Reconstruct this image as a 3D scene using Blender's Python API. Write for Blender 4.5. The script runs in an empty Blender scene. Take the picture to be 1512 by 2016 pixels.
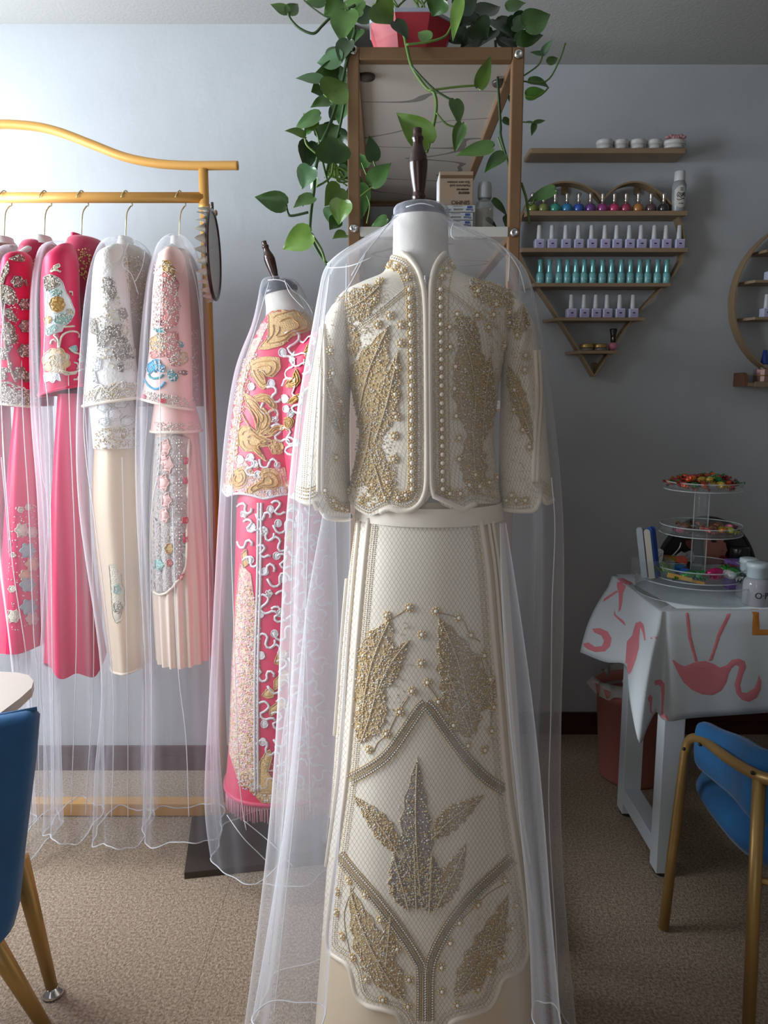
import bpy, bmesh, math, random
from mathutils import Vector, Matrix
from mathutils.bvhtree import BVHTree
from mathutils.geometry import tessellate_polygon
R = random.Random(7)
scene = bpy.context.scene
COL = scene.collection
PI = math.pi

# ------------------------------------------------------------------ camera
CAM_H, FPX, PITCH = 1.31, 1500.0, math.radians(8.64)
cam_data = bpy.data.cameras.new('camera')
cam_data.sensor_fit = 'VERTICAL'; cam_data.sensor_height = 36.0
cam_data.lens = 36.0 * FPX / 2016.0
cam_data.clip_start = 0.05
cam = bpy.data.objects.new('camera', cam_data); COL.objects.link(cam)
cam.location = (0, 0, CAM_H); cam.rotation_euler = (PI/2 - PITCH, 0, 0)
scene.camera = cam

# ------------------------------------------------------------------ world, daylight, exposure
world = bpy.data.worlds.new('sky'); scene.world = world; world.use_nodes = True
world.node_tree.nodes['Background'].inputs[0].default_value = (0.62, 0.78, 1.0, 1)
world.node_tree.nodes['Background'].inputs[1].default_value = 0.35
def area(name, loc, rot, sx, sy, power, color):
    l = bpy.data.lights.new(name, 'AREA'); l.shape = 'RECTANGLE'; l.size = sx; l.size_y = sy
    l.energy = power; l.color = color
    o = bpy.data.objects.new(name, l); COL.objects.link(o); o.location = loc; o.rotation_euler = rot
    return o
# daylight entering by the window of the left wall, and an added fill lamp behind the camera
area('window_daylight', (-1.97, 1.52, 1.60), (0, -PI/2, 0), 1.25, 1.7, 104, (0.86, 0.93, 1.0))
area('front_fill_lamp', (-0.75, -1.42, 1.5), (PI/2, 0, 0), 1.3, 1.5, 5.0, (1.0, 0.93, 0.86))
scene.view_settings.view_transform = 'Standard'
scene.view_settings.look = 'None'
scene.view_settings.gamma = 1.0
scene.view_settings.use_curve_mapping = False
scene.view_settings.exposure = 0.0
scene.cycles.transparent_max_bounces = 40
scene.cycles.max_bounces = 8
scene.cycles.use_denoising = True
scene.cycles.caustics_reflective = False
scene.cycles.caustics_refractive = False

# ------------------------------------------------------------------ helpers
CP, SP = math.cos(PITCH), math.sin(PITCH)
def ray(px, py):
    a = (px - 756.0) / FPX; b = -(py - 1008.0) / FPX
    return Vector((a, CP + b * SP, -SP + b * CP))
CAMLOC = Vector((0, 0, CAM_H))
def P(px, py, Y):                       # the point seen at (px,py) that stands at distance Y
    d = ray(px, py); return CAMLOC + d * (Y / d.y)
def PZ(px, py, z):                      # the point seen at (px,py) that stands at height z
    d = ray(px, py); return CAMLOC + d * ((z - CAM_H) / d.z)
def mpp(Y): return Y / FPX              # metres per pixel, about

def lin(c):
    if isinstance(c, str):
        c = [int(c[i:i+2], 16) / 255 for i in (0, 2, 4)]
    return tuple(x / 12.92 if x <= .04045 else ((x + .055) / 1.055) ** 2.4 for x in c) + (1,)

MATS = {}
def mat(key, color, rough=.5, metal=0., var=0., vscale=20., color2=None, bump=0., bscale=60., spec=.5, sheen=0., trans=0., alpha=1., coat=0., detail=4.):
    if key in MATS: return MATS[key]
    m = bpy.data.materials.new(key); m.use_nodes = True; MATS[key] = m
    nt = m.node_tree; b = nt.nodes['Principled BSDF']
    b.inputs['Base Color'].default_value = lin(color)
    b.inputs['Roughness'].default_value = rough; b.inputs['Metallic'].default_value = metal
    b.inputs['Specular IOR Level'].default_value = spec
    b.inputs['Sheen Weight'].default_value = sheen
    b.inputs['Transmission Weight'].default_value = trans
    b.inputs['Coat Weight'].default_value = coat
    b.inputs['Alpha'].default_value = alpha
    tc = None
    if var or color2:
        tc = nt.nodes.new('ShaderNodeTexCoord')
        n = nt.nodes.new('ShaderNodeTexNoise'); n.inputs['Scale'].default_value = vscale; n.inputs['Detail'].default_value = detail
        nt.links.new(tc.outputs['Object'], n.inputs['Vector'])
        r = nt.nodes.new('ShaderNodeValToRGB')
        c1 = lin(color); c2 = lin(color2) if color2 else tuple(max(0, x * (1 - var)) for x in c1[:3]) + (1,)
        r.color_ramp.elements[0].position = .35; r.color_ramp.elements[0].color = c2
        r.color_ramp.elements[1].position = .65; r.color_ramp.elements[1].color = c1
        nt.links.new(n.outputs['Fac'], r.inputs['Fac']); nt.links.new(r.outputs['Color'], b.inputs['Base Color'])
    if bump:
        if tc is None: tc = nt.nodes.new('ShaderNodeTexCoord')
        n = nt.nodes.new('ShaderNodeTexNoise'); n.inputs['Scale'].default_value = bscale; n.inputs['Detail'].default_value = 3
        nt.links.new(tc.outputs['Object'], n.inputs['Vector'])
        bp = nt.nodes.new('ShaderNodeBump'); bp.inputs['Strength'].default_value = bump; bp.inputs['Distance'].default_value = .01
        nt.links.new(n.outputs['Fac'], bp.inputs['Height']); nt.links.new(bp.outputs['Normal'], b.inputs['Normal'])
    return m

def mnode(nt, op, a, b=None):
    n = nt.nodes.new('ShaderNodeMath'); n.operation = op
    for i, v in enumerate((a, b)):
        if v is None: continue
        if isinstance(v, (int, float)): n.inputs[i].default_value = v
        else: nt.links.new(v, n.inputs[i])
    return n.outputs[0]

def net_mat(key, color, line, cell=.0085, width=.10, rough=.55):     # cloth under a diamond net, drawn in the cloth's own uv metres
    if key in MATS: return MATS[key]
    m = mat(key, color, rough, sheen=.15); nt = m.node_tree; b = nt.nodes['Principled BSDF']
    uv = nt.nodes.new('ShaderNodeUVMap'); sp = nt.nodes.new('ShaderNodeSeparateXYZ'); nt.links.new(uv.outputs[0], sp.inputs[0])
    u = mnode(nt, 'MULTIPLY', sp.outputs[0], 1 / cell); v = mnode(nt, 'MULTIPLY', sp.outputs[1], .62 / cell)
    masks = []
    for s in ('ADD', 'SUBTRACT'):
        f = mnode(nt, 'FRACT', mnode(nt, s, u, v))
        masks.append(mnode(nt, 'LESS_THAN', mnode(nt, 'ABSOLUTE', mnode(nt, 'SUBTRACT', f, .5)), width))
    k = mnode(nt, 'MAXIMUM', masks[0], masks[1])
    mx = nt.nodes.new('ShaderNodeMix'); mx.data_type = 'RGBA'
    mx.inputs[6].default_value = lin(color); mx.inputs[7].default_value = lin(line)
    nt.links.new(k, mx.inputs[0]); nt.links.new(mx.outputs[2], b.inputs['Base Color'])
    bp = nt.nodes.new('ShaderNodeBump'); bp.inputs['Strength'].default_value = .5; bp.inputs['Distance'].default_value = .002
    nt.links.new(k, bp.inputs['Height']); nt.links.new(bp.outputs['Normal'], b.inputs['Normal'])
    return m

def sheer_mat(key, color, dens, edge):         # organza: mostly see-through, denser where the cloth turns edge-on
    if key in MATS: return MATS[key]
    m = bpy.data.materials.new(key); m.use_nodes = True; MATS[key] = m
    nt = m.node_tree; nt.nodes.clear()
    out = nt.nodes.new('ShaderNodeOutputMaterial')
    tr = nt.nodes.new('ShaderNodeBsdfTransparent'); tr.inputs[0].default_value = (1, 1, 1, 1)
    df = nt.nodes.new('ShaderNodeBsdfDiffuse'); df.inputs[0].default_value = lin(color)
    tl = nt.nodes.new('ShaderNodeBsdfTranslucent'); tl.inputs[0].default_value = lin(color)
    m1 = nt.nodes.new('ShaderNodeMixShader'); m1.inputs[0].default_value = .5
    nt.links.new(df.outputs[0], m1.inputs[1]); nt.links.new(tl.outputs[0], m1.inputs[2])
    lw = nt.nodes.new('ShaderNodeLayerWeight'); lw.inputs[0].default_value = .5
    f = mnode(nt, 'ADD', mnode(nt, 'MULTIPLY', mnode(nt, 'POWER', lw.outputs['Facing'], 3.0), edge), dens)
    m2 = nt.nodes.new('ShaderNodeMixShader'); nt.links.new(f, m2.inputs[0])
    nt.links.new(tr.outputs[0], m2.inputs[1]); nt.links.new(m1.outputs[0], m2.inputs[2])
    nt.links.new(m2.outputs[0], out.inputs[0])
    return m

def clear_mat(key, tint='FFFFFF', gloss=.12, haze=0., ior=1.45):         # thin clear plastic or glass
    if key in MATS: return MATS[key]
    m = bpy.data.materials.new(key); m.use_nodes = True; MATS[key] = m
    nt = m.node_tree; nt.nodes.clear()
    out = nt.nodes.new('ShaderNodeOutputMaterial')
    tr = nt.nodes.new('ShaderNodeBsdfTransparent'); tr.inputs[0].default_value = lin(tint)
    gl = nt.nodes.new('ShaderNodeBsdfGlossy'); gl.inputs['Roughness'].default_value = .06
    df = nt.nodes.new('ShaderNodeBsdfDiffuse'); df.inputs[0].default_value = lin('E6EAEC')
    lw = nt.nodes.new('ShaderNodeLayerWeight'); lw.inputs[0].default_value = .5
    m0 = nt.nodes.new('ShaderNodeMixShader'); m0.inputs[0].default_value = haze
    nt.links.new(tr.outputs[0], m0.inputs[1]); nt.links.new(df.outputs[0], m0.inputs[2])
    m2 = nt.nodes.new('ShaderNodeMixShader'); nt.links.new(mnode(nt, 'ADD', mnode(nt, 'MULTIPLY', mnode(nt, 'POWER', lw.outputs['Facing'], 4.0), (ior-1)*.9), gloss * .25), m2.inputs[0])
    nt.links.new(m0.outputs[0], m2.inputs[1]); nt.links.new(gl.outputs[0], m2.inputs[2])
    nt.links.new(m2.outputs[0], out.inputs[0])
    return m

OFF = {}
def thing(name, label, cat, loc=(0, 0, 0), group=None):
    o = bpy.data.objects.new(name, None); COL.objects.link(o); o.location = loc; o.empty_display_size = .05
    o['label'] = label; o['category'] = cat
    if group: o['group'] = group
    OFF[o.name] = Vector(loc); return o
def tag(o, label, cat, group=None):
    o['label'] = label; o['category'] = cat
    if group: o['group'] = group
    return o

class MB:
    def __init__(s): s.v = []; s.f = []; s.mi = []; s.uv = None; s.m = 0
    def add(s, vs, fs, uvs=None):
        n = len(s.v); s.v += [Vector(v) for v in vs]; s.f += [tuple(i + n for i in f) for f in fs]; s.mi += [s.m] * len(fs)
        if uvs is not None:
            if s.uv is None: s.uv = [(0, 0)] * n
            s.uv += uvs
        elif s.uv is not None: s.uv += [(0, 0)] * len(vs)
        return s
    def box(s, a, b, M=None):
        (x0, y0, z0), (x1, y1, z1) = a, b
        vs = [(x0,y0,z0),(x1,y0,z0),(x1,y1,z0),(x0,y1,z0),(x0,y0,z1),(x1,y0,z1),(x1,y1,z1),(x0,y1,z1)]
        if M: vs = [M @ Vector(v) for v in vs]
        return s.add(vs, [(3,2,1,0),(4,5,6,7),(0,1,5,4),(1,2,6,5),(2,3,7,6),(3,0,4,7)])
    def bevbox(s, a, b, r, M=None):               # box with chamfered edges
        bm = bmesh.new(); t = MB().box(a, b)
        vv = [bm.verts.new(v) for v in t.v]
        for f in t.f: bm.faces.new([vv[i] for i in f])
        bmesh.ops.bevel(bm, geom=bm.edges[:], offset=r, segments=2, affect='EDGES', profile=.6)
        bm.verts.index_update()
        vs = [M @ v.co if M else v.co.copy() for v in bm.verts]; fs = [tuple(v.index for v in f.verts) for f in bm.faces]
        bm.free(); return s.add(vs, fs)
    def lathe(s, prof, c=(0, 0, 0), n=20, M=None, caps=True):    # prof: (r, z)
        vs, fs = [], []; c = Vector(c)
        for r, z in prof:
            for j in range(n):
                t = 2*PI*j/n; vs.append(Vector((r*math.cos(t), r*math.sin(t), z)))
        for i in range(len(prof)-1):
            for j in range(n):
                k = (j+1) % n; fs.append((i*n+j, i*n+k, (i+1)*n+k, (i+1)*n+j))
        if caps:
            fs.append(tuple(range(n-1, -1, -1))); o = (len(prof)-1)*n; fs.append(tuple(range(o, o+n)))
        vs = [(M @ v if M else v) + c for v in vs]
        return s.add(vs, fs)
    def tube(s, path, r, n=8, closed=False, caps=True, flat=1.0):
        p = [Vector(q) for q in path]; m = len(p); rs = r if isinstance(r, (list, tuple)) else [r]*m
        vs, fs = [], []; up = None
        for i in range(m):
            if closed: t = p[(i+1) % m] - p[i-1]
            else: t = p[min(i+1, m-1)] - p[max(i-1, 0)]
            t = t.normalized() if t.length > 1e-9 else Vector((0, 0, 1))
            if up is None:
                up = Vector((0, 1, 0)) if abs(t.y) < .9 else Vector((1, 0, 0))
            a = up - t * up.dot(t)
            if a.length < 1e-6: a = t.orthogonal()
            a.normalize(); up = a; b = t.cross(a)
            for j in range(n):
                th = 2*PI*j/n; vs.append(p[i] + (a*math.cos(th)*flat + b*math.sin(th)) * rs[i])
        for i in range(m if closed else m-1):
            for j in range(n):
                k = (j+1) % n; i2 = (i+1) % m; fs.append((i*n+j, i*n+k, i2*n+k, i2*n+j))
        if not closed and caps:
            fs.append(tuple(range(n-1, -1, -1))); fs.append(tuple(range((m-1)*n, m*n)))
        return s.add(vs, fs)
    def ribbon(s, path, w, th, closed=False, axis=(0, 1, 0)):       # flat bar: w along axis, th across the path
        p = [Vector(q) for q in path]; m = len(p); ax = Vector(axis); vs, fs = [], []
        for i in range(m):
            t = (p[(i+1) % m] - p[i-1]) if closed else (p[min(i+1, m-1)] - p[max(i-1, 0)])
            nrm = t.cross(ax).normalized()
            for a, b in ((0, -1), (0, 1), (1, 1), (1, -1)): vs.append(p[i] + ax*w*a + nrm*th/2*b)
        for i in range(m if closed else m-1):
            i2 = (i+1) % m
            for j in range(4):
                k = (j+1) % 4; fs.append((i*4+j, i*4+k, i2*4+k, i2*4+j))
        if not closed: fs += [(3, 2, 1, 0), tuple(range((m-1)*4, m*4))]
        return s.add(vs, fs)
    def ball(s, c, r, nu=10, nv=6, M=None):
        rx, ry, rz = r if isinstance(r, (tuple, list)) else (r, r, r); c = Vector(c)
        vs = [Vector((0, 0, -rz))]; fs = []
        for i in range(1, nv):
            ph = -PI/2 + PI*i/nv
            for j in range(nu):
                t = 2*PI*j/nu; vs.append(Vector((rx*math.cos(ph)*math.cos(t), ry*math.cos(ph)*math.sin(t), rz*math.sin(ph))))
        vs.append(Vector((0, 0, rz))); L = len(vs) - 1
        for j in range(nu):
            k = (j+1) % nu; fs.append((0, 1+k, 1+j)); fs.append((L, L-nu+j, L-nu+k))
            for i in range(nv-2): fs.append((1+i*nu+j, 1+i*nu+k, 1+(i+1)*nu+k, 1+(i+1)*nu+j))
        return s.add([(M @ v if M else v) + c for v in vs], fs)
    def bead(s, c, r):
        x, y, z = c
        return s.add([(x+r,y,z),(x-r,y,z),(x,y+r,z),(x,y-r,z),(x,y,z+r),(x,y,z-r)],
                     [(0,2,4),(2,1,4),(1,3,4),(3,0,4),(2,0,5),(1,2,5),(3,1,5),(0,3,5)])
    def build(s, name, m, parent=None, smooth=True, loc=None):
        off = Vector((0, 0, 0))
        if parent is not None: off = OFF[parent.name]
        elif loc is not None: off = Vector(loc)
        me = bpy.data.meshes.new(name)
        me.from_pydata([tuple(v - off) for v in s.v], [], s.f)
        for q in (m if isinstance(m, (list, tuple)) else [m]): me.materials.append(q)
        if s.uv is not None:
            l = me.uv_layers.new(name='UVMap'); d = []
            for p in me.polygons:
                for i in p.vertices: d += list(s.uv[i])
            l.data.foreach_set('uv', d)
        me.polygons.foreach_set('material_index', s.mi)
        if smooth: me.polygons.foreach_set('use_smooth', [True]*len(me.polygons))
        me.update()
        if smooth == 'auto':
            me.set_sharp_from_angle(angle=math.radians(40))
        o = bpy.data.objects.new(name, me); COL.objects.link(o)
        if parent is not None: o.parent = parent
        elif loc is not None: o.location = off
        OFF[o.name] = off
        return o
def struct(o): o['kind'] = 'structure'; return o
def stuff(o): o['kind'] = 'stuff'; return o

def cr(pts, k=6, closed=False):                     # Catmull-Rom through points of any dimension
    n = len(pts); out = []; g = (lambda i: pts[i % n]) if closed else (lambda i: pts[max(0, min(n-1, i))])
    for i in range(n if closed else n-1):
        a, b, c, d = g(i-1), g(i), g(i+1), g(i+2)
        for j in range(k):
            t = j / k
            out.append(tuple(.5*((2*q) + (-p+r)*t + (2*p-5*q+4*r-s)*t*t + (-p+3*q-3*r+s)*t**3) for p, q, r, s in zip(a, b, c, d)))
    if not closed: out.append(tuple(pts[-1]))
    return out
def resample(pts, step):
    out = [tuple(pts[0])]; acc = 0.
    for a, b in zip(pts, pts[1:]):
        L = math.dist(a, b)
        if L == 0: continue
        pos = step - acc
        while pos <= L:
            t = pos / L; out.append(tuple(x+(y-x)*t for x, y in zip(a, b))); pos += step
        acc = (acc + L) % step if True else 0
    return out

class Surf:                                           # a built surface that trimmings are laid on
    def __init__(s, *mbs):
        v, f = [], []
        for m in mbs:
            n = len(v); v += m.v; f += [tuple(i+n for i in q) for q in m.f]
        s.t = BVHTree.FromPolygons(v, f)
    def hit(s, px, py, lift=0.):
        d = ray(px, py).normalized(); co, no, i, dist = s.t.ray_cast(CAMLOC, d)
        if co is None: return None
        if no.dot(d) > 0: no = -no
        return co + no*lift, no
    def pts(s, path, lift):
        r = []
        for p in path:
            h = s.hit(p[0], p[1], lift)
            if h: r.append(h[0])
        return r
def inside(poly, x, y):
    c = False; n = len(poly); j = n-1
    for i in range(n):
        xi, yi = poly[i][:2]; xj, yj = poly[j][:2]
        if (yi > y) != (yj > y) and x < (xj-xi)*(y-yi)/(yj-yi)+xi: c = not c
        j = i
    return c
def cord(surf, path, r, m, parent, name='cord', lift=None, n=6, k=6, closed=False, step=7, mb=None, flat=1.0):
    q = surf.pts(resample(cr(path, k, closed), step), r*.6 if lift is None else lift)
    if len(q) < 2: return None
    t = (mb or MB()).tube(q, r, n, flat=flat)
    return t if mb else t.build(name, m, parent)
def beadline(surf, path, step, r, mb, lift=None, k=6, off=0.):
    pts = cr(path, k)
    if off:
        o2 = []
        for i in range(len(pts)):
            a, b = pts[max(0, i-1)], pts[min(len(pts)-1, i+1)]; L = math.dist(a, b) or 1
            o2.append((pts[i][0] - (b[1]-a[1])/L*off, pts[i][1] + (b[0]-a[0])/L*off))
        pts = o2
    for p in resample(pts, step):
        h = surf.hit(p[0], p[1], r*.6 if lift is None else lift)
        if h: mb.bead(h[0], r)
def beadfill(surf, poly, n, r, mb, lift=.001):
    xs = [p[0] for p in poly]; ys = [p[1] for p in poly]; c = 0; tries = 0
    while c < n and tries < n*6:
        tries += 1; x = R.uniform(min(xs), max(xs)); y = R.uniform(min(ys), max(ys))
        if inside(poly, x, y):
            h = surf.hit(x, y, lift + R.uniform(0, .001))
            if h: mb.bead(h[0], r*R.uniform(.6, 1.15))
            c += 1
def patch(surf, poly, lift, mb, seg=9., dome=0.):       # a flat applique following the surface, any outline, with an edge of its own thickness
    tris = tessellate_polygon([[Vector((p[0], p[1], 0)) for p in poly]])
    bm = bmesh.new(); vv = [bm.verts.new((p[0], p[1], 0)) for p in poly]
    for t in tris:
        try: bm.faces.new([vv[i] for i in t])
        except ValueError: pass
    for _ in range(5):
        es = [e for e in bm.edges if e.calc_length() > seg]
        if not es: break
        bmesh.ops.subdivide_edges(bm, edges=es, cuts=1); bmesh.ops.triangulate(bm, faces=bm.faces[:])
    bm.verts.index_update(); vs = []; ok = []
    bound = [v.is_boundary for v in bm.verts]
    for v in bm.verts:
        h = surf.hit(v.co.x, v.co.y, lift*(.25 if bound[v.index] else 1.) + (0 if bound[v.index] else dome)); ok.append(h is not None)
        vs.append(h[0] if h else Vector((0, 0, 0)))
    fs = [tuple(v.index for v in f.verts) for f in bm.faces if all(ok[v.index] for v in f.verts)]
    bm.free()
    used = sorted({i for f in fs for i in f}); mp = {o: n for n, o in enumerate(used)}
    return mb.add([vs[i] for i in used], [tuple(mp[i] for i in f) for f in fs])
def blob(cx, cy, rx, ry=None, n=6, amp=.2, rot=0., k=28):     # flower-like outline in pixels
    ry = ry or rx; o = []
    for i in range(k):
        t = 2*PI*i/k; q = 1 + amp*math.cos(n*t); x, y = rx*q*math.cos(t), ry*q*math.sin(t)
        o.append((cx + x*math.cos(rot) - y*math.sin(rot), cy + x*math.sin(rot) + y*math.cos(rot)))
    return o
def leafpoly(a, b, w, bend=0., teeth=0, k=14):      # pointed leaf from a (base) to b (tip)
    dx, dy = b[0]-a[0], b[1]-a[1]; L = math.hypot(dx, dy); ux, uy = dx/L, dy/L; nx, ny = -uy, ux
    le, ri = [], []
    for i in range(k+1):
        t = i/k; q = math.sin(PI*t**.75)*w/2
        if teeth: q *= 1 + .13*math.sin(t*teeth*2*PI)
        s = bend*math.sin(PI*t)
        x, y = a[0]+dx*t+nx*s, a[1]+dy*t+ny*s
        le.append((x+nx*q, y+ny*q)); ri.append((x-nx*q, y-ny*q))
    return le[:-1] + ri[::-1][:-1]

def loft(rows, Y, dr, n=48, sub=4, ex=2., folds=(), hem=None, cut=None, thick=None, vis=1.):
    # rows: (y, xl, xr) or (xl, yl, xr, yr) in photo pixels; Y distance of the axis, dr half depth (number or one per row)
    rr = []
    for i, r in enumerate(rows):
        if len(r) == 3: r = (r[1], r[0], r[2], r[0])
        rr.append(tuple(r) + (Y[i] if isinstance(Y, (list, tuple)) else Y, dr[i] if isinstance(dr, (list, tuple)) else dr))
    rr = cr(rr, sub); mb = MB(); vs = []; uvs = []; fs = []; m = len(rr); vacc = 0.
    pm = None; pxs = []
    for i, (xl, yl, xr, yr, yy, d) in enumerate(rr):
        A, B = P(xl, yl, yy), P(xr, yr, yy); c = (A+B)/2; hx = (B-A)/2; a = hx.length; v = i/(m-1)
        if pm is not None: vacc += (c-pm).length
        pm = c
        for j in range(n):
            th = -PI/2 + 2*PI*j/n; ct, st = math.cos(th), math.sin(th)
            q = (abs(ct)**ex + abs(st)**ex)**(-1/ex)
            for (k, a0, a1, ph, tw) in folds:
                q *= 1 + (a0 + (a1-a0)*v)*math.sin(k*th + ph + tw*v)
            p = c + hx*(ct*q) + Vector((0, -d*st*q, 0))
            if hem and i >= m-1-hem[1]:
                w = (i-(m-1-hem[1]))/hem[1]; p.z += hem[0](th)*w
            vs.append(p); uvs.append((j/n*PI*(a+d)*1.1, vacc))
    for i in range(m-1):
        for j in range(n):
            k = (j+1) % n; f = (i*n+j, i*n+k, (i+1)*n+k, (i+1)*n+j)
            if cut:
                cc = sum((vs[t] for t in f), Vector((0, 0, 0)))/4
                if cc.y < rr[i][4]:
                    px, py = topx(cc)
                    if inside(cut, px, py): continue
            fs.append(f)
    # keep the seam's uv continuous: duplicate is skipped, the seam lies at the back
    mb.add(vs, fs, uvs); mb.n = n; mb.m_rows = m
    return mb
def topx(p):
    d = p - CAMLOC; zc = d.y*CP - d.z*SP; yc = d.y*SP + d.z*CP
    return 756 + FPX*d.x/zc, 1008 - FPX*yc/zc
def ring(mb, i):                                     # the i-th ring of a loft as points (for hems)
    n = mb.n; i = i % mb.m_rows; return [mb.v[i*n+j].copy() for j in range(n)]

def copy_tree(o, parent=None):
    c = o.copy(); COL.objects.link(c)
    if parent is not None: c.parent = parent
    OFF[c.name] = OFF.get(o.name, Vector((0, 0, 0)))
    for ch in list(o.children): copy_tree(ch, c)
    return c
def text_mb(s, size, M, ext=.0003, sx=1.):
    cu = bpy.data.curves.new('t', 'FONT'); cu.body = s; cu.size = size; cu.extrude = ext; cu.align_x = 'CENTER'; cu.align_y = 'CENTER'; cu.resolution_u = 3
    o = bpy.data.objects.new('t', cu); COL.objects.link(o)
    me = bpy.data.meshes.new_from_object(o.evaluated_get(bpy.context.evaluated_depsgraph_get()))
    mb = MB().add([M @ Vector((v.co.x*sx, v.co.y, v.co.z)) for v in me.vertices], [tuple(p.vertices) for p in me.polygons])
    bpy.data.objects.remove(o); bpy.data.curves.remove(cu); bpy.data.meshes.remove(me)
    return mb
ORD = 'first second third fourth fifth sixth seventh eighth ninth tenth eleventh twelfth thirteenth fourteenth fifteenth sixteenth'.split()
FACE = Matrix(((1,0,0,0),(0,0,-1,0),(0,1,0,0),(0,0,0,1)))        # xy text -> stands in the xz plane facing the camera side

# ------------------------------------------------------------------ shared materials
m_wall2 = mat('taupe_plaster', '8C857C', .9, bump=.2)  # for the unseen right and front walls, kept dark to cut bounced light
m_wall = mat('plaster', 'B9BEC2', .85, var=.09, vscale=2.2, bump=.10, bscale=30)
nt = m_wall.node_tree
m_ceil = mat('ceiling_paint', 'AEADAA', .9, bump=.1, bscale=120)
m_carpet = mat('carpet', 'C2AE98', .95, color2='8E7A66', vscale=150, bump=.7, bscale=260, detail=5)
m_base = mat('dark_red_wood', '4A241C', .45, var=.3, vscale=8)
m_gold = mat('gold_paint', 'D6A155', .42, metal=.2, bump=.03)
m_brass = mat('brushed_brass', 'B08E58', .4, metal=.6, bump=.04)
m_bronze = mat('bronze_frame', '8A6A4C', .45, metal=.25, bump=.05)
m_chrome = mat('chrome', 'D8DADC', .18, metal=1.)
m_white = mat('white_paint', 'DDE0E0', .4)
m_ivory = mat('ivory_satin', 'EFE4D2', .42, sheen=.2, bump=.05)
m_pipe = mat('cream_piping', 'EFE2CF', .4, sheen=.2)
m_net = net_mat('ivory_net', 'EFE7D7', 'BBA484', cell=.0078, width=.055)
m_pearl = mat('pearl', 'F2E6CF', .16, coat=.6)
m_beadg = mat('gold_bead', 'E8C684', .26, metal=.3)
m_bead = mat('champagne_bead', 'E0CAA4', .26, metal=.25)
m_beads = mat('silver_bead', 'EEE8DE', .22, metal=.25)
m_seq = mat('sequin', 'E6CC98', .4, metal=.1, color2='B8955F', vscale=300, bump=.6, bscale=600)
m_seqd = mat('sequin_grey', 'BEB2A8', .4, metal=.1, color2='94877E', vscale=300, bump=.6, bscale=600)
m_cordg = mat('gold_cord', 'BFA070', .35, metal=.45)
m_sheer = sheer_mat('organza', 'EEF0F8', .13, .6)
m_hem = mat('organza_hem', 'F2F4F8', .6, alpha=.75)
m_fuchsia = mat('fuchsia_satin', 'E0265E', .38, sheen=.2, bump=.06, bscale=25)
m_redsilk = mat('raspberry_silk', 'D81E54', .45, sheen=.2, bump=.05)
m_silver = mat('silver_thread', 'E6E2E6', .36, metal=.15, bump=.4, bscale=500)
m_goldt = mat('gold_thread', 'EBCB8C', .4, metal=.2, color2='DDB070', vscale=160, bump=.6, bscale=420)
m_wood_d = mat('dark_turned_wood', '3B2119', .25, var=.3, vscale=30, coat=.4)
# ------------------------------------------------------------------ the room
XL, XR, YB, YF, YP, ZC, XJ = -1.90, 2.10, -1.50, 2.84, 2.55, 2.445, -0.093
fl = struct(MB().box((XL-.1, YB-.1, -.06), (XR+.1, YF+.1, -.008)).build('floor', m_carpet, smooth=False))
tl_mesh = None; n = 0
for i in range(9):
    for j in range(10):
        x0, y0 = XL - .02 + i*.5, YB + j*.5 - .13
        x1, y1 = min(x0+.4995, XR), min(y0+.4995, YF)
        x0, y0 = max(x0, XL), max(y0, YB)
        if x1-x0 < .03 or y1-y0 < .03: continue
        MB().bevbox((x0, y0, -.008), (x1, y1, 0), .0005).build('carpet_tile', m_carpet, fl, smooth=False)
struct(MB().box((XL-.1, YB-.1, ZC), (XR+.1, YF+.1, ZC+.08)).build('ceiling', m_ceil, smooth=False))
struct(MB().box((XJ, YF, 0), (XR+.1, YF+.1, ZC)).build('wall_back', m_wall, smooth=False))
struct(MB().box((XL-.1, YP, 0), (XJ, YF+.1, ZC)).build('wall_back_left', m_wall, smooth=False))
struct(MB().box((XR, YB-.1, 0), (XR+.1, YF, ZC)).build('wall_right', m_wall2, smooth=False))
w = MB(); W0, W1, Z0, Z1 = .6, 2.42, .9, 2.25         # window opening of the left wall
w.box((XL-.1, YB-.1, 0), (XL, W0, ZC)).box((XL-.1, W1, 0), (XL, YP, ZC)).box((XL-.1, W0, 0), (XL, W1, Z0)).box((XL-.1, W0, Z1), (XL, W1, ZC))
struct(w.build('wall_left', m_wall, smooth=False))
w = MB().box((XL-.07, W0, Z0), (XL-.03, W0+.04, Z1)).box((XL-.07, W1-.04, Z0), (XL-.03, W1, Z1)).box((XL-.07, W0, Z0), (XL-.03, W1, Z0+.04)).box((XL-.07, W0, Z1-.04), (XL-.03, W1, Z1)).box((XL-.07, 1.49, Z0), (XL-.03, 1.53, Z1))
struct(w.build('window_1', m_white, smooth=False))
w = MB(); G0, G1, G2 = -1.5, 0.0, 2.35  # unseen opening, made to go with the added fill lamp
w.box((XL, YB-.1, 0), (G0, YB, ZC)).box((G1, YB-.1, 0), (XR, YB, ZC)).box((G0, YB-.1, G2), (G1, YB, ZC)).box((G0, YB-.1, 0), (G1, YB, .6))
struct(w.build('wall_front', m_wall2, smooth=False))
def skirting(name, a, b): struct(MB().box(a, b).build(name, m_base, smooth=False)) 
bb = MB().box((XJ, YF-.014, 0), (XR, YF, .085)).box((XJ, YF-.02, 0), (XR, YF, .05))
struct(bb.build('baseboard_back', m_base, smooth=False))
bb = MB().box((XL, YP-.014, 0), (XJ, YP, .085)).box((XL, YP-.02, 0), (XJ, YP, .05))
struct(bb.build('baseboard_left', m_base, smooth=False))

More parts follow.
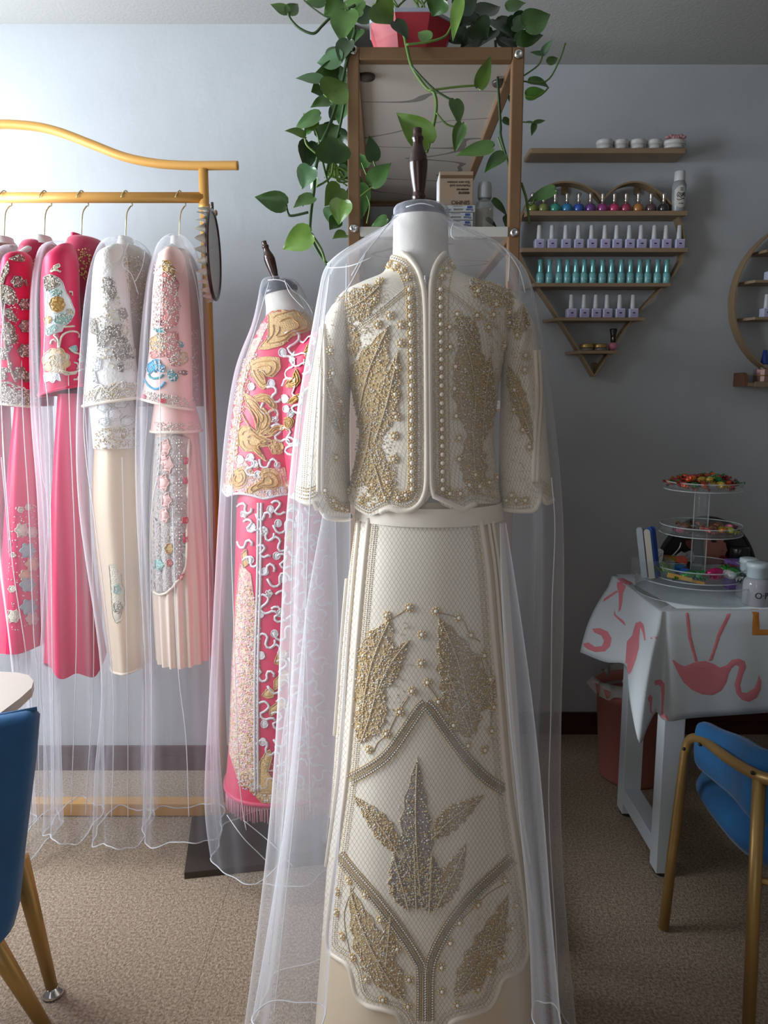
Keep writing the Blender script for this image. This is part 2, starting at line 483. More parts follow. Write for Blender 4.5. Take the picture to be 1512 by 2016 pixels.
# ------------------------------------------------------------------ clothing rack
YR = 2.25
def PY(path, Y): return [P(x, y, Y) for x, y in path]
t = thing('clothing_rack', 'golden metal clothing rack with a wavy top tube, holding the veiled dresses', 'clothing rack', (P(430, 1600, YR).x, YR, 0))
xp = P(405, 480, YR).x
top = cr([(-150, 330), (-90, 272), (-20, 247), (50, 247), (110, 258), (180, 284), (245, 309), (310, 322), (375, 326), (430, 326), (469, 326)], 6)
MB().tube(PY(top, YR), .0122, 14).build('wave_tube', m_gold, t)
zt = P(400, 334, YR).z
po = MB().tube([(xp, YR, .03), (xp, YR, zt)], .0135, 14); po.tube([(xp, YR, P(400, 402, YR).z), (xp, YR, P(400, 412, YR).z)], .0155, 14)
po.build('post', m_gold, t)
xq = P(-150, 330, YR).x
MB().tube([(xq, YR, .03), (xq, YR, P(-150, 330, YR).z)], .0135, 14).build('post', m_gold, t)
zb = P(200, 389, YR).z
MB().tube([(xq, YR, zb), (xp, YR, zb)], .0145, 14).build('hanging_bar', m_gold, t)
MB().bevbox((xq, YR-.022, .002), (xp+.02, YR+.022, .045), .004).build('base_bar', m_gold, t, smooth=False)
for xx in (xq, xp): MB().bevbox((xx-.018, YR+.022, .0), (xx+.018, YR+.24, .028), .004).build('foot', m_gold, t, smooth=False)
kp = P(418, 421, YR-.0)
MB().tube([kp+Vector((-.012, 0, 0)), kp+Vector((.012, -.01, 0))], .004, 8).lathe([(.006, -.004), (.009, 0), (.006, .004)], kp+Vector((.012, -.01, 0)), 10, Matrix.Rotation(PI/2, 3, 'Y')).build('side_hook', m_brass, t)

# embroidery hoop on the post
hc = P(421, 503, 2.19); t = thing('embroidery_hoop', 'round dark wooden embroidery hoop with pale lace cloth, hung on the rack post', 'embroidery hoop', hc)
Mh = Matrix.Rotation(math.radians(94), 3, 'Z'); rh = .118
circ = lambda r, k=40, dy=0: [hc + Mh @ Vector((r*math.cos(2*PI*i/k), dy, r*math.sin(2*PI*i/k))) for i in range(k)]
MB().tube(circ(rh), .0048, 8, closed=True).build('wooden_ring', m_wood_d, t)
MB().add(circ(rh, 40, 0) + [hc], [(i, (i+1) % 40, 40) for i in range(40)]).build('stretched_cloth', mat('hoop_cloth', 'D5D8DA', .6, bump=.2), t)
lace = []
for i in range(160):
    tt = PI*.42 + PI*1.1*i/159; q = .010 + .004*math.sin(i*.45)
    lace += [hc + Mh @ Vector((rh*math.cos(tt), .004, rh*math.sin(tt))), hc + Mh @ Vector(((rh+q)*math.cos(tt), .018+.012*math.sin(i*.6), (rh+q*.6)*math.sin(tt)))]
MB().add(lace, [(2*i, 2*i+1, 2*i+3, 2*i+2) for i in range(159)]).build('lace_edge', mat('lace', 'E4DED2', .8, var=.25, vscale=160), t)
MB().tube([hc+Vector((0, 0, rh)), hc+Vector((0, 0, rh+.022))], .004, 8).build('ring_screw', m_wood_d, t)

# ------------------------------------------------------------------ shelf unit, end on to the camera
YS0, YS1 = 1.62, 2.80
t = thing('shelf_unit', 'tall bronze framed shelving unit with marble boards, under the trailing plant', 'shelving unit', (.11, 2.2, 0))
zS = P(860, 92, YS0).z; xa0 = P(683, 100, YS0).x; xa1 = P(706, 100, YS0).x; xb0 = P(1006, 300, YS0).x; xb1 = P(1033, 110, YS0).x
pw = .024; m_marble = mat('marble_board', 'CFC8BE', .16, var=.06, vscale=3)
if 1:      # grey veins of the marble print
    nt = m_marble.node_tree; b = nt.nodes['Principled BSDF']; tc = nt.nodes.new('ShaderNodeTexCoord')
    mp = nt.nodes.new('ShaderNodeMapping'); mp.inputs['Rotation'].default_value = (0, 0, .55); mp.inputs['Scale'].default_value = (.6, 1.8, 1)
    nz = nt.nodes.new('ShaderNodeTexNoise'); nz.inputs['Scale'].default_value = 1.5; nz.inputs['Detail'].default_value = 2
    nt.links.new(tc.outputs['Object'], mp.inputs[0]); nt.links.new(mp.outputs[0], nz.inputs['Vector'])
    k = mnode(nt, 'LESS_THAN', mnode(nt, 'ABSOLUTE', mnode(nt, 'SUBTRACT', nz.outputs['Fac'], .5)), .0035)
    mx = nt.nodes.new('ShaderNodeMix'); mx.data_type = 'RGBA'; src = b.inputs['Base Color'].links[0].from_socket
    nt.links.new(src, mx.inputs[6]); mx.inputs[7].default_value = lin('8E8984'); nt.links.new(k, mx.inputs[0]); nt.links.new(mx.outputs[2], b.inputs['Base Color'])
tilt = Matrix.Rotation(math.radians(.8), 4, 'Y')
def sx(a, b): return MB().bevbox(a, b, .0025)
for xx in (xa0, xb1-pw):
    for yy in (YS0, YS1-pw): sx((xx, yy, 0), (xx+pw, yy+pw, zS)).build('post', m_bronze, t, smooth=False)
levels = [zS, P(850, 447, YS0).z, 1.30, .92, .55, .16]
for k, z in enumerate(levels):
    sx((xa0+pw, YS0, z-pw), (xb1-pw, YS0+pw, z)) .build('front_rail', m_bronze, t, smooth=False) if k in (0, 5) else None
    for xx in (xa0, xb1-pw): sx((xx+.001, YS0+pw, z-pw), (xx+pw-.001, YS1-pw, z)).build('side_rail', m_bronze, t, smooth=False)
    if k == 0: sx((xa0+pw, YS1-pw-.002, z-pw), (xb1-pw, YS1-.002, z)).build('rear_rail', m_bronze, t, smooth=False)
    MB().bevbox((xa0+pw-.004, YS0+(.001 if k else pw), z-(.017 if k else .012)), (xb1-pw+.004, YS1-.01, z-(.0 if k else .002)), .002).build('shelf_board', m_marble if k != 1 else [m_marble], t, smooth=False)
m_edge = mat('white_edge_band', 'D2D0C8', .4)
MB().bevbox((xa0+pw+.001, YS0-.001, levels[1]-.019), (xb1-pw-.001, YS0+.003, levels[1]+.0005), .0006).build('edge_band', m_edge, t, smooth=False)
for px, py in ((695, 99), (1026, 107), (692, 450), (1011, 458)):
    c = P(px, py, YS0); c.y = YS0; c.x = (xa0+pw/2) if px < 800 else (xb1-pw/2)
    Mx = Matrix.Rotation(PI/2, 3, 'X')
    b = MB().lathe([(.0092, 0), (.0088, .003), (.006, .0055), (.0045, .006), (.004, .003), (.0005, .003)], c, 18, Mx)
    b.build('bolt', m_chrome, t)
for px, py in ((722, 153), (985, 165)):
    c = PZ(px, py, zS-.016); MB().lathe([(.016, -.003), (.018, 0), (.018, .004)], c, 18).build('foot_pad', mat('dark_plastic', '4A4440', .4), t)

# ------------------------------------------------------------------ things on the shelf level
zl = levels[1]
m_kraft = mat('tan_carton', 'B9A48E', .7); m_carton_side = mat('white_carton', 'D9DADA', .6, var=.18, vscale=60)
m_ink = mat('brown_ink', '4A3930', .6); m_blue_ink = mat('blue_ink', '41599A', .6); m_grey_ink = mat('grey_ink', '75757A', .6)
yb = YS0 + .06
cx0, cx1 = P(866, 400, yb).x, P(931, 400, yb).x; cz0, cz1 = P(900, 404, yb).z, P(900, 337, yb).z
t = thing('eye_care_carton', 'tan carton with upside-down brown lettering, on top of the small lens boxes', 'box', ((cx0+cx1)/2, yb+.04, cz0))
MB().bevbox((cx0-.001, yb, cz0), (cx1, yb+.085, cz1), .0012).build('carton', m_kraft, t, smooth=False)
MB().box((cx0-.0016, yb+.0012, cz0+.0012), (cx0-.0008, yb+.083, cz1-.0012)).build('side_panel', m_carton_side, t, smooth=False)
hh = cz1-cz0; ww = cx1-cx0
MB().box((cx0+.0005, yb-.0005, cz1-hh*.21), (cx1-.0005, yb+.0002, cz1-hh*.115)).build('brown_band', mat('brown_band', '7A5E48', .6), t, smooth=False)
def flip_text(s, cx, cz, y, size, sxx=1.): return text_mb(s, size, Matrix.Translation((cx, y, cz)) @ FACE @ Matrix.Rotation(PI, 4, 'Z'), .0003, sxx)
def T_(s, fx, fz, size, sxx=1.):
    flip_text(s, cx0+ww*fx, cz0+hh*fz, yb-.0004, size, sxx).build('lettering', m_ink, t, smooth=False)
T_('SINMO', .62, .085, hh*.165, 1.15); T_('眼部护理', .72, .37, hh*.085); T_('透明质酸护理液', .68, .47, hh*.055); T_('Hyaluronic acid', .60, .575, hh*.10, 1.0); T_('Eye care solution', .55, .675, hh*.10, 1.0)
zz = [P(900, y, yb-.01).z for y in (404.5, 417.5, 419, 433, 434.5, 448, 449)]
for k, (za, zb_, dx) in enumerate(((zz[1], zz[0], 2), (zz[3], zz[2], -2), (zz[5], zz[4], -2), (zl+.001, zz[6], -1))):
    x0, x1 = P(858+dx, 425, yb-.01).x, P(933+dx, 425, yb-.01).x
    za = max(za, zl+.0005)
    if zb_-za < .003: continue
    tb = thing('lens_box', 'flat white lens box with upside-down blue print, %s from the top under the tan carton' % ORD[k], 'box', ((x0+x1)/2, yb+.04, za), 'white lens boxes stacked on the shelf')
    MB().bevbox((x0, yb-.012, za), (x1, yb+.075, zb_), .0008).build('carton', m_carton_side if k > 9 else mat('lens_white', 'CDD0D2', .6), tb, smooth=False)
    zm = (za+zb_)/2; hz = zb_-za; wx = x1-x0
    if hz > .008:
        flip_text('ACUVUE', x0+wx*.55, zm-hz*.12, yb-.0124, hz*.42, .9).build('lettering', m_grey_ink, tb, smooth=False)
        flip_text('Moist', x0+wx*.85, zm-hz*.18, yb-.0124, hz*.5, 1).build('lettering', m_blue_ink, tb, smooth=False)
        MB().box((x0+wx*.79, yb-.0128, zm+hz*.05), (x0+wx*.92, yb-.0118, zm+hz*.38)).build('blue_mark', m_blue_ink, tb, smooth=False)
        MB().box((x0+wx*.42, yb-.0126, zm+hz*.32), (x0+wx*.66, yb-.0118, zm+hz*.38)).build('printed_rule', m_grey_ink, tb, smooth=False)
        MB().box((x0+wx*.12, yb-.0126, zm-hz*.3), (x0+wx*.36, yb-.0118, zm-hz*.05)).build('blue_mark', mat('pale_blue_ink', '7E93BE', .6), tb, smooth=False)
# bottle
bc = P(953, 449, yb+.02); bc.z = zl+.0005; s = mpp(yb+.02)*1.0; u = lambda px: px*mpp(yb+.03)*1.02
t = thing('lotion_bottle', 'clear plastic bottle half full of water with a flip cap, beside the tan carton', 'bottle', bc)
m_clear = clear_mat('clear_plastic', 'F6FAFA', .12, .16, 1.6); m_cap = mat('frosted_cap', 'C9D2D6', .35, trans=.3)
MB().lathe([(u(15), 0), (u(16), u(2)), (u(16.5), u(30)), (u(16.5), u(50)), (u(14), u(57)), (u(9), u(61)), (u(9), u(64))], bc, 24).build('bottle_body', m_clear, t)
MB().lathe([(u(14.5), u(1)), (u(15.6), u(3)), (u(15.8), u(44)), (u(15), u(44.5))], bc, 24).build('liquid', clear_mat('water', 'F0E6DC', .05, .12, 1.2), t)
MB().lathe([(u(12), u(63)), (u(13), u(66)), (u(12.5), u(84)), (u(11), u(91)), (u(6), u(93))], bc, 20).build('flip_cap', m_cap, t)
for a in (u(61), u(64)): MB().lathe([(u(9), a-u(1)), (u(11), a), (u(9), a+u(1))], bc, 20).build('neck_ring', m_cap, t)

# ------------------------------------------------------------------ wall shelves on the right
YW = YF
m_shelf = mat('shelf_wood', '9A8268', .5, var=.12, vscale=14)
def wallbox(xl, xr, yt, yb_, depth, name, label, cat, inset=0):
    Y0 = YW-depth; a = P(xl, yt, Y0); b = P(xr, yb_, Y0); return a, b
Y0 = YW-.11; a, b = P(1042, 290, Y0), P(1353, 302, Y0)
t = thing('wall_shelf', 'plain light wood wall shelf carrying five white jars', 'shelf', ((a.x+b.x)/2, YW-.05, b.z))
mb = MB(); w2 = b.x-a.x; hz = a.z-b.z
mb.bevbox((a.x, Y0, b.z), (b.x, YW, a.z), .008); mb.build('shelf_board', m_shelf, t, smooth=False)
m_jar = mat('white_jar', 'C9C9C6', .4)
for k, (x, wd) in enumerate(((1190, 29), (1222, 27), (1255, 31), (1287, 29), (1325, 43))):
    Yj = Y0+.035; c = P(x, 289, Yj); c.z = a.z+.0005; q = mpp(Yj)*1.06; h = 15 if k < 4 else 13
    t = thing('cream_jar', 'low white cosmetic jar, %s from the left on the plain wall shelf' % ORD[k] if k < 4 else 'wide white jar with a pink bow on its lid, right end of the wall shelf', 'jar', c, 'jars on the plain wall shelf')
    MB().lathe([(wd/2*q*.94, 0), (wd/2*q*.97, .002), (wd/2*q*.97, h*q*.5)], c, 22).build('jar_body', m_jar, t)
    MB().lathe([(wd/2*q, h*q*.5), (wd/2*q, h*q*.98), (wd/2*q*.93, h*q*1.05)], c, 22).build('lid', mat('jar_lid', 'D2D1CE', .35), t)
    MB().box((c.x+wd*q*.18, c.y-wd/2*q*.93, c.z+h*q*.12), (c.x+wd*q*.3, c.y-wd/2*q*.80, c.z+h*q*.3)).build('printed_mark', m_grey_ink, t, smooth=False)
    if k == 4:
        bw = MB(); bz = c.z+h*q*1.05+.009
        for sg in (-1, 1):
            for j in range(3): bw.ball((c.x+sg*(.007+.010*j), c.y-.022, bz+.003*j*(j < 2)), (.010, .008, .009-.002*j), 8, 6)
        bw.ball((c.x, c.y-.024, bz), (.006, .006, .007), 8, 6)
        bw.build('pink_bow', mat('pink_bow', 'B98A8C', .6), t)
# heart
t = thing('heart_shelf', 'heart shaped metal wall shelf with five boards of nail polish bottles', 'shelf', P(1171, 742, YW))
hp = [(1187, 393), (1170, 376), (1145, 363), (1115, 358), (1085, 363), (1055, 380), (1035, 405), (1024, 440), (1021, 480), (1029, 512), (1050, 550), (1095, 618), (1140, 690), (1170, 741), (1203, 690), (1240, 636), (1300, 570), (1327, 540), (1343, 510), (1348, 478), (1341, 438), (1326, 407), (1305, 384), (1280, 366), (1254, 358), (1225, 363), (1203, 377)]
YH = YW-.07
h1 = cr(hp[:14], 5); h2 = cr(hp[13:]+[hp[0]], 5)
m_hframe = mat('heart_metal', '9A8262', .42, metal=.2)
MB().ribbon(PY(h1, YH), .05, .0055).build('heart_frame', m_hframe, t, smooth=False)
MB().ribbon(PY(h2, YH), .05, .0055).build('heart_frame', m_hframe, t, smooth=False)
rows = [(415, 1040, 1353, 424), (488, 1028, 1354, 496), (557, 1052, 1320, 564), (625, 1096, 1270, 631), (690, 1142, 1217, 696)]
ztop = []; YHs = YW-.095
for yt, xl, xr, yb_ in rows:
    A, B = P(xl, yt, YHs), P(xr, yb_, YHs); ztop.append(A.z); bl, br = P(xl-12, yt, YHs).x, B.x-.0
    v = [(A.x, YHs, B.z), (B.x, YHs, B.z), (B.x-.02, YW-.004, B.z), (bl-.01, YW-.004, B.z)]
    v += [(x, y, A.z) for x, y, z in v]
    MB().add(v, [(3,2,1,0),(4,5,6,7),(0,1,5,4),(1,2,6,5),(2,3,7,6),(3,0,4,7)]).build('shelf_board', m_shelf, t, smooth=False)
for x, y in ((1112, 372), (1256, 372), (1171, 724)):
    c = P(x, y, YW-.012); MB().bevbox((c.x-.011, YW-.012, c.z-.018), (c.x+.011, YW-.002, c.z+.018), .003).lathe([(.005, 0), (.004, .004)], (c.x, YW-.012, c.z), 10, Matrix.Rotation(PI/2, 3, 'X')).build('wall_bracket', m_hframe, t, smooth=False)

def pos(x, y, row): 
    Yb = YHs+.028; p = P(x, y, Yb); return Vector((p.x, Yb, ztop[row]+.0005))
q = mpp(YHs+.03)*1.045
# lilac square bottles (rows two and four)
m_lilac = mat('lilac_label', 'B9B0D6', .3, coat=.4); m_glassl = mat('lilac_glass', 'CDD2EC', .2, coat=.5); m_capw = mat('white_cap', 'CFD2D3', .35); m_dot = mat('dark_mark', '2C2740', .5)
def lilac(c, label, group):
    t = thing('nail_polish_bottle', label, 'nail polish', c, group)
    MB().bevbox((c.x-8.6*q, c.y-8.6*q, c.z), (c.x+8.6*q, c.y+8.6*q, c.z+16.5*q), 1.6*q).lathe([(4.6*q, 16*q), (4.4*q, 18.5*q)], c, 12).build('glass_body', m_glassl, t, smooth=False)
    MB().bevbox((c.x-7*q, c.y-8.9*q, c.z+.9*q), (c.x+7*q, c.y-8.2*q, c.z+14.5*q), .2*q).build('label', m_lilac, t, smooth=False)
    MB().ball((c.x, c.y-9*q, c.z+8.5*q), (2.8*q, .3*q, 1.3*q), 10, 6).build('logo_mark', m_dot, t)
    MB().box((c.x-4*q, c.y-9.05*q, c.z+4*q), (c.x+4*q, c.y-8.7*q, c.z+4.8*q)).build('printed_rule', mat('lilac_ink', '7F74A8', .5), t, smooth=False)
    MB().lathe([(4.6*q, 18.2*q), (4.7*q, 19*q), (3.7*q, 40.6*q), (3.2*q, 41.5*q)], c, 14).build('cap', m_capw, t)
    return t
for i, x in enumerate((1061, 1086, 1113, 1138, 1164, 1190, 1213, 1238, 1261, 1287, 1310, 1336)):
    lilac(pos(x, 484, 1), 'lilac square polish bottle with white cap, %s from left in the row of twelve' % ORD[i], 'lilac polish bottles on the second heart board')
for i, x in enumerate((1124, 1149, 1172, 1194, 1219, 1245)):
    lilac(pos(x, 622, 3), 'lilac square polish bottle with white cap, %s from left in the row of six' % ORD[i], 'lilac polish bottles on the fourth heart board')
# teal bottles
m_teal = mat('teal_bottle', '7CC0C4', .25, coat=.5); m_tealc = mat('teal_metal_cap', '8AD0D4', .2, metal=.45)
for i, x in enumerate((1063, 1081, 1100, 1116, 1133, 1149, 1166, 1185, 1203, 1222, 1240, 1258, 1274, 1293, 1311)):
    c = pos(x, 553, 2); t = thing('nail_polish_bottle', 'teal nail polish bottle with metallic cap, %s from the left in the teal row' % ORD[i], 'nail polish', c, 'teal polish bottles on the third heart board')
    MB().lathe([(6.6*q, 0), (7.1*q, 1*q), (7.1*q, 15*q), (6*q, 18.5*q), (3.8*q, 20.5*q)], c, 14).build('bottle_body', m_teal, t)
    MB().lathe([(4.6*q, 20*q), (4.8*q, 21*q), (3.9*q, 31*q), (4.9*q, 42*q), (3*q, 42.6*q)], c, 14).build('cap', m_tealc, t)
    MB().box((c.x-3*q, c.y-7.3*q, c.z+8*q), (c.x+3*q, c.y-6.6*q, c.z+9*q)).build('printed_rule', mat('pale_ink', 'B9DCDC', .5), t, smooth=False)
# colour row
cols = [('olive yellow', '7F8A3A'), ('olive', '7E8A48'), ('sea green', '3F9A84'), ('sky blue', '2F82B4'), ('royal blue', '2F5AB0'), ('violet', '6E3F8A'), ('magenta', '9A3A80'), ('hot pink', 'C23A68'), ('rose', 'A83A56'), ('orange', 'B87A40'), ('brown', '5E4444'), ('dark grey', '2E3034')]
for i, x in enumerate((1048, 1070, 1093, 1116, 1139, 1162, 1186, 1209, 1232, 1256, 1281, 1306)):
    nm, hx = cols[i]; c = pos(x, 412, 0)
    t = thing('nail_polish_bottle', '%s round glass nail polish bottle with silver cap on the top heart board' % nm, 'nail polish', c, 'coloured polish bottles on the top heart board')
    MB().lathe([(8.2*q, 0), (9.8*q, 2.5*q), (9.8*q, 9*q), (8*q, 13*q), (4*q, 15*q)], c, 16).build('bottle_body', mat('polish_' + nm.replace(' ', '_'), hx, .15, coat=.7), t)
    MB().lathe([(3.4*q, 14.5*q), (2.9*q, 22*q), (3.6*q, 29*q), (4.6*q, 32*q), (3*q, 33.5*q)], c, 12).build('cap', mat('cap_steel', 'C2B9B2', .2, metal=.9), t)
# tall bottle with printed label
c = pos(1335, 410, 0); t = thing('toner_bottle', 'tall clear bottle with white cap and black print, right end of top heart board', 'bottle', c)
MB().lathe([(11.5*q, 0), (12.3*q, 1.5*q), (12.3*q, 46*q), (10*q, 52*q), (8*q, 54*q)], c, 22).build('bottle_body', mat('milky_plastic', 'A6AAAC', .3, trans=.2), t)
MB().lathe([(9.4*q, 53*q), (9.6*q, 54*q), (9.2*q, 69*q), (8.5*q, 70*q)], c, 20).build('cap', m_capw, t)
lb = MB(); vs = []
for i in range(9):
    a = -PI/2 - .95 + 1.9*i/8; zz0 = 6 + 4*abs(i-4)**2/16*2; zz1 = 44 - 4*abs(i-4)**2/16*2
    for z in (zz0, zz1): vs.append((c.x+12.6*q*math.cos(a), c.y+12.6*q*math.sin(a), c.z+z*q))
lb.add(vs, [(2*i, 2*i+2, 2*i+3, 2*i+1) for i in range(8)]).build('label', mat('label_white', 'C6C6C0', .6), t)
ik = MB(); at = lambda u_, z: Vector((c.x+u_*q, c.y-math.sqrt(max(0, 12.9**2-u_*u_))*q, c.z+z*q))
for path in ([(-6, 24), (-7, 28), (-5, 32), (-3, 30), (-5, 26), (-2, 24), (0, 22)], [(-1, 31), (-1, 26), (1, 25), (2, 30)], [(3, 31), (3, 26), (4, 31), (6, 31), (5.5, 26), (7, 25)], [(-7, 21), (-4, 19), (0, 20), (4, 22), (6, 20)]):
    ik.tube([at(*p) for p in cr(path, 4)], .5*q, 5)
for u_ in (-3, 0, 3): ik.ball(at(u_, 13), .9*q, 6, 4)
for z in (35, 37, 39): ik.tube([at(-2.5, z), at(0, z+.5), at(2.5, z)], .4*q, 5)
ik.build('printed_script', m_ink if 0 else mat('black_ink', '1E1E20', .5), t)
# bottom board
for i, x in enumerate((1155, 1181)):
    c = pos(x, 690, 4); t = thing('glitter_jar', 'small flat gold glitter jar, %s of the two on the lowest heart board' % ('left' if i == 0 else 'right'), 'jar', c, 'gold jars on the lowest heart board')
    MB().lathe([(11.5*q, 0), (12*q, 1*q), (12*q, 5*q)], c, 20).build('jar_body', clear_mat('amber_clear', 'C9B08A', .2, .2), t)
    MB().lathe([(12.8*q, 5*q), (13*q, 6*q), (13*q, 11.5*q), (12*q, 12.4*q)], c, 20).build('lid', mat('gold_lid', 'B08F5A', .3, metal=.7), t)
c = pos(1206, 690, 4); t = thing('nail_polish_bottle', 'pink round nail polish bottle with tall black cap on the lowest heart board', 'nail polish', c)
MB().ball(c+Vector((0, 0, 8*q)), (9*q, 9*q, 8*q), 16, 10).build('bottle_body', mat('pink_polish', 'C97F96', .2, coat=.6), t)
MB().lathe([(4*q, 14.5*q), (4.5*q, 17*q), (4.6*q, 26*q), (7*q, 38*q), (6*q, 39.5*q)], c, 12).build('cap', mat('black_cap', '17171A', .25), t)
MB().ball(c+Vector((-2*q, -4.6*q, 22*q)), (1.6*q, .8*q, 3*q), 8, 6).build('silver_emblem', m_chrome, t)
# round shelf at the right edge
t = thing('round_shelf', 'round metal wall shelf cut off by the right edge of the photo', 'shelf', P(1602, 732, YW))
cc = P(1604, 590, YH); rr_ = 143*(YH/FPX)*1.065
MB().ribbon([cc + Vector((rr_*math.cos(2*PI*i/72), 0, rr_*math.sin(2*PI*i/72))) for i in range(72)], .05, .005, closed=True).build('ring_frame', m_hframe, t, smooth=False)
zr = []
for yt in (491, 551, 624):
    A = P(1487, yt, YHs); zr.append(A.z); dz = A.z+.004-cc.z; hw = math.sqrt(max(.001, rr_**2-dz**2))
    v = [(max(A.x, cc.x-hw+.03), YHs, A.z-.009), (cc.x+hw-.03, YHs, A.z-.009), (cc.x+hw-.006, YW-.004, A.z-.009), (cc.x-hw+.006, YW-.004, A.z-.009)]
    v += [(x, y, A.z) for x, y, z in v]
    MB().add(v, [(3,2,1,0),(4,5,6,7),(0,1,5,4),(1,2,6,5),(2,3,7,6),(3,0,4,7)]).build('shelf_board', m_shelf, t, smooth=False)
for k, (x, zi, wd) in enumerate(((1513, 1, 'upper'), (1509, 2, 'lower'))):
    p = P(x, 600, YHs+.028); lilac(Vector((p.x, YHs+.028, zr[zi]+.0005)), 'lilac nail polish bottle on the %s visible board of the round shelf' % wd, 'lilac bottles on the round shelf')
# small bracket shelf with jars
A, B = P(1467, 738, YW-.09), P(1560, 760, YW-.09)
t = thing('bracket_shelf', 'small brown wall shelf with rounded end, below the round shelf', 'shelf', ((A.x+B.x)/2, YW-.05, B.z))
e = MB(); pf = [(0, 0), (.09, 0), (.09, .028), (.082, .042), (.065, .048), (0, .048)]; vs = [(A.x+dx, YW-y, B.z+z) for dx in (0, .012) for y, z in pf]
MB().box((A.x+.012, YW-.09, B.z), (B.x+.12, YW, B.z+.012)).build('shelf_board', m_shelf, t, smooth=False)
e.add(vs, [(5,4,3,2,1,0), tuple(range(6, 12))] + [(i, (i+1) % 6, 6+(i+1) % 6, 6+i) for i in range(6)]).build('rounded_end', mat('brown_wood', '77513A', .5), t, smooth=False)
MB().bevbox((P(1484, 758, YW-.09).x, YW-.098, B.z-.004), (B.x+.12, YW-.09, B.z+.016), .003).build('front_lip', m_shelf, t, smooth=False)
c = P(1500, 752, YW-.045); c.z = B.z+.0125
t = thing('rose_jar', 'rose gold faceted glass jar on the small bracket shelf', 'jar', c)
MB().lathe([(14*q, 0), (15*q, 1*q), (15.5*q, 24*q), (14*q, 25*q)], c, 14).build('jar_body', mat('rose_glass', 'A5807C', .2, metal=.4, coat=.5), t, smooth=False)
MB().lathe([(15.8*q, 12*q), (16*q, 13*q), (15.8*q, 14*q)], c, 14).build('jar_band', m_brass, t)
c = c + Vector((.004, .0, 25.3*q)); t = thing('glue_bottle', 'small bottle with pointed blue cap standing on the rose gold jar', 'bottle', c)
MB().lathe([(6*q, 0), (6*q, 4*q), (4*q, 8*q), (4*q, 10*q)], c, 12).build('bottle_body', m_capw, t)
MB().lathe([(7*q, 8.5*q), (7*q, 10*q), (3.5*q, 34*q), (2.5*q, 34.5*q)], c, 14).build('cap', mat('blue_cap', '2F49A0', .4), t)
# ------------------------------------------------------------------ manicure table, cloth, chairs, bin
ZT = .765
t = thing('manicure_table', 'white steel framed table under the flamingo cloth', 'table', (1.25, 2.08, 0))
fx0 = P(1290, 1700, 1.93).x; FW = .056
m_steel = mat('white_steel', 'C8D0D4', .35)
for nm, yy in (('leg', 1.922), ('leg', 2.225)):
    MB().bevbox((fx0, yy, .012), (fx0+FW, yy+.052, ZT-.03), .002).build(nm, m_steel, t, smooth=False)
    MB().lathe([(.024, 0), (.027, .004), (.027, .011), (.022, .013)], (fx0+FW/2, yy+.026, 0), 16).build('foot', mat('black_rubber', '191919', .7), t)
    MB().bevbox((fx0+1.0, yy, .012), (fx0+1.0+FW, yy+.052, ZT-.03), .002).build('leg', m_steel, t, smooth=False)
MB().bevbox((fx0+.002, 1.974, .045), (fx0+FW-.002, 2.225, .095), .002).build('lower_rail', m_steel, t, smooth=False)
MB().bevbox((fx0+.002, 1.974, ZT-.075), (fx0+FW-.002, 2.225, ZT-.03), .002).build('upper_rail', m_steel, t, smooth=False)
MB().bevbox((.715, 1.905, ZT-.029), (1.95, 2.30, ZT-.003), .003).build('table_top', m_white, t, smooth=False)
# cloth
colsC = [((1212, 1134), 2.29, (1142, 1284), 2.31), ((1232, 1150), 2.20, (1190, 1303), 2.19), ((1252, 1165), 2.10, (1230, 1308), 2.06), ((1268, 1178), 2.03, (1236, 1345), 1.96), ((1285, 1190), 1.97, (1242, 1392), 1.86), ((1297, 1199), 1.925, (1259, 1463), 1.81), ((1304, 1203), 1.905, (1276, 1430), 1.845), ((1308, 1204), 1.897, (1292, 1402), 1.875), ((1313, 1205), 1.893, (1303, 1416), 1.885), ((1322, 1206), 1.89, (1322, 1420), 1.862), ((1352, 1205), 1.89, (1352, 1415), 1.868), ((1400, 1204), 1.89, (1400, 1411), 1.872), ((1460, 1203), 1.89, (1458, 1407), 1.866), ((1512, 1202), 1.89, (1512, 1403), 1.872), ((1580, 1200), 1.89, (1580, 1398), 1.865), ((1680, 1198), 1.89, (1680, 1394), 1.87)]
cl = []
for (tp, ty, bt, by) in colsC:
    p = PZ(*tp, ZT); p.y = max(p.y, 1.893) if tp[0] > 1305 else p.y
    cl.append(tuple(p) + tuple(P(*bt, by)))
cl = cr(cl, 5); mb = MB(); NV = 14; vs = []; uv = []
inner = [(min(max(c[0]+.05, .78), 1.9), min(2.26, max(c[1]+.06, 1.98)), ZT) for c in cl]
for c, i_ in zip(cl, inner):
    a, b = Vector(c[:3]), Vector(c[3:])
    out = (b-a); out.z = 0
    line = [Vector(i_)]
    for k in range(NV+1):
        s = k/NV; p = a.lerp(b, s); p -= out*(s - s**1.25 if 0 else 0); p += out*(math.sin(PI*min(1, s))*.18)
        if k == 0: p.z = ZT
        if k == 1: p.z = a.z*.97+p.z*.03
        line.append(p)
    vs += line
L = NV+2
for i in range(len(cl)-1):
    for k in range(L-1): mb.f.append((i*L+k, i*L+k+1, (i+1)*L+k+1, (i+1)*L+k))
mb.v = vs; mb.mi = [0]*len(mb.f)
nB = len(mb.v); mb.add([(.72, 2.30, ZT), (1.93, 2.30, ZT), (1.93, 1.90, ZT), (.76, 1.92, ZT)], [(0, 1, 2, 3)])
for i in range(nB, nB+4): mb.v[i].z = ZT-.0008
m_cloth = mat('table_cloth', 'CBD2D5', .8, bump=.12, bscale=500)
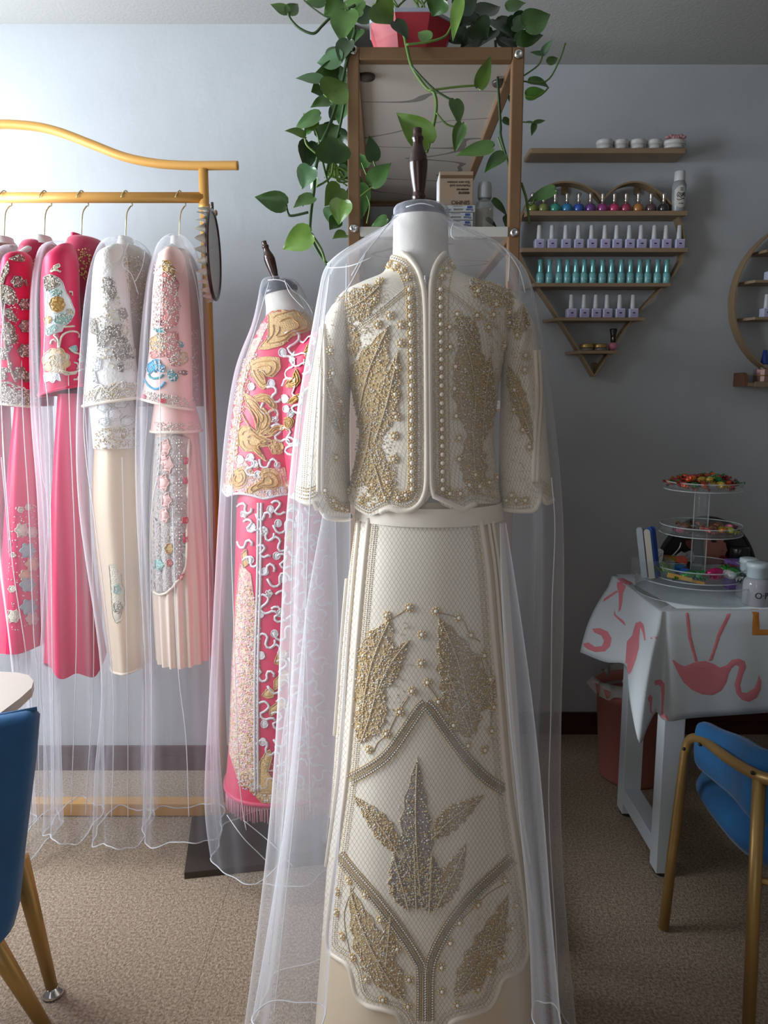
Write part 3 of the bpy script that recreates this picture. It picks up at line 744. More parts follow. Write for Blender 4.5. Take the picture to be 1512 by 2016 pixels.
cloth = mb.build('tablecloth', m_cloth, loc=(1.25, 2.08, .5)); tag(cloth, 'white tablecloth printed with coral flamingos, draped over the manicure table', 'tablecloth')
so = cloth.modifiers.new('thick', 'SOLIDIFY'); so.thickness = .0015; so.offset = -1
CS = Surf(mb); m_fl = mat('coral_print', 'D88088', .8); m_or = mat('orange_print', 'C98236', .8)
def pr(poly, m=m_fl, nm='flamingo_print', lift=.0012): patch(CS, poly, lift, MB(), 10).build(nm, m, cloth)
def zc(ox, oy, pts): return [(1130+.2975*x, 900+.2976*y) for x, y in pts]
pr(zc(0, 0, [(642, 1328), (690, 1365), (730, 1385), (800, 1355), (870, 1348), (930, 1370), (965, 1392), (1010, 1375), (1045, 1340), (1090, 1332), (1130, 1350), (1140, 1390), (1115, 1450), (1100, 1510), (1110, 1555), (1140, 1560), (1190, 1530), (1215, 1480), (1222, 1440), (1240, 1480), (1235, 1540), (1210, 1590), (1160, 1620), (1110, 1605), (1072, 1560), (1062, 1500), (1085, 1420), (1092, 1385), (1070, 1375), (1045, 1395), (1025, 1430), (1010, 1490), (975, 1545), (920, 1575), (850, 1570), (780, 1540), (725, 1490), (690, 1430)]))
pr(zc(0, 0, [(735, 1005), (752, 1008), (768, 1100), (775, 1180), (800, 1280), (818, 1350), (800, 1352), (778, 1280), (755, 1200), (745, 1110)]))
pr(zc(0, 0, [(1020, 1010), (1042, 1008), (1030, 1060), (995, 1130), (965, 1190), (940, 1270), (915, 1345), (890, 1350), (920, 1270), (945, 1180), (960, 1140), (1000, 1070)]))
pr(zc(0, 0, [(1165, 1005), (1222, 1005), (1228, 1140), (1330, 1140), (1330, 1178), (1178, 1178), (1180, 1100), (1185, 1040)]), m_or, 'orange_print')
pr(zc(0, 0, [(120, 1135), (170, 1130), (225, 1155), (250, 1200), (240, 1250), (205, 1285), (140, 1290), (90, 1270), (70, 1255), (60, 1285), (45, 1300), (45, 1265), (60, 1235), (95, 1225), (140, 1255), (185, 1250), (200, 1215), (180, 1180), (135, 1160)]))
pr(zc(0, 0, [(285, 805), (330, 800), (400, 835), (345, 855), (325, 900), (320, 960), (310, 1010), (295, 1025), (298, 960), (296, 900), (285, 860)]))
pr(zc(0, 0, [(285, 880), (292, 890), (230, 935), (190, 960), (200, 935)]), m_fl)
pr(zc(0, 0, [(268, 1005), (275, 1040), (330, 1085), (342, 1110), (335, 1112), (285, 1065), (265, 1045)]))
pr(zc(0, 0, [(410, 1095), (440, 1085), (462, 1110), (470, 1160), (475, 1210), (466, 1215), (455, 1160), (440, 1125), (432, 1190), (430, 1260), (410, 1340), (380, 1420), (345, 1460), (335, 1420), (345, 1300), (350, 1220), (385, 1180), (398, 1130)]))
pr(zc(0, 0, [(510, 1190), (555, 1185), (575, 1200), (505, 1202)])); pr(zc(0, 0, [(470, 1525), (505, 1570), (520, 1590), (512, 1660), (520, 1700), (505, 1690), (500, 1620), (478, 1590)]))
pr(zc(0, 0, [(532, 1478), (575, 1470), (600, 1500), (600, 1560), (590, 1680), (600, 1725), (575, 1725), (580, 1600), (575, 1520), (560, 1505), (535, 1510)])); pr(zc(0, 0, [(585, 1720), (605, 1700), (640, 1745), (600, 1745)]))
pr(zc(0, 0, [(1245, 1690), (1330, 1670), (1330, 1690), (1255, 1705)]))

# bin
c = P(1243, 1490, 2.50); c.z = 0; rb = .13
t = thing('waste_bin', 'salmon pink plastic waste bin lined with a white bag, behind the table leg', 'bin', c)
m_bin = mat('salmon_plastic', 'B06E66', .45)
zr_ = P(1240, 1345, 2.50).z
MB().lathe([(.01, .004), (rb*.80, 0), (rb*.84, .012), (rb*.97, zr_*.88), (rb*1.02, zr_*.885), (rb*1.05, zr_), (rb*1.0, zr_), (rb*.95, zr_*.9), (rb*.8, .02), (.01, .014)], c, 40, caps=False).build('bin_body', m_bin, t)
bg = MB(); vs = []; nb = 60
for i in range(nb):
    a = 2*PI*i/nb; w = .012*math.sin(5*a)+.008*math.sin(11*a+1)
    side = .5-.5*math.cos(a-PI*.85)   # the liner hangs out highest at the back left
    for k, (r_, z_) in enumerate(((rb*.93, zr_*.86), (rb*1.0, zr_*.985), (rb*1.04+.3*w, zr_+.012+.05*side), (rb*1.09+w, zr_-.01+.025*side), (rb*1.1+w, zr_-.03+.03*side+w))):
        if a < -9: continue
        vs.append((c.x+r_*math.cos(a), c.y+r_*math.sin(a), c.z+z_))
vis_i = [i for i in range(nb) if 35 < i*360/nb < 240]
bg.add(vs, [(i*5+k, ((i+1) % nb)*5+k, ((i+1) % nb)*5+k+1, i*5+k+1) for i in vis_i for k in range(4)])
bg.build('bag_liner', mat('white_bag', 'B9B4AE', .5, alpha=.8), t)
tp = P(1255, 1318, 2.44); tag(MB().bevbox((tp.x-.035, tp.y-.03, zr_-.03), (tp.x+.045, tp.y+.03, zr_+.035), .012).ball((tp.x-.02, tp.y, zr_+.03), (.03, .02, .015), 10, 6).build('tissue_wad', mat('tissue', 'C4C0BA', .9), loc=tp), 'crumpled white tissue on top of the salmon waste bin', 'tissue')

# right chair
m_velvet = mat('blue_velvet', '0C629A', .8, sheen=.2, var=.35, vscale=9, bump=.08, bscale=90)
F1 = PZ(1306, 1828, .003); t = thing('velvet_chair', 'blue velvet armchair with brass tube frame in front of the manicure table', 'chair', (F1.x+.28, F1.y-.2, 0))
A1 = P(1352, 1447, 1.80); A2 = P(1497, 1532, 1.475); F2 = PZ(1472, 2060, .003); rt = .0125
cx = A1.x + .27
fr = [F1, F1.lerp(A1, .5), A1-Vector((0, 0, .035)), A1+Vector((.004, -.008, -.006)), A1+Vector((.022, -.05, .002))]
rail = cr([tuple(v) for v in (A1-Vector((0, 0, .045)), A1+Vector((.006, -.010, -.008)), P(1385, 1457, 1.74), P(1432, 1492, 1.61), P(1482, 1522, 1.50), P(1515, 1535, 1.455), P(1560, 1545, 1.43), P(1640, 1545, 1.43), P(1700, 1535, 1.46))], 6)
MB().tube([F1, F1.lerp(A1, .4)] + rail, rt, 12).build('arm_tube', m_brass, t)
MB().tube([F2, A2+Vector((-.002, 0, -.004))], [rt*1.0, rt*1.1], 12).build('rear_leg', m_brass, t)
Bk = Vector((F2.x+.46, F2.y, 0.003)); MB().tube([Bk, Vector((Bk.x-.03, A2.y, A2.z))], rt, 12).build('rear_leg', m_brass, t)
Fk = Vector((F1.x+.52, F1.y, .003)); MB().tube([Fk, Vector((Fk.x-.03, A1.y, A1.z))], rt, 12).build('front_leg', m_brass, t)
for p in ((1374, 1461, 1.745), (1476, 1516, 1.49), (1343, 1470, 1.79)):
    c = P(*p)+Vector((0, -.012, 0)); MB().ball(c, .0045, 8, 6).build('screw_head', mat('black_screw', '16130F', .5), t)
# curved back pad: swept section along the inside of the rail
bp = cr([(A1.x+.018, A1.y-.01, .0), (A1.x+.03, A1.y-.09, .1), (P(1432, 1492, 1.61).x+.028, 1.62, .3), (P(1482, 1522, 1.5).x+.028, 1.515, .5), (A2.x+.10, 1.462, .7), (A2.x+.25, 1.45, 1.0), (A2.x+.40, 1.50, 1.0)], 6)
bk = MB(); vs = []; n_s = 16
for (x, y, s) in bp:
    zc_ = (A1.z+.002)*(1-s)+(A2.z-.002)*s if s < 1 else A2.z
    hh = .046 + .05*s; lo = .072 + .05*s
    i = bp.index((x, y, s)); pn, pp = bp[min(i+1, len(bp)-1)], bp[max(i-1, 0)]
    tx, ty = pn[0]-pp[0], pn[1]-pp[1]; L_ = math.hypot(tx, ty); nx, ny = -ty/L_, tx/L_
    e = min(1, i/3+.25) if i < 3 else 1
    for k in range(n_s):
        a = 2*PI*k/n_s; ca, sa = math.cos(a), math.sin(a)
        w_ = .024*(abs(ca)**.6)*(1 if ca > 0 else -1)*e; z_ = (hh if sa > 0 else lo)*(abs(sa)**.7)*(1 if sa > 0 else -1)*(.55+.45*e)
        vs.append((x+nx*w_ + nx*.006, y+ny*w_ + ny*.006, zc_+z_))
m_ = len(bp)
bk.add(vs, [(i*n_s+k, (i+1)*n_s+k, (i+1)*n_s+(k+1) % n_s, i*n_s+(k+1) % n_s) for i in range(m_-1) for k in range(n_s)] + [tuple(range(n_s)), tuple(range((m_-1)*n_s, m_*n_s))])
bk.build('backrest', m_velvet, t)
SX0 = P(1349, 1565, 1.86).x; zs = P(1400, 1528, 1.80).z
st = MB(); n_s = 40; ctr = Vector((SX0+.265, 1.70, 0)); prof = [(.2, .0), (.75, -.004), (.96, -.02), (1.0, -.045), (.93, -.075), (.6, -.10), (.2, -.105)]; vs = []
for r_, z_ in prof:
    for k in range(n_s):
        a = 2*PI*k/n_s; ca, sa = math.cos(a), math.sin(a); e = .62
        vs.append((ctr.x+.265*r_*abs(ca)**e*(1 if ca > 0 else -1), ctr.y+.235*r_*abs(sa)**e*(1 if sa > 0 else -1), zs+z_))
st.add(vs, [(i*n_s+k, i*n_s+(k+1) % n_s, (i+1)*n_s+(k+1) % n_s, (i+1)*n_s+k) for i in range(len(prof)-1) for k in range(n_s)] + [tuple(range(n_s)), tuple(range((len(prof)-1)*n_s, len(prof)*n_s))])
st.build('seat', m_velvet, t)
MB().tube([Vector((SX0+.06, F1.y-.13, zs-.06)), Vector((ctr.x-.15, F1.y-.14, zs-.085)), Vector((ctr.x+.15, F1.y-.12, zs-.085)), Fk.lerp(Vector((Fk.x, A1.y, A1.z)), .66)], .007, 8).build('seat_support', m_brass, t)
MB().tube([F2.lerp(A2, .62), Vector((ctr.x, F2.y+.05, zs-.1)), Bk.lerp(Vector((Bk.x, A2.y, A2.z)), .62)], .008, 8).build('seat_support', m_brass, t)

# left chair: velvet shell on conical gilt legs
L1 = PZ(104, 1958, .0); t = thing('velvet_shell_chair', 'slate blue velvet chair with conical gilt legs at the left edge', 'chair', (L1.x-.25, L1.y-.05, 0))
m_vel2 = mat('slate_blue_velvet', '205F94', .8, sheen=.25, var=.3, vscale=9, bump=.08, bscale=90); m_gilt = mat('gilt_leg', 'B08C52', .4, metal=.45)
K1 = P(38, 1690, 1.50)
MB().tube([L1+Vector((0, 0, .012)), K1], [.0125, .020], 16).build('leg', m_gilt, t)
MB().lathe([(.021, 0), (.024, .004), (.022, .010), (.014, .016), (.013, .02)], L1, 20).build('foot', m_chrome, t)
L2 = PZ(92, 2030, .0); K2 = P(-30, 1830, 1.36)
L2 = PZ(98, 2046, .0)
MB().tube([L2+Vector((0, 0, .012)), K2], [.0125, .020], 16).build('leg', m_gilt, t)
MB().lathe([(.021, 0), (.024, .004), (.022, .010), (.014, .016), (.013, .02)], L2, 20).build('foot', m_chrome, t)
for dx, dy in ((-.42, .0), (-.42, -.12)):
    f_ = Vector((L1.x+dx-.06, L1.y+dy, .0)); MB().tube([f_+Vector((0, 0, .012)), f_+Vector((.08, -.05, .36))], [.0125, .020], 16).build('leg', m_gilt, t)
    MB().lathe([(.021, 0), (.024, .004), (.022, .010), (.014, .016), (.013, .02)], f_, 20).build('foot', m_chrome, t)
sh = []
for (x1, y1, Yn) in ((60, 1407, 1.29), (66, 1422, 1.29), (60, 1500, 1.285), (48, 1600, 1.28), (36, 1700, 1.275), (26, 1800, 1.27), (14, 1845, 1.265), (-20, 1885, 1.265)): sh.append((P(x1, y1, Yn)))
mb = MB(); vs = []; wN = 9
for i, p in enumerate(sh):
    for k in range(wN):
        s = k/(wN-1)
        vs.append(p + Vector((-.40*s, -.05*math.sin(s*PI) - .01*s, (-.022*s if i < 2 else 0) + .0)))
base = len(vs)
for i, p in enumerate(sh):
    for k in range(wN):
        s = k/(wN-1); d = .045 if 0 < i else .03
        vs.append(p + Vector((-.40*s - (.0 if k else .004), d + -.05*math.sin(s*PI) - .01*s, (-.022*s if i < 2 else 0) + (.006 if i == 0 else 0))))
H_ = len(sh); fs = []
for o in (0, base):
    for i in range(H_-1):
        for k in range(wN-1):
            f = (o+i*wN+k, o+i*wN+k+1, o+(i+1)*wN+k+1, o+(i+1)*wN+k); fs.append(f if o else f[::-1])
rim = [k for k in range(wN)] + [i*wN+wN-1 for i in range(1, H_)] + [(H_-1)*wN+k for k in range(wN-2, -1, -1)] + [i*wN for i in range(H_-2, 0, -1)]
for a, b in zip(rim, rim[1:]+rim[:1]): fs.append((a, b, b+base, a+base))
o = mb.add(vs, fs).build('backrest', m_vel2, t); bv = o.modifiers.new('round', 'BEVEL'); bv.width = .012; bv.segments = 3; bv.limit_method = 'ANGLE'; bv.angle_limit = .9
MB().tube([v + Vector((.002, .022, .002)) for v in vs[:wN]] , .004, 8).build('seam_piping', m_vel2, t)
z0 = .40; MB().bevbox((sh[5].x-.46, 1.30, z0-.06), (sh[5].x-.16, 1.56, z0+.02), .03).build('seat', m_vel2, t)

# left white table
t = thing('white_side_table', 'white topped table corner at the left edge above the blue chair', 'table', (-1.1, 1.45, 0))
zt_ = .75; poly = [PZ(x, y, zt_) for x, y in ((-800, 1318), (0, 1322), (35, 1324), (56, 1329), (66, 1340), (62, 1354), (40, 1374), (0, 1404), (-60, 1412), (-800, 1420))]
n = len(poly); vs = poly + [p-Vector((0, 0, .018)) for p in poly]
MB().add(vs, [tuple(range(n))[::-1], tuple(range(n, 2*n))] + [(i, (i+1) % n, n+(i+1) % n, n+i) for i in range(n)]).build('table_top', mat('white_lacquer', 'B9B2A8', .35, var=.05, vscale=6), t, smooth=False)
pc = sum(poly, Vector((0, 0, 0)))/n; pc.z = 0; pc.x = -1.36
MB().lathe([(.2, 0), (.2, .012), (.035, .02), (.03, .06), (.03, zt_-.018)], pc, 28).build('pedestal', m_gilt, t)
# ------------------------------------------------------------------ acrylic organiser and what stands on the table
SC = PZ(1372, 1158, ZT+.004); SC.y = 2.085; SC.x = P(1372, 1150, 2.085).x; SC.z = ZT+.001
m_acr = clear_mat('clear_acrylic', 'FDFEFE', .05, .03, 1.45); m_acre = mat('acrylic_edge', 'DCE2E4', .15, alpha=.45)
t = thing('acrylic_organiser', 'clear acrylic organiser with three round trays on a post, holding wrapped sweets', 'organiser', SC)
RB = .165
def dish(r, z, h, name):
    mb = MB().lathe([(.002, z), (r-.004, z), (r, z+.002), (r, z+h), (r-.0035, z+h), (r-.0035, z+.005), (.002, z+.005)], SC, 56, caps=False)
    mb.build(name, m_acr, t, smooth='auto')
    for zz_, rr in ((z+.001, r), (z+h, r-.0015)):
        MB().tube([SC+Vector((rr*math.cos(2*PI*i/56), rr*math.sin(2*PI*i/56), zz_)) for i in range(56)], .0016, 5, closed=True).build('tray_edge', m_acre, t)
dish(RB, .0, .045, 'round_tray'); 
dish(.122, .0485, .030, 'round_tray')
zA = P(1378, 1040, 2.085).z-SC.z; zB = P(1386, 957, 2.085).z-SC.z
dish(.108, zA-.012, .024, 'round_tray'); dish(.102, zB-.008, .022, 'round_tray')
for z0_, z1_ in ((.053, zA-.012), (zA-.007, zB-.008)):
    MB().lathe([(.019, z0_), (.019, z1_), (.0165, z1_), (.0165, z0_)], SC, 24, caps=False).build('post', m_acr, t, smooth='auto')
    for a in (2.6, 5.6): MB().tube([SC+Vector((.019*math.cos(a), .019*math.sin(a), z0_)), SC+Vector((.019*math.cos(a), .019*math.sin(a), z1_))], .0018, 5).build('post_edge', m_acre, t)
# file holder at the left of the organiser
hx0, hx1 = P(1248, 1150, 2.06).x, P(1318, 1150, 2.06).x
hb = MB()
for a, b in (((hx0, 2.03, SC.z+.046), (hx0+.002, 2.09, SC.z+.10)), ((hx1-.002, 2.03, SC.z+.046), (hx1, 2.09, SC.z+.10)), ((hx0, 2.03, SC.z+.046), (hx1, 2.032, SC.z+.10)), ((hx0, 2.088, SC.z+.046), (hx1, 2.09, SC.z+.10)), ((hx0, 2.03, SC.z+.0455), (hx1, 2.09, SC.z+.0475))): hb.box(a, b)
hb.build('file_holder', m_acr, t, smooth=False)
def stick(p0, p1, w, th, m, name, label, cat, grp):
    a, b = Vector(p0), Vector(p1); d = b-a; L = d.length; zx = d.normalized(); xx = Vector((1, -.15, 0)); xx = (xx - zx*xx.dot(zx)).normalized(); yy = zx.cross(xx)
    M = Matrix((xx, yy, zx)).transposed().to_4x4(); M.translation = a
    pf = []; 
    for i in range(9): t_ = PI*i/8; pf.append((w/2*math.cos(t_), L-w/2+w/2*math.sin(t_)))
    pf += [(-w/2, 0), (w/2, 0)]; n = len(pf); vs = [M @ Vector((x, s*th/2, z)) for s in (-1, 1) for x, z in pf]
    o = MB().add(vs, [tuple(range(n)), tuple(range(n, 2*n))[::-1]] + [(i, n+i, n+(i+1) % n, (i+1) % n) for i in range(n)]).build(name, m, smooth=False, loc=a)
    return tag(o, label, cat, grp)
zf = SC.z+.049; g = 'nail files standing in the organiser'
for x0, x1, yt, dy, hx, lb in ((1268, 1258, 1038, .045, 'A9B2B8', 'pale grey nail file, leftmost in the clear holder'), (1276, 1263, 1038, .052, '8C8298', 'mauve grey nail file just behind the pale grey one'), (1283, 1273, 1042, .038, 'C3BDB0', 'cream nail file with rounded top in front'), (1288, 1277, 1038, .05, '3A5FA8', 'blue nail file behind the cream one'), (1294, 1284, 1036, .054, '27408A', 'dark blue nail file, rightmost in the clear holder')):
    a = P(x0, 1150, 2.035+dy-.03); a.z = zf; b = P(x1, yt, 2.035+dy-.03)
    stick(a, b, .0155, .003, mat('file_'+hx, hx, .8), 'nail_file', lb, 'nail file', g)
# sweets
foil = lambda hx: mat('foil_'+hx, hx, .25, metal=.45, bump=.9, bscale=130, coat=.3)
candy_protos = {}
cnt = {}
def candy(p, hx, nm, size, rz, tilt, where, twist=True):
    key = hx
    if key not in candy_protos:
        mb = MB()
        M = Matrix.Rotation(PI/2, 3, 'Y')
        mb.ball((0, 0, 0), (.0125, .0075, .0065), 10, 7)
        for sg in (-1, 1):
            vs = [(sg*.011, 0, 0)]; nn = 7
            for i in range(nn):
                a = -1.0+2.0*i/(nn-1); z = .0028*(1 if i % 2 else -1)
                vs.append((sg*(.011+.011*math.cos(a*.7)), .009*math.sin(a), z))
            mb.add(vs, [(0, i, i+1) for i in range(1, nn)])
        o = mb.build('wrapped_sweet', foil(hx)); candy_protos[key] = o; first = True
    else:
        o = candy_protos[key].copy(); COL.objects.link(o)
    cnt[(nm, where)] = cnt.get((nm, where), 0)+1
    o.location = p; o.rotation_euler = (tilt, tilt*.6, rz); o.scale = (size, size, size)
    k = cnt[(nm, where)]
    return o, nm, where
made = []
pal_top = [('D8572E', 'orange'), ('C23B33', 'red'), ('1E8A44', 'green'), ('E2C25A', 'gold'), ('D9D4D0', 'silver'), ('B03A55', 'crimson'), ('C96A52', 'coral'), ('7E2430', 'dark red')]
zT = SC.z+zB-.003
slots = []
for k in range(34):
    rr_ = .088*math.sqrt((k+.5)/34); a = k*2.4
    slots.append((rr_*math.cos(a), rr_*math.sin(a)))
for k, (dx, dy) in enumerate(slots):
    h = .011 + (.013 if math.hypot(dx, dy) < .06 else 0) + R.uniform(0, .004)
    hx, nm = pal_top[(k*5+(k//3)) % 8] if not (abs(dx) < .03 and dy < 0) else pal_top[k % 4]
    made.append(candy(Vector((SC.x+dx, SC.y+dy, zT+h)), hx, nm, R.uniform(1.2, 1.55), R.uniform(0, 6), R.uniform(-.7, .7), 'top tray'))
zM = SC.z+zA-.007
for dx, dy, hx, nm, s in ((-.075, -.05, 'E08AA8', 'pink', 1.25), (-.055, -.02, 'A38C84', 'clear brown', 1.3), (-.03, .03, '8C6450', 'brown', 1.3), (.0, -.05, 'B8685C', 'salmon', 1.2), (.03, -.01, '96624C', 'toffee', 1.4), (.04, -.05, 'D98A2A', 'amber', 1.2), (.06, -.045, 'B9B84A', 'lime', 1.4), (.085, .01, 'E27E96', 'rose', 1.25), (.02, .05, '8A5848', 'cocoa', 1.4), (.065, .035, 'A06A50', 'caramel', 1.3)):
    made.append(candy(Vector((SC.x+dx, SC.y+dy, zM+.010)), hx, nm, s, R.uniform(0, 6), R.uniform(-.4, .4), 'middle tray'))
zL = SC.z+.054
for dx, dy, hx, nm, s in ((-.095, -.03, '5E8A34', 'leaf green', 1.4), (-.06, -.085, '2F8A38', 'green', 1.5), (-.055, -.06, '1F5AB4', 'blue', 1.5), (-.035, -.08, '3C9A5A', 'emerald', 1.4), (.01, -.09, 'C2186A', 'magenta', 1.5), (.025, -.055, 'D01A70', 'deep pink', 1.6), (.055, -.075, 'D8D8D8', 'silver', 1.4), (.07, -.06, '2F9A3C', 'bright green', 1.6), (.085, -.04, '1F5A2C', 'dark green', 1.5), (.095, -.01, 'A03040', 'red', 1.4), (-.085, .03, '6A8A3A', 'moss green', 1.4)):
    made.append(candy(Vector((SC.x+dx, SC.y+dy, zL+.014)), hx, nm, s*1.3, R.uniform(0, 6), R.uniform(-.4, .4), 'bottom tray'))
bykey = {}
for o, nm, wh in made: bykey.setdefault((nm, wh), []).append(o)
for (nm, wh), os_ in bykey.items():
    os_.sort(key=lambda o: o.location.x)
    for i, o in enumerate(os_):
        tag(o, ('%s foil wrapped sweet on the %s' % (nm, wh)) + ('' if len(os_) == 1 else ', %s from the left of its colour' % ORD[i]), 'sweet', 'sweets on the %s' % wh)
# amber spatulas on the bottom tray
for k, (x0, y0, x1, y1, hx, w_, lb) in enumerate(((1315, 1132, 1362, 1142, 'C9A050', .013, 'pale amber plastic comb stick lying across the bottom tray'), (1352, 1141, 1387, 1149, 'E0A21E', .008, 'bright yellow stick lying on the bottom tray'))):
    a, b = P(x0, y0, 2.0), P(x1, y1, 1.985); d = b-a
    nrm = Vector((0, 1, .35)).normalized(); sdv = d.cross(nrm).normalized()*w_/2
    vs = [a-sdv, a+sdv, b+sdv*.8, b-sdv*.8]; vs = [v+nrm*q_ for q_ in (0, .003) for v in vs]
    tag(MB().add(vs, [(3,2,1,0),(4,5,6,7),(0,1,5,4),(1,2,6,5),(2,3,7,6),(3,0,4,7)]).build('plastic_stick', mat('stick_'+hx, hx, .35), smooth=False, loc=a), lb, 'stick')
# round palette with a printed face, leaning behind
pcx = P(1392, 1118, 2.245); Rp = 100*2.245/FPX*1.03
t = thing('picture_tin', 'arched black tin printed with a close-up face, standing behind the clear organiser', 'tin', Vector((pcx.x, 2.25, ZT)))
Mx = Matrix.Rotation(PI/2, 3, 'X')
pc = Vector((pcx.x, 2.25, ZT+Rp+.001-0.0))
pc.z = max(pc.z, 0); 
arc = [(Rp*math.cos(PI*i/40), Rp*math.sin(PI*i/40)) for i in range(41)]; zb_ = ZT+.001; zc0 = P(1392, 1118, 2.245).z; sc_ = (P(1392, 1018, 2.245).z-zb_)/Rp
arc = [(Rp*1.0, 0)] + [(x, (zc0-zb_)*min(1, z/(.2*Rp)) if z < .2*Rp else (zc0-zb_) + (z-.2*Rp)*((P(1392, 1018, 2.245).z-zc0)/(.8*Rp))) for x, z in arc[1:-1]] + [(-Rp, 0)]
n_ = len(arc); vs = [(pcx.x+x*f, y_, zb_+z*(f if f < 1 else 1)+(0 if f == 1 else .004)) for f, y_ in ((.93, 2.25), (.95, 2.246), (1, 2.246), (1, 2.272)) for x, z in arc]
MB().add(vs, [tuple(range(n_))[::-1], tuple(range(3*n_, 4*n_))] + [(k*n_+i, k*n_+(i+1) % n_, (k+1)*n_+(i+1) % n_, (k+1)*n_+i) for k in range(3) for i in range(n_)]).build('tin_rim', mat('black_tin', '131316', .35), t, smooth=False)
def ptin(poly, m, nm, lift):
    v = []
    for x, y in poly:
        p = P(x, y, 2.2455-lift); v.append(p)
    c2 = sum(v, Vector((0, 0, 0)))/len(v); n_ = len(v); w_ = [p+Vector((0, .0012, 0)) for p in v]
    tr = tessellate_polygon([[Vector((x, y, 0)) for x, y in poly]])
    MB().add(v+w_, [tuple(q) for q in tr] + [(i, (i+1) % n_, n_+(i+1) % n_, n_+i) for i in range(n_)]).build(nm, m, t, smooth=False)
zq = lambda pts: [(1230+.18651*x, 910+.18645*y) for x, y in pts]
m_skin = mat('printed_skin', '9A6456', .5, var=.12, vscale=30); m_lip = mat('printed_lips', '7C2A34', .45); m_eye = mat('printed_dark', '1C1418', .5)
ptin(zq([(835, 830), (870, 800), (960, 800), (1040, 815), (1065, 850), (1072, 890), (1085, 930), (1072, 950), (1060, 985), (1065, 1010), (1050, 1045), (1015, 1070), (960, 1085), (880, 1083), (835, 1075)]), m_skin, 'printed_face', .002)
ptin(zq([(985, 1005), (1020, 985), (1045, 985), (1075, 1000), (1095, 1020), (1060, 1050), (1020, 1045)]), m_lip, 'printed_lips', .003)
ptin(zq([(905, 830), (935, 818), (970, 828), (965, 845), (925, 848)]), m_eye, 'printed_eye', .003)
ptin(zq([(1040, 835), (1060, 830), (1070, 845), (1050, 852)]), m_eye, 'printed_eye', .003)
ptin(zq([(1025, 930), (1045, 940), (1038, 946), (1020, 940)]), mat('printed_shadow', '6E3F36', .5), 'printed_nostril', .003)
ptin(zq([(895, 808), (940, 795), (985, 806), (984, 812), (940, 803), (900, 815)]), m_eye, 'printed_brow', .003)
ptin(zq([(640, 830), (720, 815), (720, 930), (680, 910), (645, 870)]), mat('printed_cheek', '5A2A2C', .5), 'printed_shade', .002)
# bottles at the right
def pump(px, pyb, Y, wpx, hb, hc, label, txt):
    c = P(px, pyb, Y); c.z = ZT+.001; u_ = mpp(Y)*1.04
    t = thing('pump_bottle', label, 'bottle', c, 'frosted pump bottles on the table')
    MB().lathe([(wpx*.92*u_, 0), (wpx*u_, 2*u_), (wpx*u_, hb*.78*u_), (wpx*.9*u_, hb*.93*u_), (wpx*.72*u_, hb*u_)], c, 28).build('bottle_body', clear_mat('frosted_violet', 'CFCBDD', .15, .42), t)
    MB().lathe([(wpx*.9*u_, 2*u_), (wpx*.93*u_, 3*u_), (wpx*.93*u_, hb*.2*u_)], c, 28).build('liquid', clear_mat('remover', 'B4A8A6', .1, .3), t)
    MB().lathe([(wpx*.72*u_, hb*u_), (wpx*.78*u_, (hb+2)*u_), (wpx*.76*u_, (hb+hc*.62)*u_), (wpx*.86*u_, (hb+hc*.68)*u_), (wpx*.84*u_, (hb+hc*.95)*u_), (wpx*.6*u_, (hb+hc)*u_)], c, 24).build('pump_cap', mat('pale_blue_cap', 'BCCCD0', .35), t)
    MB().tube([c+Vector((0, 0, 6*u_)), c+Vector((0, 0, hb*u_))], 1.6*u_, 8).build('dip_tube', mat('tube_white', 'D5D8DC', .4), t)
    txm = text_mb(txt, 17*u_, Matrix.Translation((0, 0, 0)))
    rad = wpx*u_+.0006
    for v in txm.v:
        a = v.x/rad; z = v.y; d = v.z
        v.x, v.y, v.z = c.x+(rad+d)*math.sin(a+.15), c.y-(rad+d)*math.cos(a+.15), c.z+hb*.42*u_+z
    txm.build('lettering', mat('black_ink', '1E1E20', .5), t, smooth=False)
pump(1487, 1187, 1.955, 25, 54, 30, 'frosted bottle with white pump cap and black lettering, in front at the right edge', 'O·P·I')
pump(1470, 1168, 2.03, 20, 48, 30, 'frosted bottle with pump cap half hidden behind the other pump bottle', 'O·P·I')
c = P(1446, 1150, 2.13); c.z = ZT+.001; u_ = mpp(2.13)*1.03
t = thing('lilac_carton', 'small lilac carton between the organiser and the frosted bottles', 'box', c)
MB().bevbox((c.x-.026, c.y-.02, ZT+.001), (c.x+.03, c.y+.02, P(1446, 1105, 2.11).z), .003).build('carton', mat('lilac_card', '8A6AB8', .6), t, smooth=False)
MB().box((c.x-.026, c.y-.0206, ZT+.03), (c.x+.03, c.y-.0195, ZT+.034)).build('fold_line', mat('lilac_dark', '6A4C9A', .6), t, smooth=False)
c = P(1452, 1150, 2.2); c.z = ZT+.001
t = thing('black_lidded_jar', 'black cylindrical jar with flat lid in front of the round tin', 'jar', c)
zj = P(1452, 1080, 2.18).z-c.z
MB().lathe([(.024, 0), (.025, .002), (.025, zj*.7)], c, 28).build('jar_body', mat('black_jar', '121214', .3), t)
MB().lathe([(.026, zj*.7), (.0265, zj*.72), (.0265, zj*.97), (.025, zj)], c, 28).build('lid', mat('black_lid', '1A1A1C', .25), t)
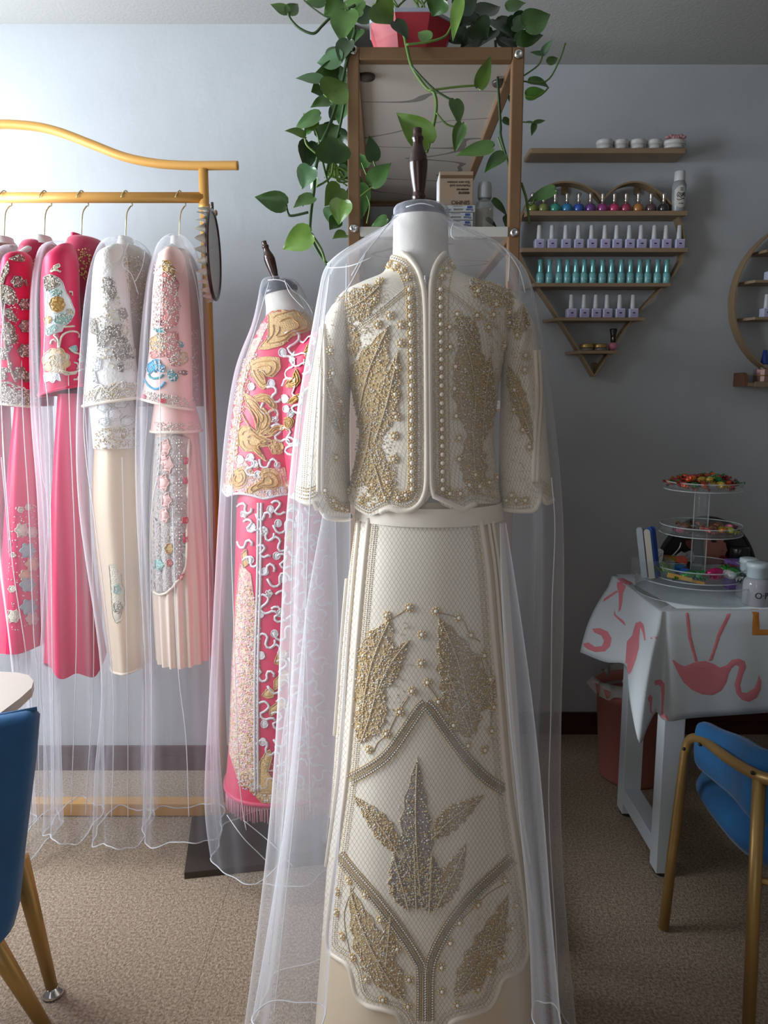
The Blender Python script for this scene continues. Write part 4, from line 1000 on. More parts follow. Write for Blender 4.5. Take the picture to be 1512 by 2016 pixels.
# odds and ends between the files and the post
def curvy(path, Y, r, m, name, label, cat):
    p = [P(x, y, Y) for x, y in cr(path, 5)]; return tag(MB().tube(p, r, 8).build(name, m, loc=p[0]), label, cat)
curvy([(1341, 1068), (1338, 1078), (1330, 1088), (1322, 1096)], 2.2, .0022, mat('tweezer_steel', '9A9A98', .35, metal=.6), 'tweezers', 'bent steel tweezers in front of the round tin', 'tweezers')
def slab(poly, Y, th, m, name, label, cat):
    v = [P(x, y, Y) for x, y in poly]; n_ = len(v); w_ = [p+Vector((0, th, 0)) for p in v]
    tr = tessellate_polygon([[Vector((x, y, 0)) for x, y in poly]])
    return tag(MB().add(v+w_, [tuple(q) for q in tr] + [tuple(n_+i for i in reversed(q)) for q in tr] + [(i, (i+1) % n_, n_+(i+1) % n_, n_+i) for i in range(n_)]).build(name, m, smooth=False, loc=v[0]), label, cat)
slab(zq([(345, 940), (400, 925), (412, 940), (395, 1040), (470, 1140), (400, 1175), (345, 1120), (340, 1040)]), 2.13, .02, mat('crumpled_white', 'A9A7A4', .8, bump=.8, bscale=90), 'tissue_packet', 'crumpled white paper packet beside the nail files', 'packet')
slab(zq([(575, 990), (625, 955), (660, 970), (720, 945), (740, 1010), (700, 1080), (600, 1040)]), 2.2, .02, mat('grey_paper', '8E8B88', .8, bump=.6, bscale=90), 'paper_packet', 'grey paper packet leaning on the round tin', 'packet')
slab(zq([(400, 990), (520, 1000), (570, 1010), (565, 1055), (430, 1045)]), 2.14, .02, mat('mustard_plastic', '8A6A1E', .5), 'mustard_brush', 'mustard coloured brush handle beside the white paper packet', 'brush')
slab(zq([(560, 1010), (640, 1000), (668, 1030), (660, 1075), (570, 1060)]), 2.13, .02, mat('coral_plastic', 'B85038', .5), 'coral_clip', 'coral plastic clip beside the mustard brush', 'clip')
slab(zq([(480, 1100), (600, 1085), (640, 1095), (600, 1130), (490, 1165)]), 2.10, .02, mat('teal_plastic', '1F6A6A', .5), 'teal_clip', 'dark teal plastic clip under the coral one', 'clip')
slab(zq([(540, 1095), (620, 1088), (642, 1100), (600, 1120), (545, 1118)]), 2.095, .006, mat('bright_blue_plastic', '2F7AC0', .45), 'blue_clip', 'bright blue clip lying on the teal one', 'clip')
slab(zq([(672, 1065), (705, 1060), (705, 1165), (675, 1165)]), 2.12, .015, mat('black_cap', '17171A', .25), 'black_tube', 'slim black tube standing left of the clear post', 'tube')
slab(zq([(830, 1095), (1040, 1090), (1040, 1150), (960, 1165), (830, 1150)]), 2.2, .015, mat('white_card', 'A5A3A0', .7), 'paper_card', 'pale folded card lying below the printed face', 'card')

# ------------------------------------------------------------------ packets low on the shelf unit, seen through the veil
for k, (x0, x1, yt, lz, hx, lb) in enumerate(((996, 1032, 1118, 2, '8D8A86', 'clear plastic packet with barcode on the low shelf behind the ivory gown'), (1006, 1048, 1200, 3, '4A4643', 'dark soft pouch on the low shelf behind the ivory gown'), (1008, 1040, 1310, 4, '6E6862', 'grey wrapped packet on the lowest seen shelf behind the ivory gown'))):
    Yk = 1.9+.15*k; z = levels[3 if k < 2 else 4]+.001
    x_1 = xb1-.03; x_0 = x_1-.14
    t = thing('plastic_packet', lb, 'packet', ((x_0+x_1)/2, Yk, z))
    mb = MB(); hh = .19 - .05*k
    vs = []; 
    for i in range(7):
        for j in range(9):
            u_, v_ = i/6, j/8; b_ = math.sin(PI*u_)*math.sin(PI*min(1, v_*1.05))*.03
            vs.append((x_0+(x_1-x_0)*u_, Yk+.03*v_-b_, z+hh*v_+.006*math.sin(9*u_+k)*v_))
    n_ = len(vs); vs += [(x, 2*(Yk+.02)-y+.02, z_) for x, y, z_ in vs]
    fs = [(i*9+j, (i+1)*9+j, (i+1)*9+j+1, i*9+j+1) for i in range(6) for j in range(8)]
    mb.add(vs, fs + [tuple(n_+q for q in f[::-1]) for f in fs]).build('packet_body', mat('packet_'+hx, hx, .35, bump=.5, bscale=40), t)
    if k == 0:
        for j in range(5): MB().box((x_1-.07, Yk-.024, z+.05+.011*j), (x_1-.03, Yk-.018, z+.057+.011*j)).build('barcode_line', mat('black_ink', '1E1E20', .5), t, smooth=False)
# ------------------------------------------------------------------ trailing pothos in a red pot
zS_ = zS
pcn = P(809, 90, 1.74); pcn.y = 1.74; pcn.z = zS_+.0005
plant = thing('potted_pothos', 'trailing green pothos in a faceted red pot on top of the shelving unit', 'potted plant', pcn)
m_pot = mat('red_pot', 'B02E3A', .5, var=.1, vscale=12); m_rim = mat('pale_rim', 'A9B0BC', .4); m_soil = mat('soil', '2E241C', .95, bump=.5)
ry = lambda py: P(809, py, 1.66).z-zS_
pot = MB(); NS = 8; prof = [(.068, 0), (.080, ry(60)), (.092, ry(26)), (.088, ry(24)), (.075, ry(35))]
pot.lathe(prof, pcn, NS, Matrix.Rotation(PI/8, 3, 'Z'), caps=False); pot.build('pot', m_pot, plant, smooth=False)
MB().lathe([(.090, ry(27)), (.094, ry(26)), (.094, ry(19)), (.086, ry(19)), (.086, ry(27))], pcn, NS, Matrix.Rotation(PI/8, 3, 'Z'), caps=False).build('pot_rim', m_rim, plant, smooth=False)
MB().lathe([(.001, ry(31)), (.086, ry(31))], pcn, NS, Matrix.Rotation(PI/8, 3, 'Z'), caps=False).build('soil', m_soil, plant, smooth=False)
def leaf_mat(k, hx):
    m = mat('leaf_%d' % k, hx, .32, var=.28, vscale=26, coat=.25); b = m.node_tree.nodes['Principled BSDF']
    return m
LM = [leaf_mat(0, '527834'), leaf_mat(1, '41672E'), leaf_mat(2, '6A9038'), leaf_mat(3, '28421F'), leaf_mat(4, '4C7048')]
m_stem = mat('stem_green', '5C7A34', .5); m_stemd = mat('stem_dark', '34502A', .5)
def leaf(b, tp, w, Y, k=0, cup=.25, dy=0.0, roll=0.):
    a, c = P(b[0], b[1], Y), P(tp[0], tp[1], Y+dy); d = c-a; L = d.length; ux = d.normalized()
    nrm = Vector((0, -1, 0)) + Vector((0, 0, .35)); nrm = nrm - ux*nrm.dot(ux)
    if nrm.length < .05: nrm = Vector((1, 0, .2)) - ux*ux.x
    nrm.normalize(); sd = ux.cross(nrm); q = Matrix.Rotation(roll, 3, ux); nrm = q @ nrm; sd = q @ sd
    hw = w*.57*Y/FPX*1.03; vs = []; nI = 10
    pf = [(0, .0), (-.06, .30), (-.03, .62), (.10, .90), (.26, 1.0), (.42, .93), (.58, .74), (.74, .48), (.88, .22), (1.0, 0)]
    for (t_, ww_) in pf:
        for s in (-1, -.55, 0, .55, 1):
            tt = t_ if s else max(t_, 0) if t_ > 0 else .0 if t_ == 0 else .02
            bendz = -.16*L*(max(0, t_)**2)*cup*2 + cup*hw*(abs(s)**1.4)*.9*ww_
            wob = .04*hw*math.sin(7*t_+3*s)
            vs.append(a + ux*(L*tt) + sd*(hw*ww_*s) + nrm*(bendz+wob))
    fs = []
    for i in range(nI-1):
        for j in range(4): fs.append((i*5+j, (i+1)*5+j, (i+1)*5+j+1, i*5+j+1))
    return MB().add(vs, fs).build('leaf', LM[k], plant)
LV = [ # base, tip, width px, distance, tone
 ((568,25),(532,6),20,1.72,0),((568,28),(587,4),22,1.72,0),((676,4),(637,28),42,1.66,0),((682,22),(671,82),46,1.65,0),((738,10),(776,46),52,1.60,2),((867,-4),(850,33),38,1.60,1),((905,-2),(890,78),22,1.58,2),
 ((777,43),(805,75),26,1.60,3),((845,79),(822,60),22,1.60,0),((935,45),(960,78),42,1.66,3),((975,40),(1010,72),44,1.70,3),((1035,56),(1084,24),46,1.64,1),((1017,82),(1072,66),28,1.64,1),((1000,20),(1035,2),34,1.68,1),((1010,50),(1050,45),26,1.66,3),
 ((900,20),(940,-5),44,1.7,3),((945,30),(985,8),44,1.72,3),((970,60),(935,92),44,1.72,3),((1000,75),(1010,95),36,1.72,3),((940,70),(905,92),36,1.74,3),((985,60),(1020,92),40,1.75,3),((930,20),(905,50),42,1.76,3),((1010,30),(1030,60),32,1.7,3),
 ((700,40),(735,10),40,1.72,1),((660,30),(700,60),34,1.74,3),((705,60),(690,88),30,1.72,1),((640,5),(600,0),30,1.75,1),((715,20),(660,12),34,1.7,0),((890,60),(925,85),34,1.78,3),
 ((1069,107),(1086,77),14,1.64,4),((1069,107),(1043,101),10,1.64,4),((1078,124),(1100,112),14,1.64,0),((1040,160),(1082,168),26,1.66,1),((1036,188),(1076,178),22,1.68,0),((1052,242),(1076,235),8,1.66,0),((1052,242),(1047,268),11,1.66,0),((1052,242),(1032,239),8,1.66,0),((990,235),(1010,248),14,1.72,1),((1000,195),(1016,212),18,1.75,1),
 ((942,172),(968,108),24,1.56,2),((895,197),(905,244),26,1.56,0),((909,243),(894,301),22,1.56,0),((970,291),(897,302),36,1.56,0),((846,282),(781,220),46,1.55,2),((992,304),(953,336),26,1.60,1),((1092,374),(1036,396),24,1.62,1),((970,394),(1001,424),18,1.68,1),((1003,425),(995,445),18,1.7,3),((958,430),(980,448),10,1.7,3),
 ((672,119),(622,120),36,1.62,4),((686,80),(668,124),34,1.62,3),((665,150),(622,141),42,1.64,1),((633,158),(581,150),22,1.60,4),((646,193),(684,160),54,1.58,2),((631,176),(613,180),24,1.66,1),((650,200),(611,208),30,1.62,0),((630,228),(575,253),28,1.60,1),((622,252),(596,221),22,1.61,2),((601,268),(562,254),24,1.60,2),((604,262),(620,240),16,1.62,1),
 ((634,276),(668,243),46,1.66,1),((656,320),(648,262),60,1.58,1),((607,280),(604,338),34,1.66,3),((611,328),(593,372),38,1.60,4),((626,352),(609,372),26,1.62,0),((563,403),(501,386),34,1.58,1),((617,388),(577,406),30,1.58,0),((598,385),(596,408),18,1.63,4),((613,460),(554,489),44,1.56,2),((735,316),(728,266),28,1.72,4),((732,365),(768,318),40,1.72,1),((702,364),(714,432),40,1.76,1),((690,355),(716,360),30,1.78,3),
 ((670,370),(640,404),38,1.62,2),((676,394),(665,442),40,1.60,2),((656,411),(649,443),32,1.63,4),((665,430),(649,452),24,1.62,1),((681,462),(655,467),24,1.62,2),((762,430),(730,445),18,1.72,1),
 ((680,140),(655,180),44,1.68,3),((684,200),(664,240),44,1.70,1),((650,120),(672,90),36,1.70,3),((684,260),(668,300),40,1.68,3),((640,290),(622,320),38,1.70,3),((660,250),(640,300),40,1.72,3),((686,330),(670,352),30,1.66,1),((650,210),(672,232),40,1.74,4),((665,330),(640,345),26,1.7,2),((690,170),(672,205),34,1.72,3),((682,300),(690,345),36,1.7,1),((720,330),(708,300),22,1.78,1)]
for i, (b, tp, w_, Y, k) in enumerate(LV): leaf(b, tp, w_, Y, k, .22+.12*((i*7) % 3)/2, .02*math.sin(i*1.7), .35*math.sin(i*2.3))
def vine(path, Y, wpx, m=m_stem, Y2=None):
    q = cr(path, 5); n_ = len(q); Y2 = Y2 or Y
    MB().tube([P(x, y, Y+(Y2-Y)*i/(n_-1)) for i, (x, y) in enumerate(q)], wpx*.5*Y/FPX, 7).build('stem', m, plant)
vine([(700,60),(685,110),(672,170),(660,215),(648,250),(632,285),(622,330),(618,375),(612,420),(611,460),(626,495),(645,522)], 1.62, 6.5, m_stemd, 1.6)
vine([(700,50),(690,120),(676,215),(664,270),(650,310),(640,350)], 1.66, 5, m_stemd); vine([(628,280),(640,340),(655,385),(662,388)], 1.65, 5, m_stemd); vine([(640,340),(666,330),(690,345)], 1.66, 4)
vine([(563,402),(567,420),(575,425),(607,418)], 1.59, 5, m_stemd); vine([(613,460),(632,490),(640,515)], 1.58, 5); vine([(600,268),(604,285),(620,300),(634,310)], 1.62, 4); vine([(620,250),(626,270),(630,290)], 1.62, 3.5)
vine([(568,26),(572,38),(590,56),(617,66),(635,50),(655,32),(700,10)], 1.70, 5, m_stemd); vine([(598,0),(615,15),(640,32),(655,34)], 1.72, 3, m_stemd)
vine([(735,10),(790,62),(800,90),(811,132),(838,172),(855,184),(859,215),(850,262),(840,300)], 1.62, 6, m_stem, 1.56); vine([(812,132),(850,172),(880,192),(895,198)], 1.57, 4, m_stemd); vine([(845,178),(900,171),(942,168)], 1.57, 4); vine([(859,222),(880,245),(909,252)], 1.57, 3.5)
vine([(800,88),(840,83),(872,74),(885,60),(900,20),(905,0)], 1.59, 4.5); vine([(845,282),(835,300),(830,315)], 1.56, 4)
vine([(975,80),(985,240),(985,262),(990,285),(1000,320),(1004,336)], 1.74, 5, m_stemd, 1.66); vine([(992,304),(985,285),(980,270)], 1.64, 3); vine([(1030,160),(1075,160),(1100,122),(1113,85)], 1.64, 3); vine([(1030,150),(1060,128),(1069,107)], 1.64, 3); vine([(1025,240),(1052,242)], 1.67, 2.5); vine([(1032,188),(1060,190),(1080,172)], 1.67, 3)
vine([(1026,360),(1036,392),(1042,440)], 1.64, 5); vine([(1036,396),(1045,405),(1052,392)], 1.63, 3); vine([(735,316),(740,335),(735,365),(718,380),(700,395)], 1.74, 3.5); vine([(722,385),(728,405),(722,440)], 1.74, 2.5); vine([(712,320),(722,345),(733,366)], 1.74, 3); vine([(656,320),(652,345),(640,358),(622,368)], 1.62, 4)
for k in range(16):
    x = 752+R.uniform(0, 110); vine([(x, 34), (x+R.uniform(-15, 15), 10), (x+R.uniform(-60, 60), -30)], 1.70+R.uniform(-.03, .06), 3.5)
for k in range(6):
    x = 650+R.uniform(-8, 30); vine([(x, 340+R.uniform(-20, 10)), (x+R.uniform(5, 30), 352+R.uniform(-8, 8)), (x+R.uniform(25, 45), 358+R.uniform(-10, 10))], 1.66, 3)
# ------------------------------------------------------------------ front mannequin with the ivory jacket and skirt
YM = 1.40
def interp(tab, x):
    if x <= tab[0][0]: return tab[0][1]
    for (a, va), (b, vb) in zip(tab, tab[1:]):
        if x <= b: return va + (vb-va)*(x-a)/(b-a)
    return tab[-1][1]
FIN = [(14, 0), (14.5, 3), (13, 6), (14.5, 9), (13, 13), (11.5, 17), (12, 22), (14, 32), (16.5, 50), (18, 62), (18.5, 72), (19, 78), (17, 81), (17.5, 85), (15, 92), (11, 103), (9.5, 111), (10.5, 115), (12, 118), (11.5, 121), (9, 124), (8.5, 128), (9, 136), (8, 137)]
def finial(base, u_, M, parent): MB().lathe([(r*u_, z*u_) for r, z in FIN], base, 24, M).build('turned_finial', m_wood_d, parent)
t = thing('dress_form', 'pale linen dress form with dark wooden finial, wearing the ivory beaded jacket', 'mannequin', (P(827, 560, YM).x, YM, 0))
m_linen = mat('mannequin_linen', 'DBD7D2', .8, var=.06, vscale=60, bump=.25, bscale=700)
uN = (YM*CP - .33*SP)/FPX
mb = loft([(430, 774, 882), (460, 774, 882), (505, 773, 884), (540, 772, 893), (556, 730, 940), (578, 690, 990), (610, 676, 1010), (700, 690, 985), (800, 706, 968), (870, 716, 960), (950, 700, 972), (1020, 705, 975), (1120, 715, 970)], YM, [.053, .053, .054, .056, .058, .064, .075, .094, .096, .088, .095, .1, .1], 48, 3)
top_i = ring(mb, 0); mb.add(top_i, [tuple(range(48))], [(0, 0)]*48)
mb.build('torso_form', m_linen, t)
cN = P(827, 432, YM)
MB().lathe([(54*uN, -3*uN), (56*uN, 0), (56*uN, 5*uN), (53*uN, 6.5*uN), (53*uN, 9*uN), (49*uN, 18*uN), (43*uN, 25*uN), (30*uN, 31*uN), (16*uN, 33*uN)], cN, 40).build('neck_cap', mat('slate_cap', '4A4C58', .22, coat=.4, var=.2, vscale=14), t)
finial(cN+Vector((-.002, 0, 32*uN)), uN*1.0, Matrix.Rotation(-.03, 3, 'Y'), t)
MB().lathe([(.02, .02), (.02, .75)], (P(827, 560, YM).x, YM, 0), 16).lathe([(.11, 0), (.11, .012), (.02, .03)], (P(827, 560, YM).x, YM, 0), 28).build('stand_pole', m_wood_d, t)
# jacket
V = [(765, 440), (774, 490), (799, 501), (817, 520), (830, 548), (837, 566), (842, 572), (847, 560), (851, 542), (862, 513), (888, 486), (890, 440)]
hemt = [(682, 983), (690, 1000), (706, 1012), (728, 1020), (748, 1010), (766, 1002), (790, 1007), (812, 1005), (832, 986), (841, 970), (848, 968), (858, 990), (880, 1001), (905, 1006), (932, 993), (955, 996), (978, 1002), (986, 990)]
def hem_j(th): return -(interp(hemt, 834 + 152*math.cos(th)) - 1000)*mpp(1.3)
JK = thing('embroidered_jacket', 'ivory beaded jacket with gold pearl trim and scalloped hem on the front dress form', 'jacket', (P(830, 800, YM).x, YM, .95))
body = loft([(506, 768, 886), (520, 764, 892), (540, 750, 910), (556, 712, 952), (575, 675, 1008), (600, 660, 1024), (640, 664, 1012), (700, 680, 992), (760, 690, 982), (800, 698, 977), (850, 707, 971), (900, 700, 974), (950, 690, 980), (985, 683, 985)], YM, [.058, .061, .066, .074, .082, .090, .100, .112, .114, .110, .102, .104, .110, .114], 128, 5, hem=(hem_j, 4), cut=V)
body.build('bodice', m_net, JK); full = MB(); full.v = body.v; nB_ = 128; full.f = [(i*nB_+j, i*nB_+(j+1) % nB_, (i+1)*nB_+(j+1) % nB_, (i+1)*nB_+j) for i in range(body.m_rows-1) for j in range(nB_)]; MB().tube(ring(body, 0), .0032, 6, closed=True).build('collar_edge', m_pipe, JK) if 0 else None
hl = lambda th: (.004 if math.cos(th) < -.1 else -.014) + .016*math.exp(-((math.cos(th)+.02)/.16)**2)
slL = loft([(652, 606, 700, 585), (634, 640, 702, 640), (621, 700, 695, 705), (606, 780, 689, 790), (595, 860, 688, 870), (587, 930, 689, 940), (580, 978, 690, 1004)], YM+.005, [.05, .062, .066, .066, .066, .068, .07], 64, 4, hem=(hl, 5))
hr_ = lambda th: (-.006 if math.cos(th) < .2 else .004) + .018*math.exp(-((math.cos(th)-.28)/.14)**2)
slR = loft([(975, 585, 1032, 604), (984, 640, 1050, 645), (988, 700, 1060, 705), (986, 790, 1069, 790), (984, 860, 1075, 860), (983, 930, 1081, 930), (984, 992, 1086, 985)], YM+.005, [.05, .062, .066, .066, .066, .068, .07], 64, 4, hem=(hr_, 5))
slL.build('sleeve', m_net, JK); slR.build('sleeve', m_net, JK)
for s_ in (slL, slR): MB().tube(ring(s_, -1), .0042, 8, closed=True).build('cuff_piping', m_pipe, JK)
SB, SL, SR = Surf(full), Surf(slL), Surf(slR)
SJ = Surf(body, slL, slR)
def ridge(mb_, ring_i, r):
    MB()
pL = [(772, 492), (799, 502), (817, 521), (831, 556), (837, 600), (839, 700), (840, 820), (840, 920), (838, 962), (828, 990), (808, 1005), (788, 1006), (767, 1001), (748, 1009), (728, 1019), (706, 1011), (690, 998)]
pR = [(889, 485), (863, 512), (851, 545), (847, 590), (846, 700), (847, 820), (848, 920), (850, 962), (860, 988), (880, 1000), (905, 1005), (932, 992), (955, 995), (976, 1001)]
cord(SB, pL, .0048, m_pipe, JK, 'piping', lift=.003, n=8); cord(SB, pR, .0048, m_pipe, JK, 'piping', lift=.003, n=8)
cord(SB, [(843, 560), (843, 700), (844, 960)], .0016, mat('zip_tape', 'B9A894', .6), JK, 'zip', lift=.001)
zp = SB.hit(838, 555) or SB.hit(843, 650)
za = P(838, 552, zp[0].y-.004); MB().bevbox((za.x-.0022, za.y-.002, za.z-.02), (za.x+.0022, za.y, za.z+.008), .0008).build('zip_pull', m_chrome, JK)
BW = MB(); BG = MB(); BS = MB()
def off(path, d):
    q = cr(path, 6); o = []
    for i in range(len(q)):
        a, b = q[max(0, i-1)], q[min(len(q)-1, i+1)]; L = math.dist(a, b) or 1
        o.append((q[i][0] - (b[1]-a[1])/L*d, q[i][1] + (b[0]-a[0])/L*d))
    return o
for path, sg in ((pL, 1), (pR, -1)):
    beadline(SB, off(path, sg*9.5), 3.6, .0015, BW, k=1); beadline(SB, off(path, sg*14.5), 4.6, .0021, BS, k=1); beadline(SB, off(path, sg*19.5), 3.4, .0015, BG, k=1); beadline(SB, off(path, sg*36), 5, .0018, BG, k=1)
# double cords over the shoulders and round the bust
lines = [(SB, [(806, 566), (770, 596), (735, 625), (702, 650), (688, 680), (683, 720), (681, 760)]), (SB, [(864, 560), (905, 592), (950, 628), (980, 652), (992, 690), (994, 740)]), (SL, [(640, 650), (652, 700), (672, 760), (680, 830)]), (SR, [(1042, 650), (1030, 700), (1012, 760), (1004, 830)]), (SL, [(622, 690), (612, 780), (603, 880), (598, 970)]), (SL, [(646, 690), (648, 780), (645, 880), (643, 955)]), (SR, [(1062, 720), (1064, 800), (1058, 880), (1054, 950)])]
for S_, path in lines:
    beadline(S_, path, 3.8, .0014, BW); beadline(S_, path, 3.8, .0015, BS, off=4.5); beadline(S_, path, 3.4, .0011, BG, off=-4)
for S_, path in ((SL, [(632, 640), (634, 720), (631, 820), (628, 900), (627, 972)]), (SR, [(1052, 690), (1056, 780), (1052, 860), (1049, 950)])):
    cord(S_, path, .0042, m_pipe, JK, 'piping', lift=.001); cord(S_, [(x+7, y) for x, y in path], .0042, m_pipe, JK, 'piping', lift=.001)
# leaf shapes worked in sequins and beads
def beaded_leaf(S_, a, b, w, par, n_, m_=m_seq, bend=0., teeth=6, mbb=None, br=.0022, beads=(m_bead, m_beadg, m_beads)):
    poly = leafpoly(a, b, w, bend, teeth, 24)
    lf = MB(); patch(S_, poly, .0016, lf, 8)
    if not lf.f: return
    o = lf.build('sequin_leaf', m_, par)
    bm_ = MB()
    for k_ in range(3):
        bm_.m = k_; beadfill(S_, poly, n_//3, br, bm_, .002)
    bm_.m = 0; dx, dy = b[0]-a[0], b[1]-a[1]; L = math.hypot(dx, dy)
    sp_ = [(a[0]+dx*t_-dy/L*bend*math.sin(PI*t_), a[1]+dy*t_+dx/L*bend*math.sin(PI*t_)) for t_ in (0, .2, .4, .6, .8, .95)]
    beadline(S_, sp_, 3.6, br*1.05, bm_, .0032)
    edge = poly+[poly[0]]
    beadline(S_, edge, 4.2, br*.7, bm_, .0012, k=1)
    stuff(bm_.build('leaf_beadwork', list(beads), par))
for S_, a, b, w, n_, bend in ((SB, (705, 850), (768, 640), 78, 420, -12), (SB, (740, 870), (785, 690), 44, 240, 4), (SB, (700, 960), (735, 820), 66, 330, 6), (SB, (760, 985), (725, 870), 62, 260, 0), (SB, (655, 618), (752, 560), 62, 300, 10), (SB, (700, 700), (668, 610), 40, 120, 0),
                            (SB, (930, 860), (905, 640), 78, 420, 14), (SB, (948, 870), (965, 700), 46, 220, -4), (SB, (900, 620), (945, 690), 40, 150, 0), (SB, (935, 975), (928, 830), 50, 170, 0), (SB, (925, 555), (1018, 606), 60, 320, -8), (SR, (1020, 660), (1028, 600), 34, 90, 0),
                            (SL, (672, 860), (628, 700), 34, 130, 0), (SR, (1000, 720), (1052, 880), 30, 90, 0)):
    beaded_leaf(S_, a, b, w, JK, n_, m_seq, bend)
for poly, n_ in (([(690, 860), (780, 850), (785, 985), (720, 1005), (690, 985)], 420), ([(655, 600), (700, 570), (760, 555), (755, 640), (700, 665), (668, 640)], 260), ([(910, 555), (1020, 590), (1010, 660), (960, 640), (930, 590)], 240), ([(690, 660), (735, 640), (735, 800), (700, 830)], 240), ([(960, 640), (990, 690), (975, 840), (945, 860)], 240), ([(930, 850), (975, 850), (975, 985), (930, 985)], 200)):
    beadfill(SB, poly, n_, .0014, BW)
beadfill(SL, [(625, 690), (690, 680), (686, 990), (640, 985), (640, 720)], 420, .0013, BS); beadfill(SL, [(690, 600), (645, 620), (600, 960), (620, 960)], 120, .0012, BW)
beadfill(SR, [(990, 680), (1050, 680), (1050, 980), (990, 985)], 220, .0012, BW)
for S_, path in ((SL, [(582, 976), (605, 982), (625, 972), (636, 955)]), (SL, [(640, 985), (655, 1003), (688, 1012)]), (SR, [(988, 996), (1015, 1002), (1044, 998)]), (SR, [(1050, 950), (1065, 965), (1084, 978)])):
    for d in (0, 7, 14, 20): beadline(S_, [(x, y-d) for x, y in path], 4.2, .0018, (BW, BS, BG, BW)[d % 4])
for x, y in [(700+i*12, 0) for i in range(24)]:
    hy = interp(hemt, x)-30; 
    if abs(x-843) > 16: beadfill(SB, [(x-7, hy-14), (x+7, hy-14), (x+7, hy+10), (x-7, hy+10)], 12, .0017, BG)
stuff(BW.build('champagne_beadwork', m_bead, JK)); stuff(BG.build('gold_beadwork', m_beadg, JK)); stuff(BS.build('silver_beadwork', m_beads, JK))
# pearl flowers: a pearl ringed with gold beads, shared mesh
def flower_mesh(rp, rb_, rr_, nb_):
    q = MB(); q.m = 0; q.ball((0, 0, rp*.5), rp, 10, 7); q.m = 1
    for i in range(nb_): a = 2*PI*i/nb_; q.ball((rr_*math.cos(a), rr_*math.sin(a), rb_*.6), rb_, 6, 4)
    me = bpy.data.meshes.new('pearl_flower'); me.from_pydata([tuple(v) for v in q.v], [], q.f)
    me.materials.append(m_pearl); me.materials.append(m_beadg); me.polygons.foreach_set('material_index', q.mi); me.polygons.foreach_set('use_smooth', [True]*len(q.f)); return me
FM = flower_mesh(.0036, .0021, .0064, 8); FM2 = flower_mesh(.0044, .0018, .0066, 9)
def flower(S_, x, y, par, me=FM, s=1.):
    h = S_.hit(x, y, .0012)
    if not h: return
    o = bpy.data.objects.new('pearl_flower', me); COL.objects.link(o); o.parent = par
    o.matrix_local = Matrix.Translation(h[0]-OFF[par.name]) @ h[1].to_track_quat('Z', 'Y').to_matrix().to_4x4() @ Matrix.Rotation(R.uniform(0, 1), 4, 'Z') @ Matrix.Scale(s, 4)
for k in range(24):
    y = 572+k*17; flower(SB, interp([(570, 807), (700, 811), (960, 812)], y), y, JK, FM2); flower(SB, interp([(570, 867), (700, 868), (960, 871)], y), y, JK, FM2)
for x, y in ((768, 522), (780, 528), (793, 534), (803, 548), (760, 515), (888, 522), (878, 532), (870, 546), (895, 514), (768, 622), (790, 640), (790, 676), (745, 640), (783, 724), (780, 776), (782, 820), (778, 858), (777, 904), (764, 950), (735, 955), (900, 620), (938, 622), (885, 645), (886, 684), (896, 722), (894, 765), (897, 818), (903, 862), (903, 904), (934, 935), (922, 955), (942, 958), (960, 950), (960, 645), (990, 680), (690, 680), (940, 575), (975, 600), (1000, 615), (1000, 635), (970, 620), (665, 612), (690, 590), (720, 568), (748, 555), (740, 590), (660, 640), (690, 965), (712, 985), (760, 980), (785, 980), (800, 975), (885, 972), (905, 972), (975, 940)): flower(SB, x, y, JK)
for x, y in ((1020, 660), (1035, 700), (1034, 728), (1015, 768), (1014, 806), (1030, 846), (1042, 880), (1000, 985), (1018, 985), (1035, 985), (1010, 975)): flower(SR, x, y, JK)
for x, y in ((652, 690), (655, 735), (668, 790), (660, 900), (655, 985), (670, 1000), (640, 965), (680, 1003), (660, 995)): flower(SL, x, y, JK)
# skirt
SK = thing('wrap_skirt', 'long ivory beaded wrap skirt with gold leaf panel, under the ivory jacket', 'skirt', (P(840, 1100, YM).x, YM, .02))
skb = loft([(975, 712, 984), (1008, 705, 986), (1030, 700, 990), (1100, 690, 996), (1200, 678, 1004), (1400, 664, 1018), (1600, 650, 1030), (1800, 636, 1044), (2006, 620, 1062)], YM, [.10, .104, .108, .122, .132, .148, .16, .168, .174], 96, 6, folds=((9, 0, .008, .5, 1),))
skb.build('under_skirt', mat('cream_satin', 'E3CFB0', .4, sheen=.25, bump=.06, bscale=30), SK)
SS = Surf(skb)
wbm = loft([(985, 702, 988), (1018, 698, 991)], YM, [.112, .115], 64, 2); wbm.build('waistband', m_ivory, SK)
pe_l = [(722, 1022), (712, 1120), (700, 1260), (690, 1400), (678, 1540), (662, 1660), (646, 1780), (640, 1850)]
pe_b = [(652, 1876), (680, 1895), (692, 1915), (702, 1958), (725, 1980), (760, 1988), (785, 2000), (802, 2030), (815, 2090), (850, 2090), (870, 2040), (890, 2010), (930, 1996), (962, 1982), (978, 1955), (990, 1925), (1022, 1908)]
pe_r = [(1042, 1870), (1036, 1790), (1020, 1680), (1002, 1560), (988, 1400), (976, 1260), (964, 1120), (950, 1022)]
outline = cr(pe_l+pe_b+pe_r, 4)
def patch_uv(S_, poly, lift, name, m_, par, seg=9):
    q = MB(); patch(S_, poly, lift, q, seg); q.uv = [(topx(v)[0]*.0009, topx(v)[1]*.0009) for v in q.v]; o = q.build(name, m_, par); return q
sp = patch_uv(SS, [(700, 1024), (722, 1024)] + [(x+3, y) for x, y in pe_l[1:]] + [(632, 1850), (640, 1700), (652, 1560), (664, 1400), (678, 1220), (690, 1100)], .001, 'side_panel', m_net, SK)
pq = patch_uv(SS, outline, .0045, 'front_panel', m_net, SK)
SP_ = Surf(pq)
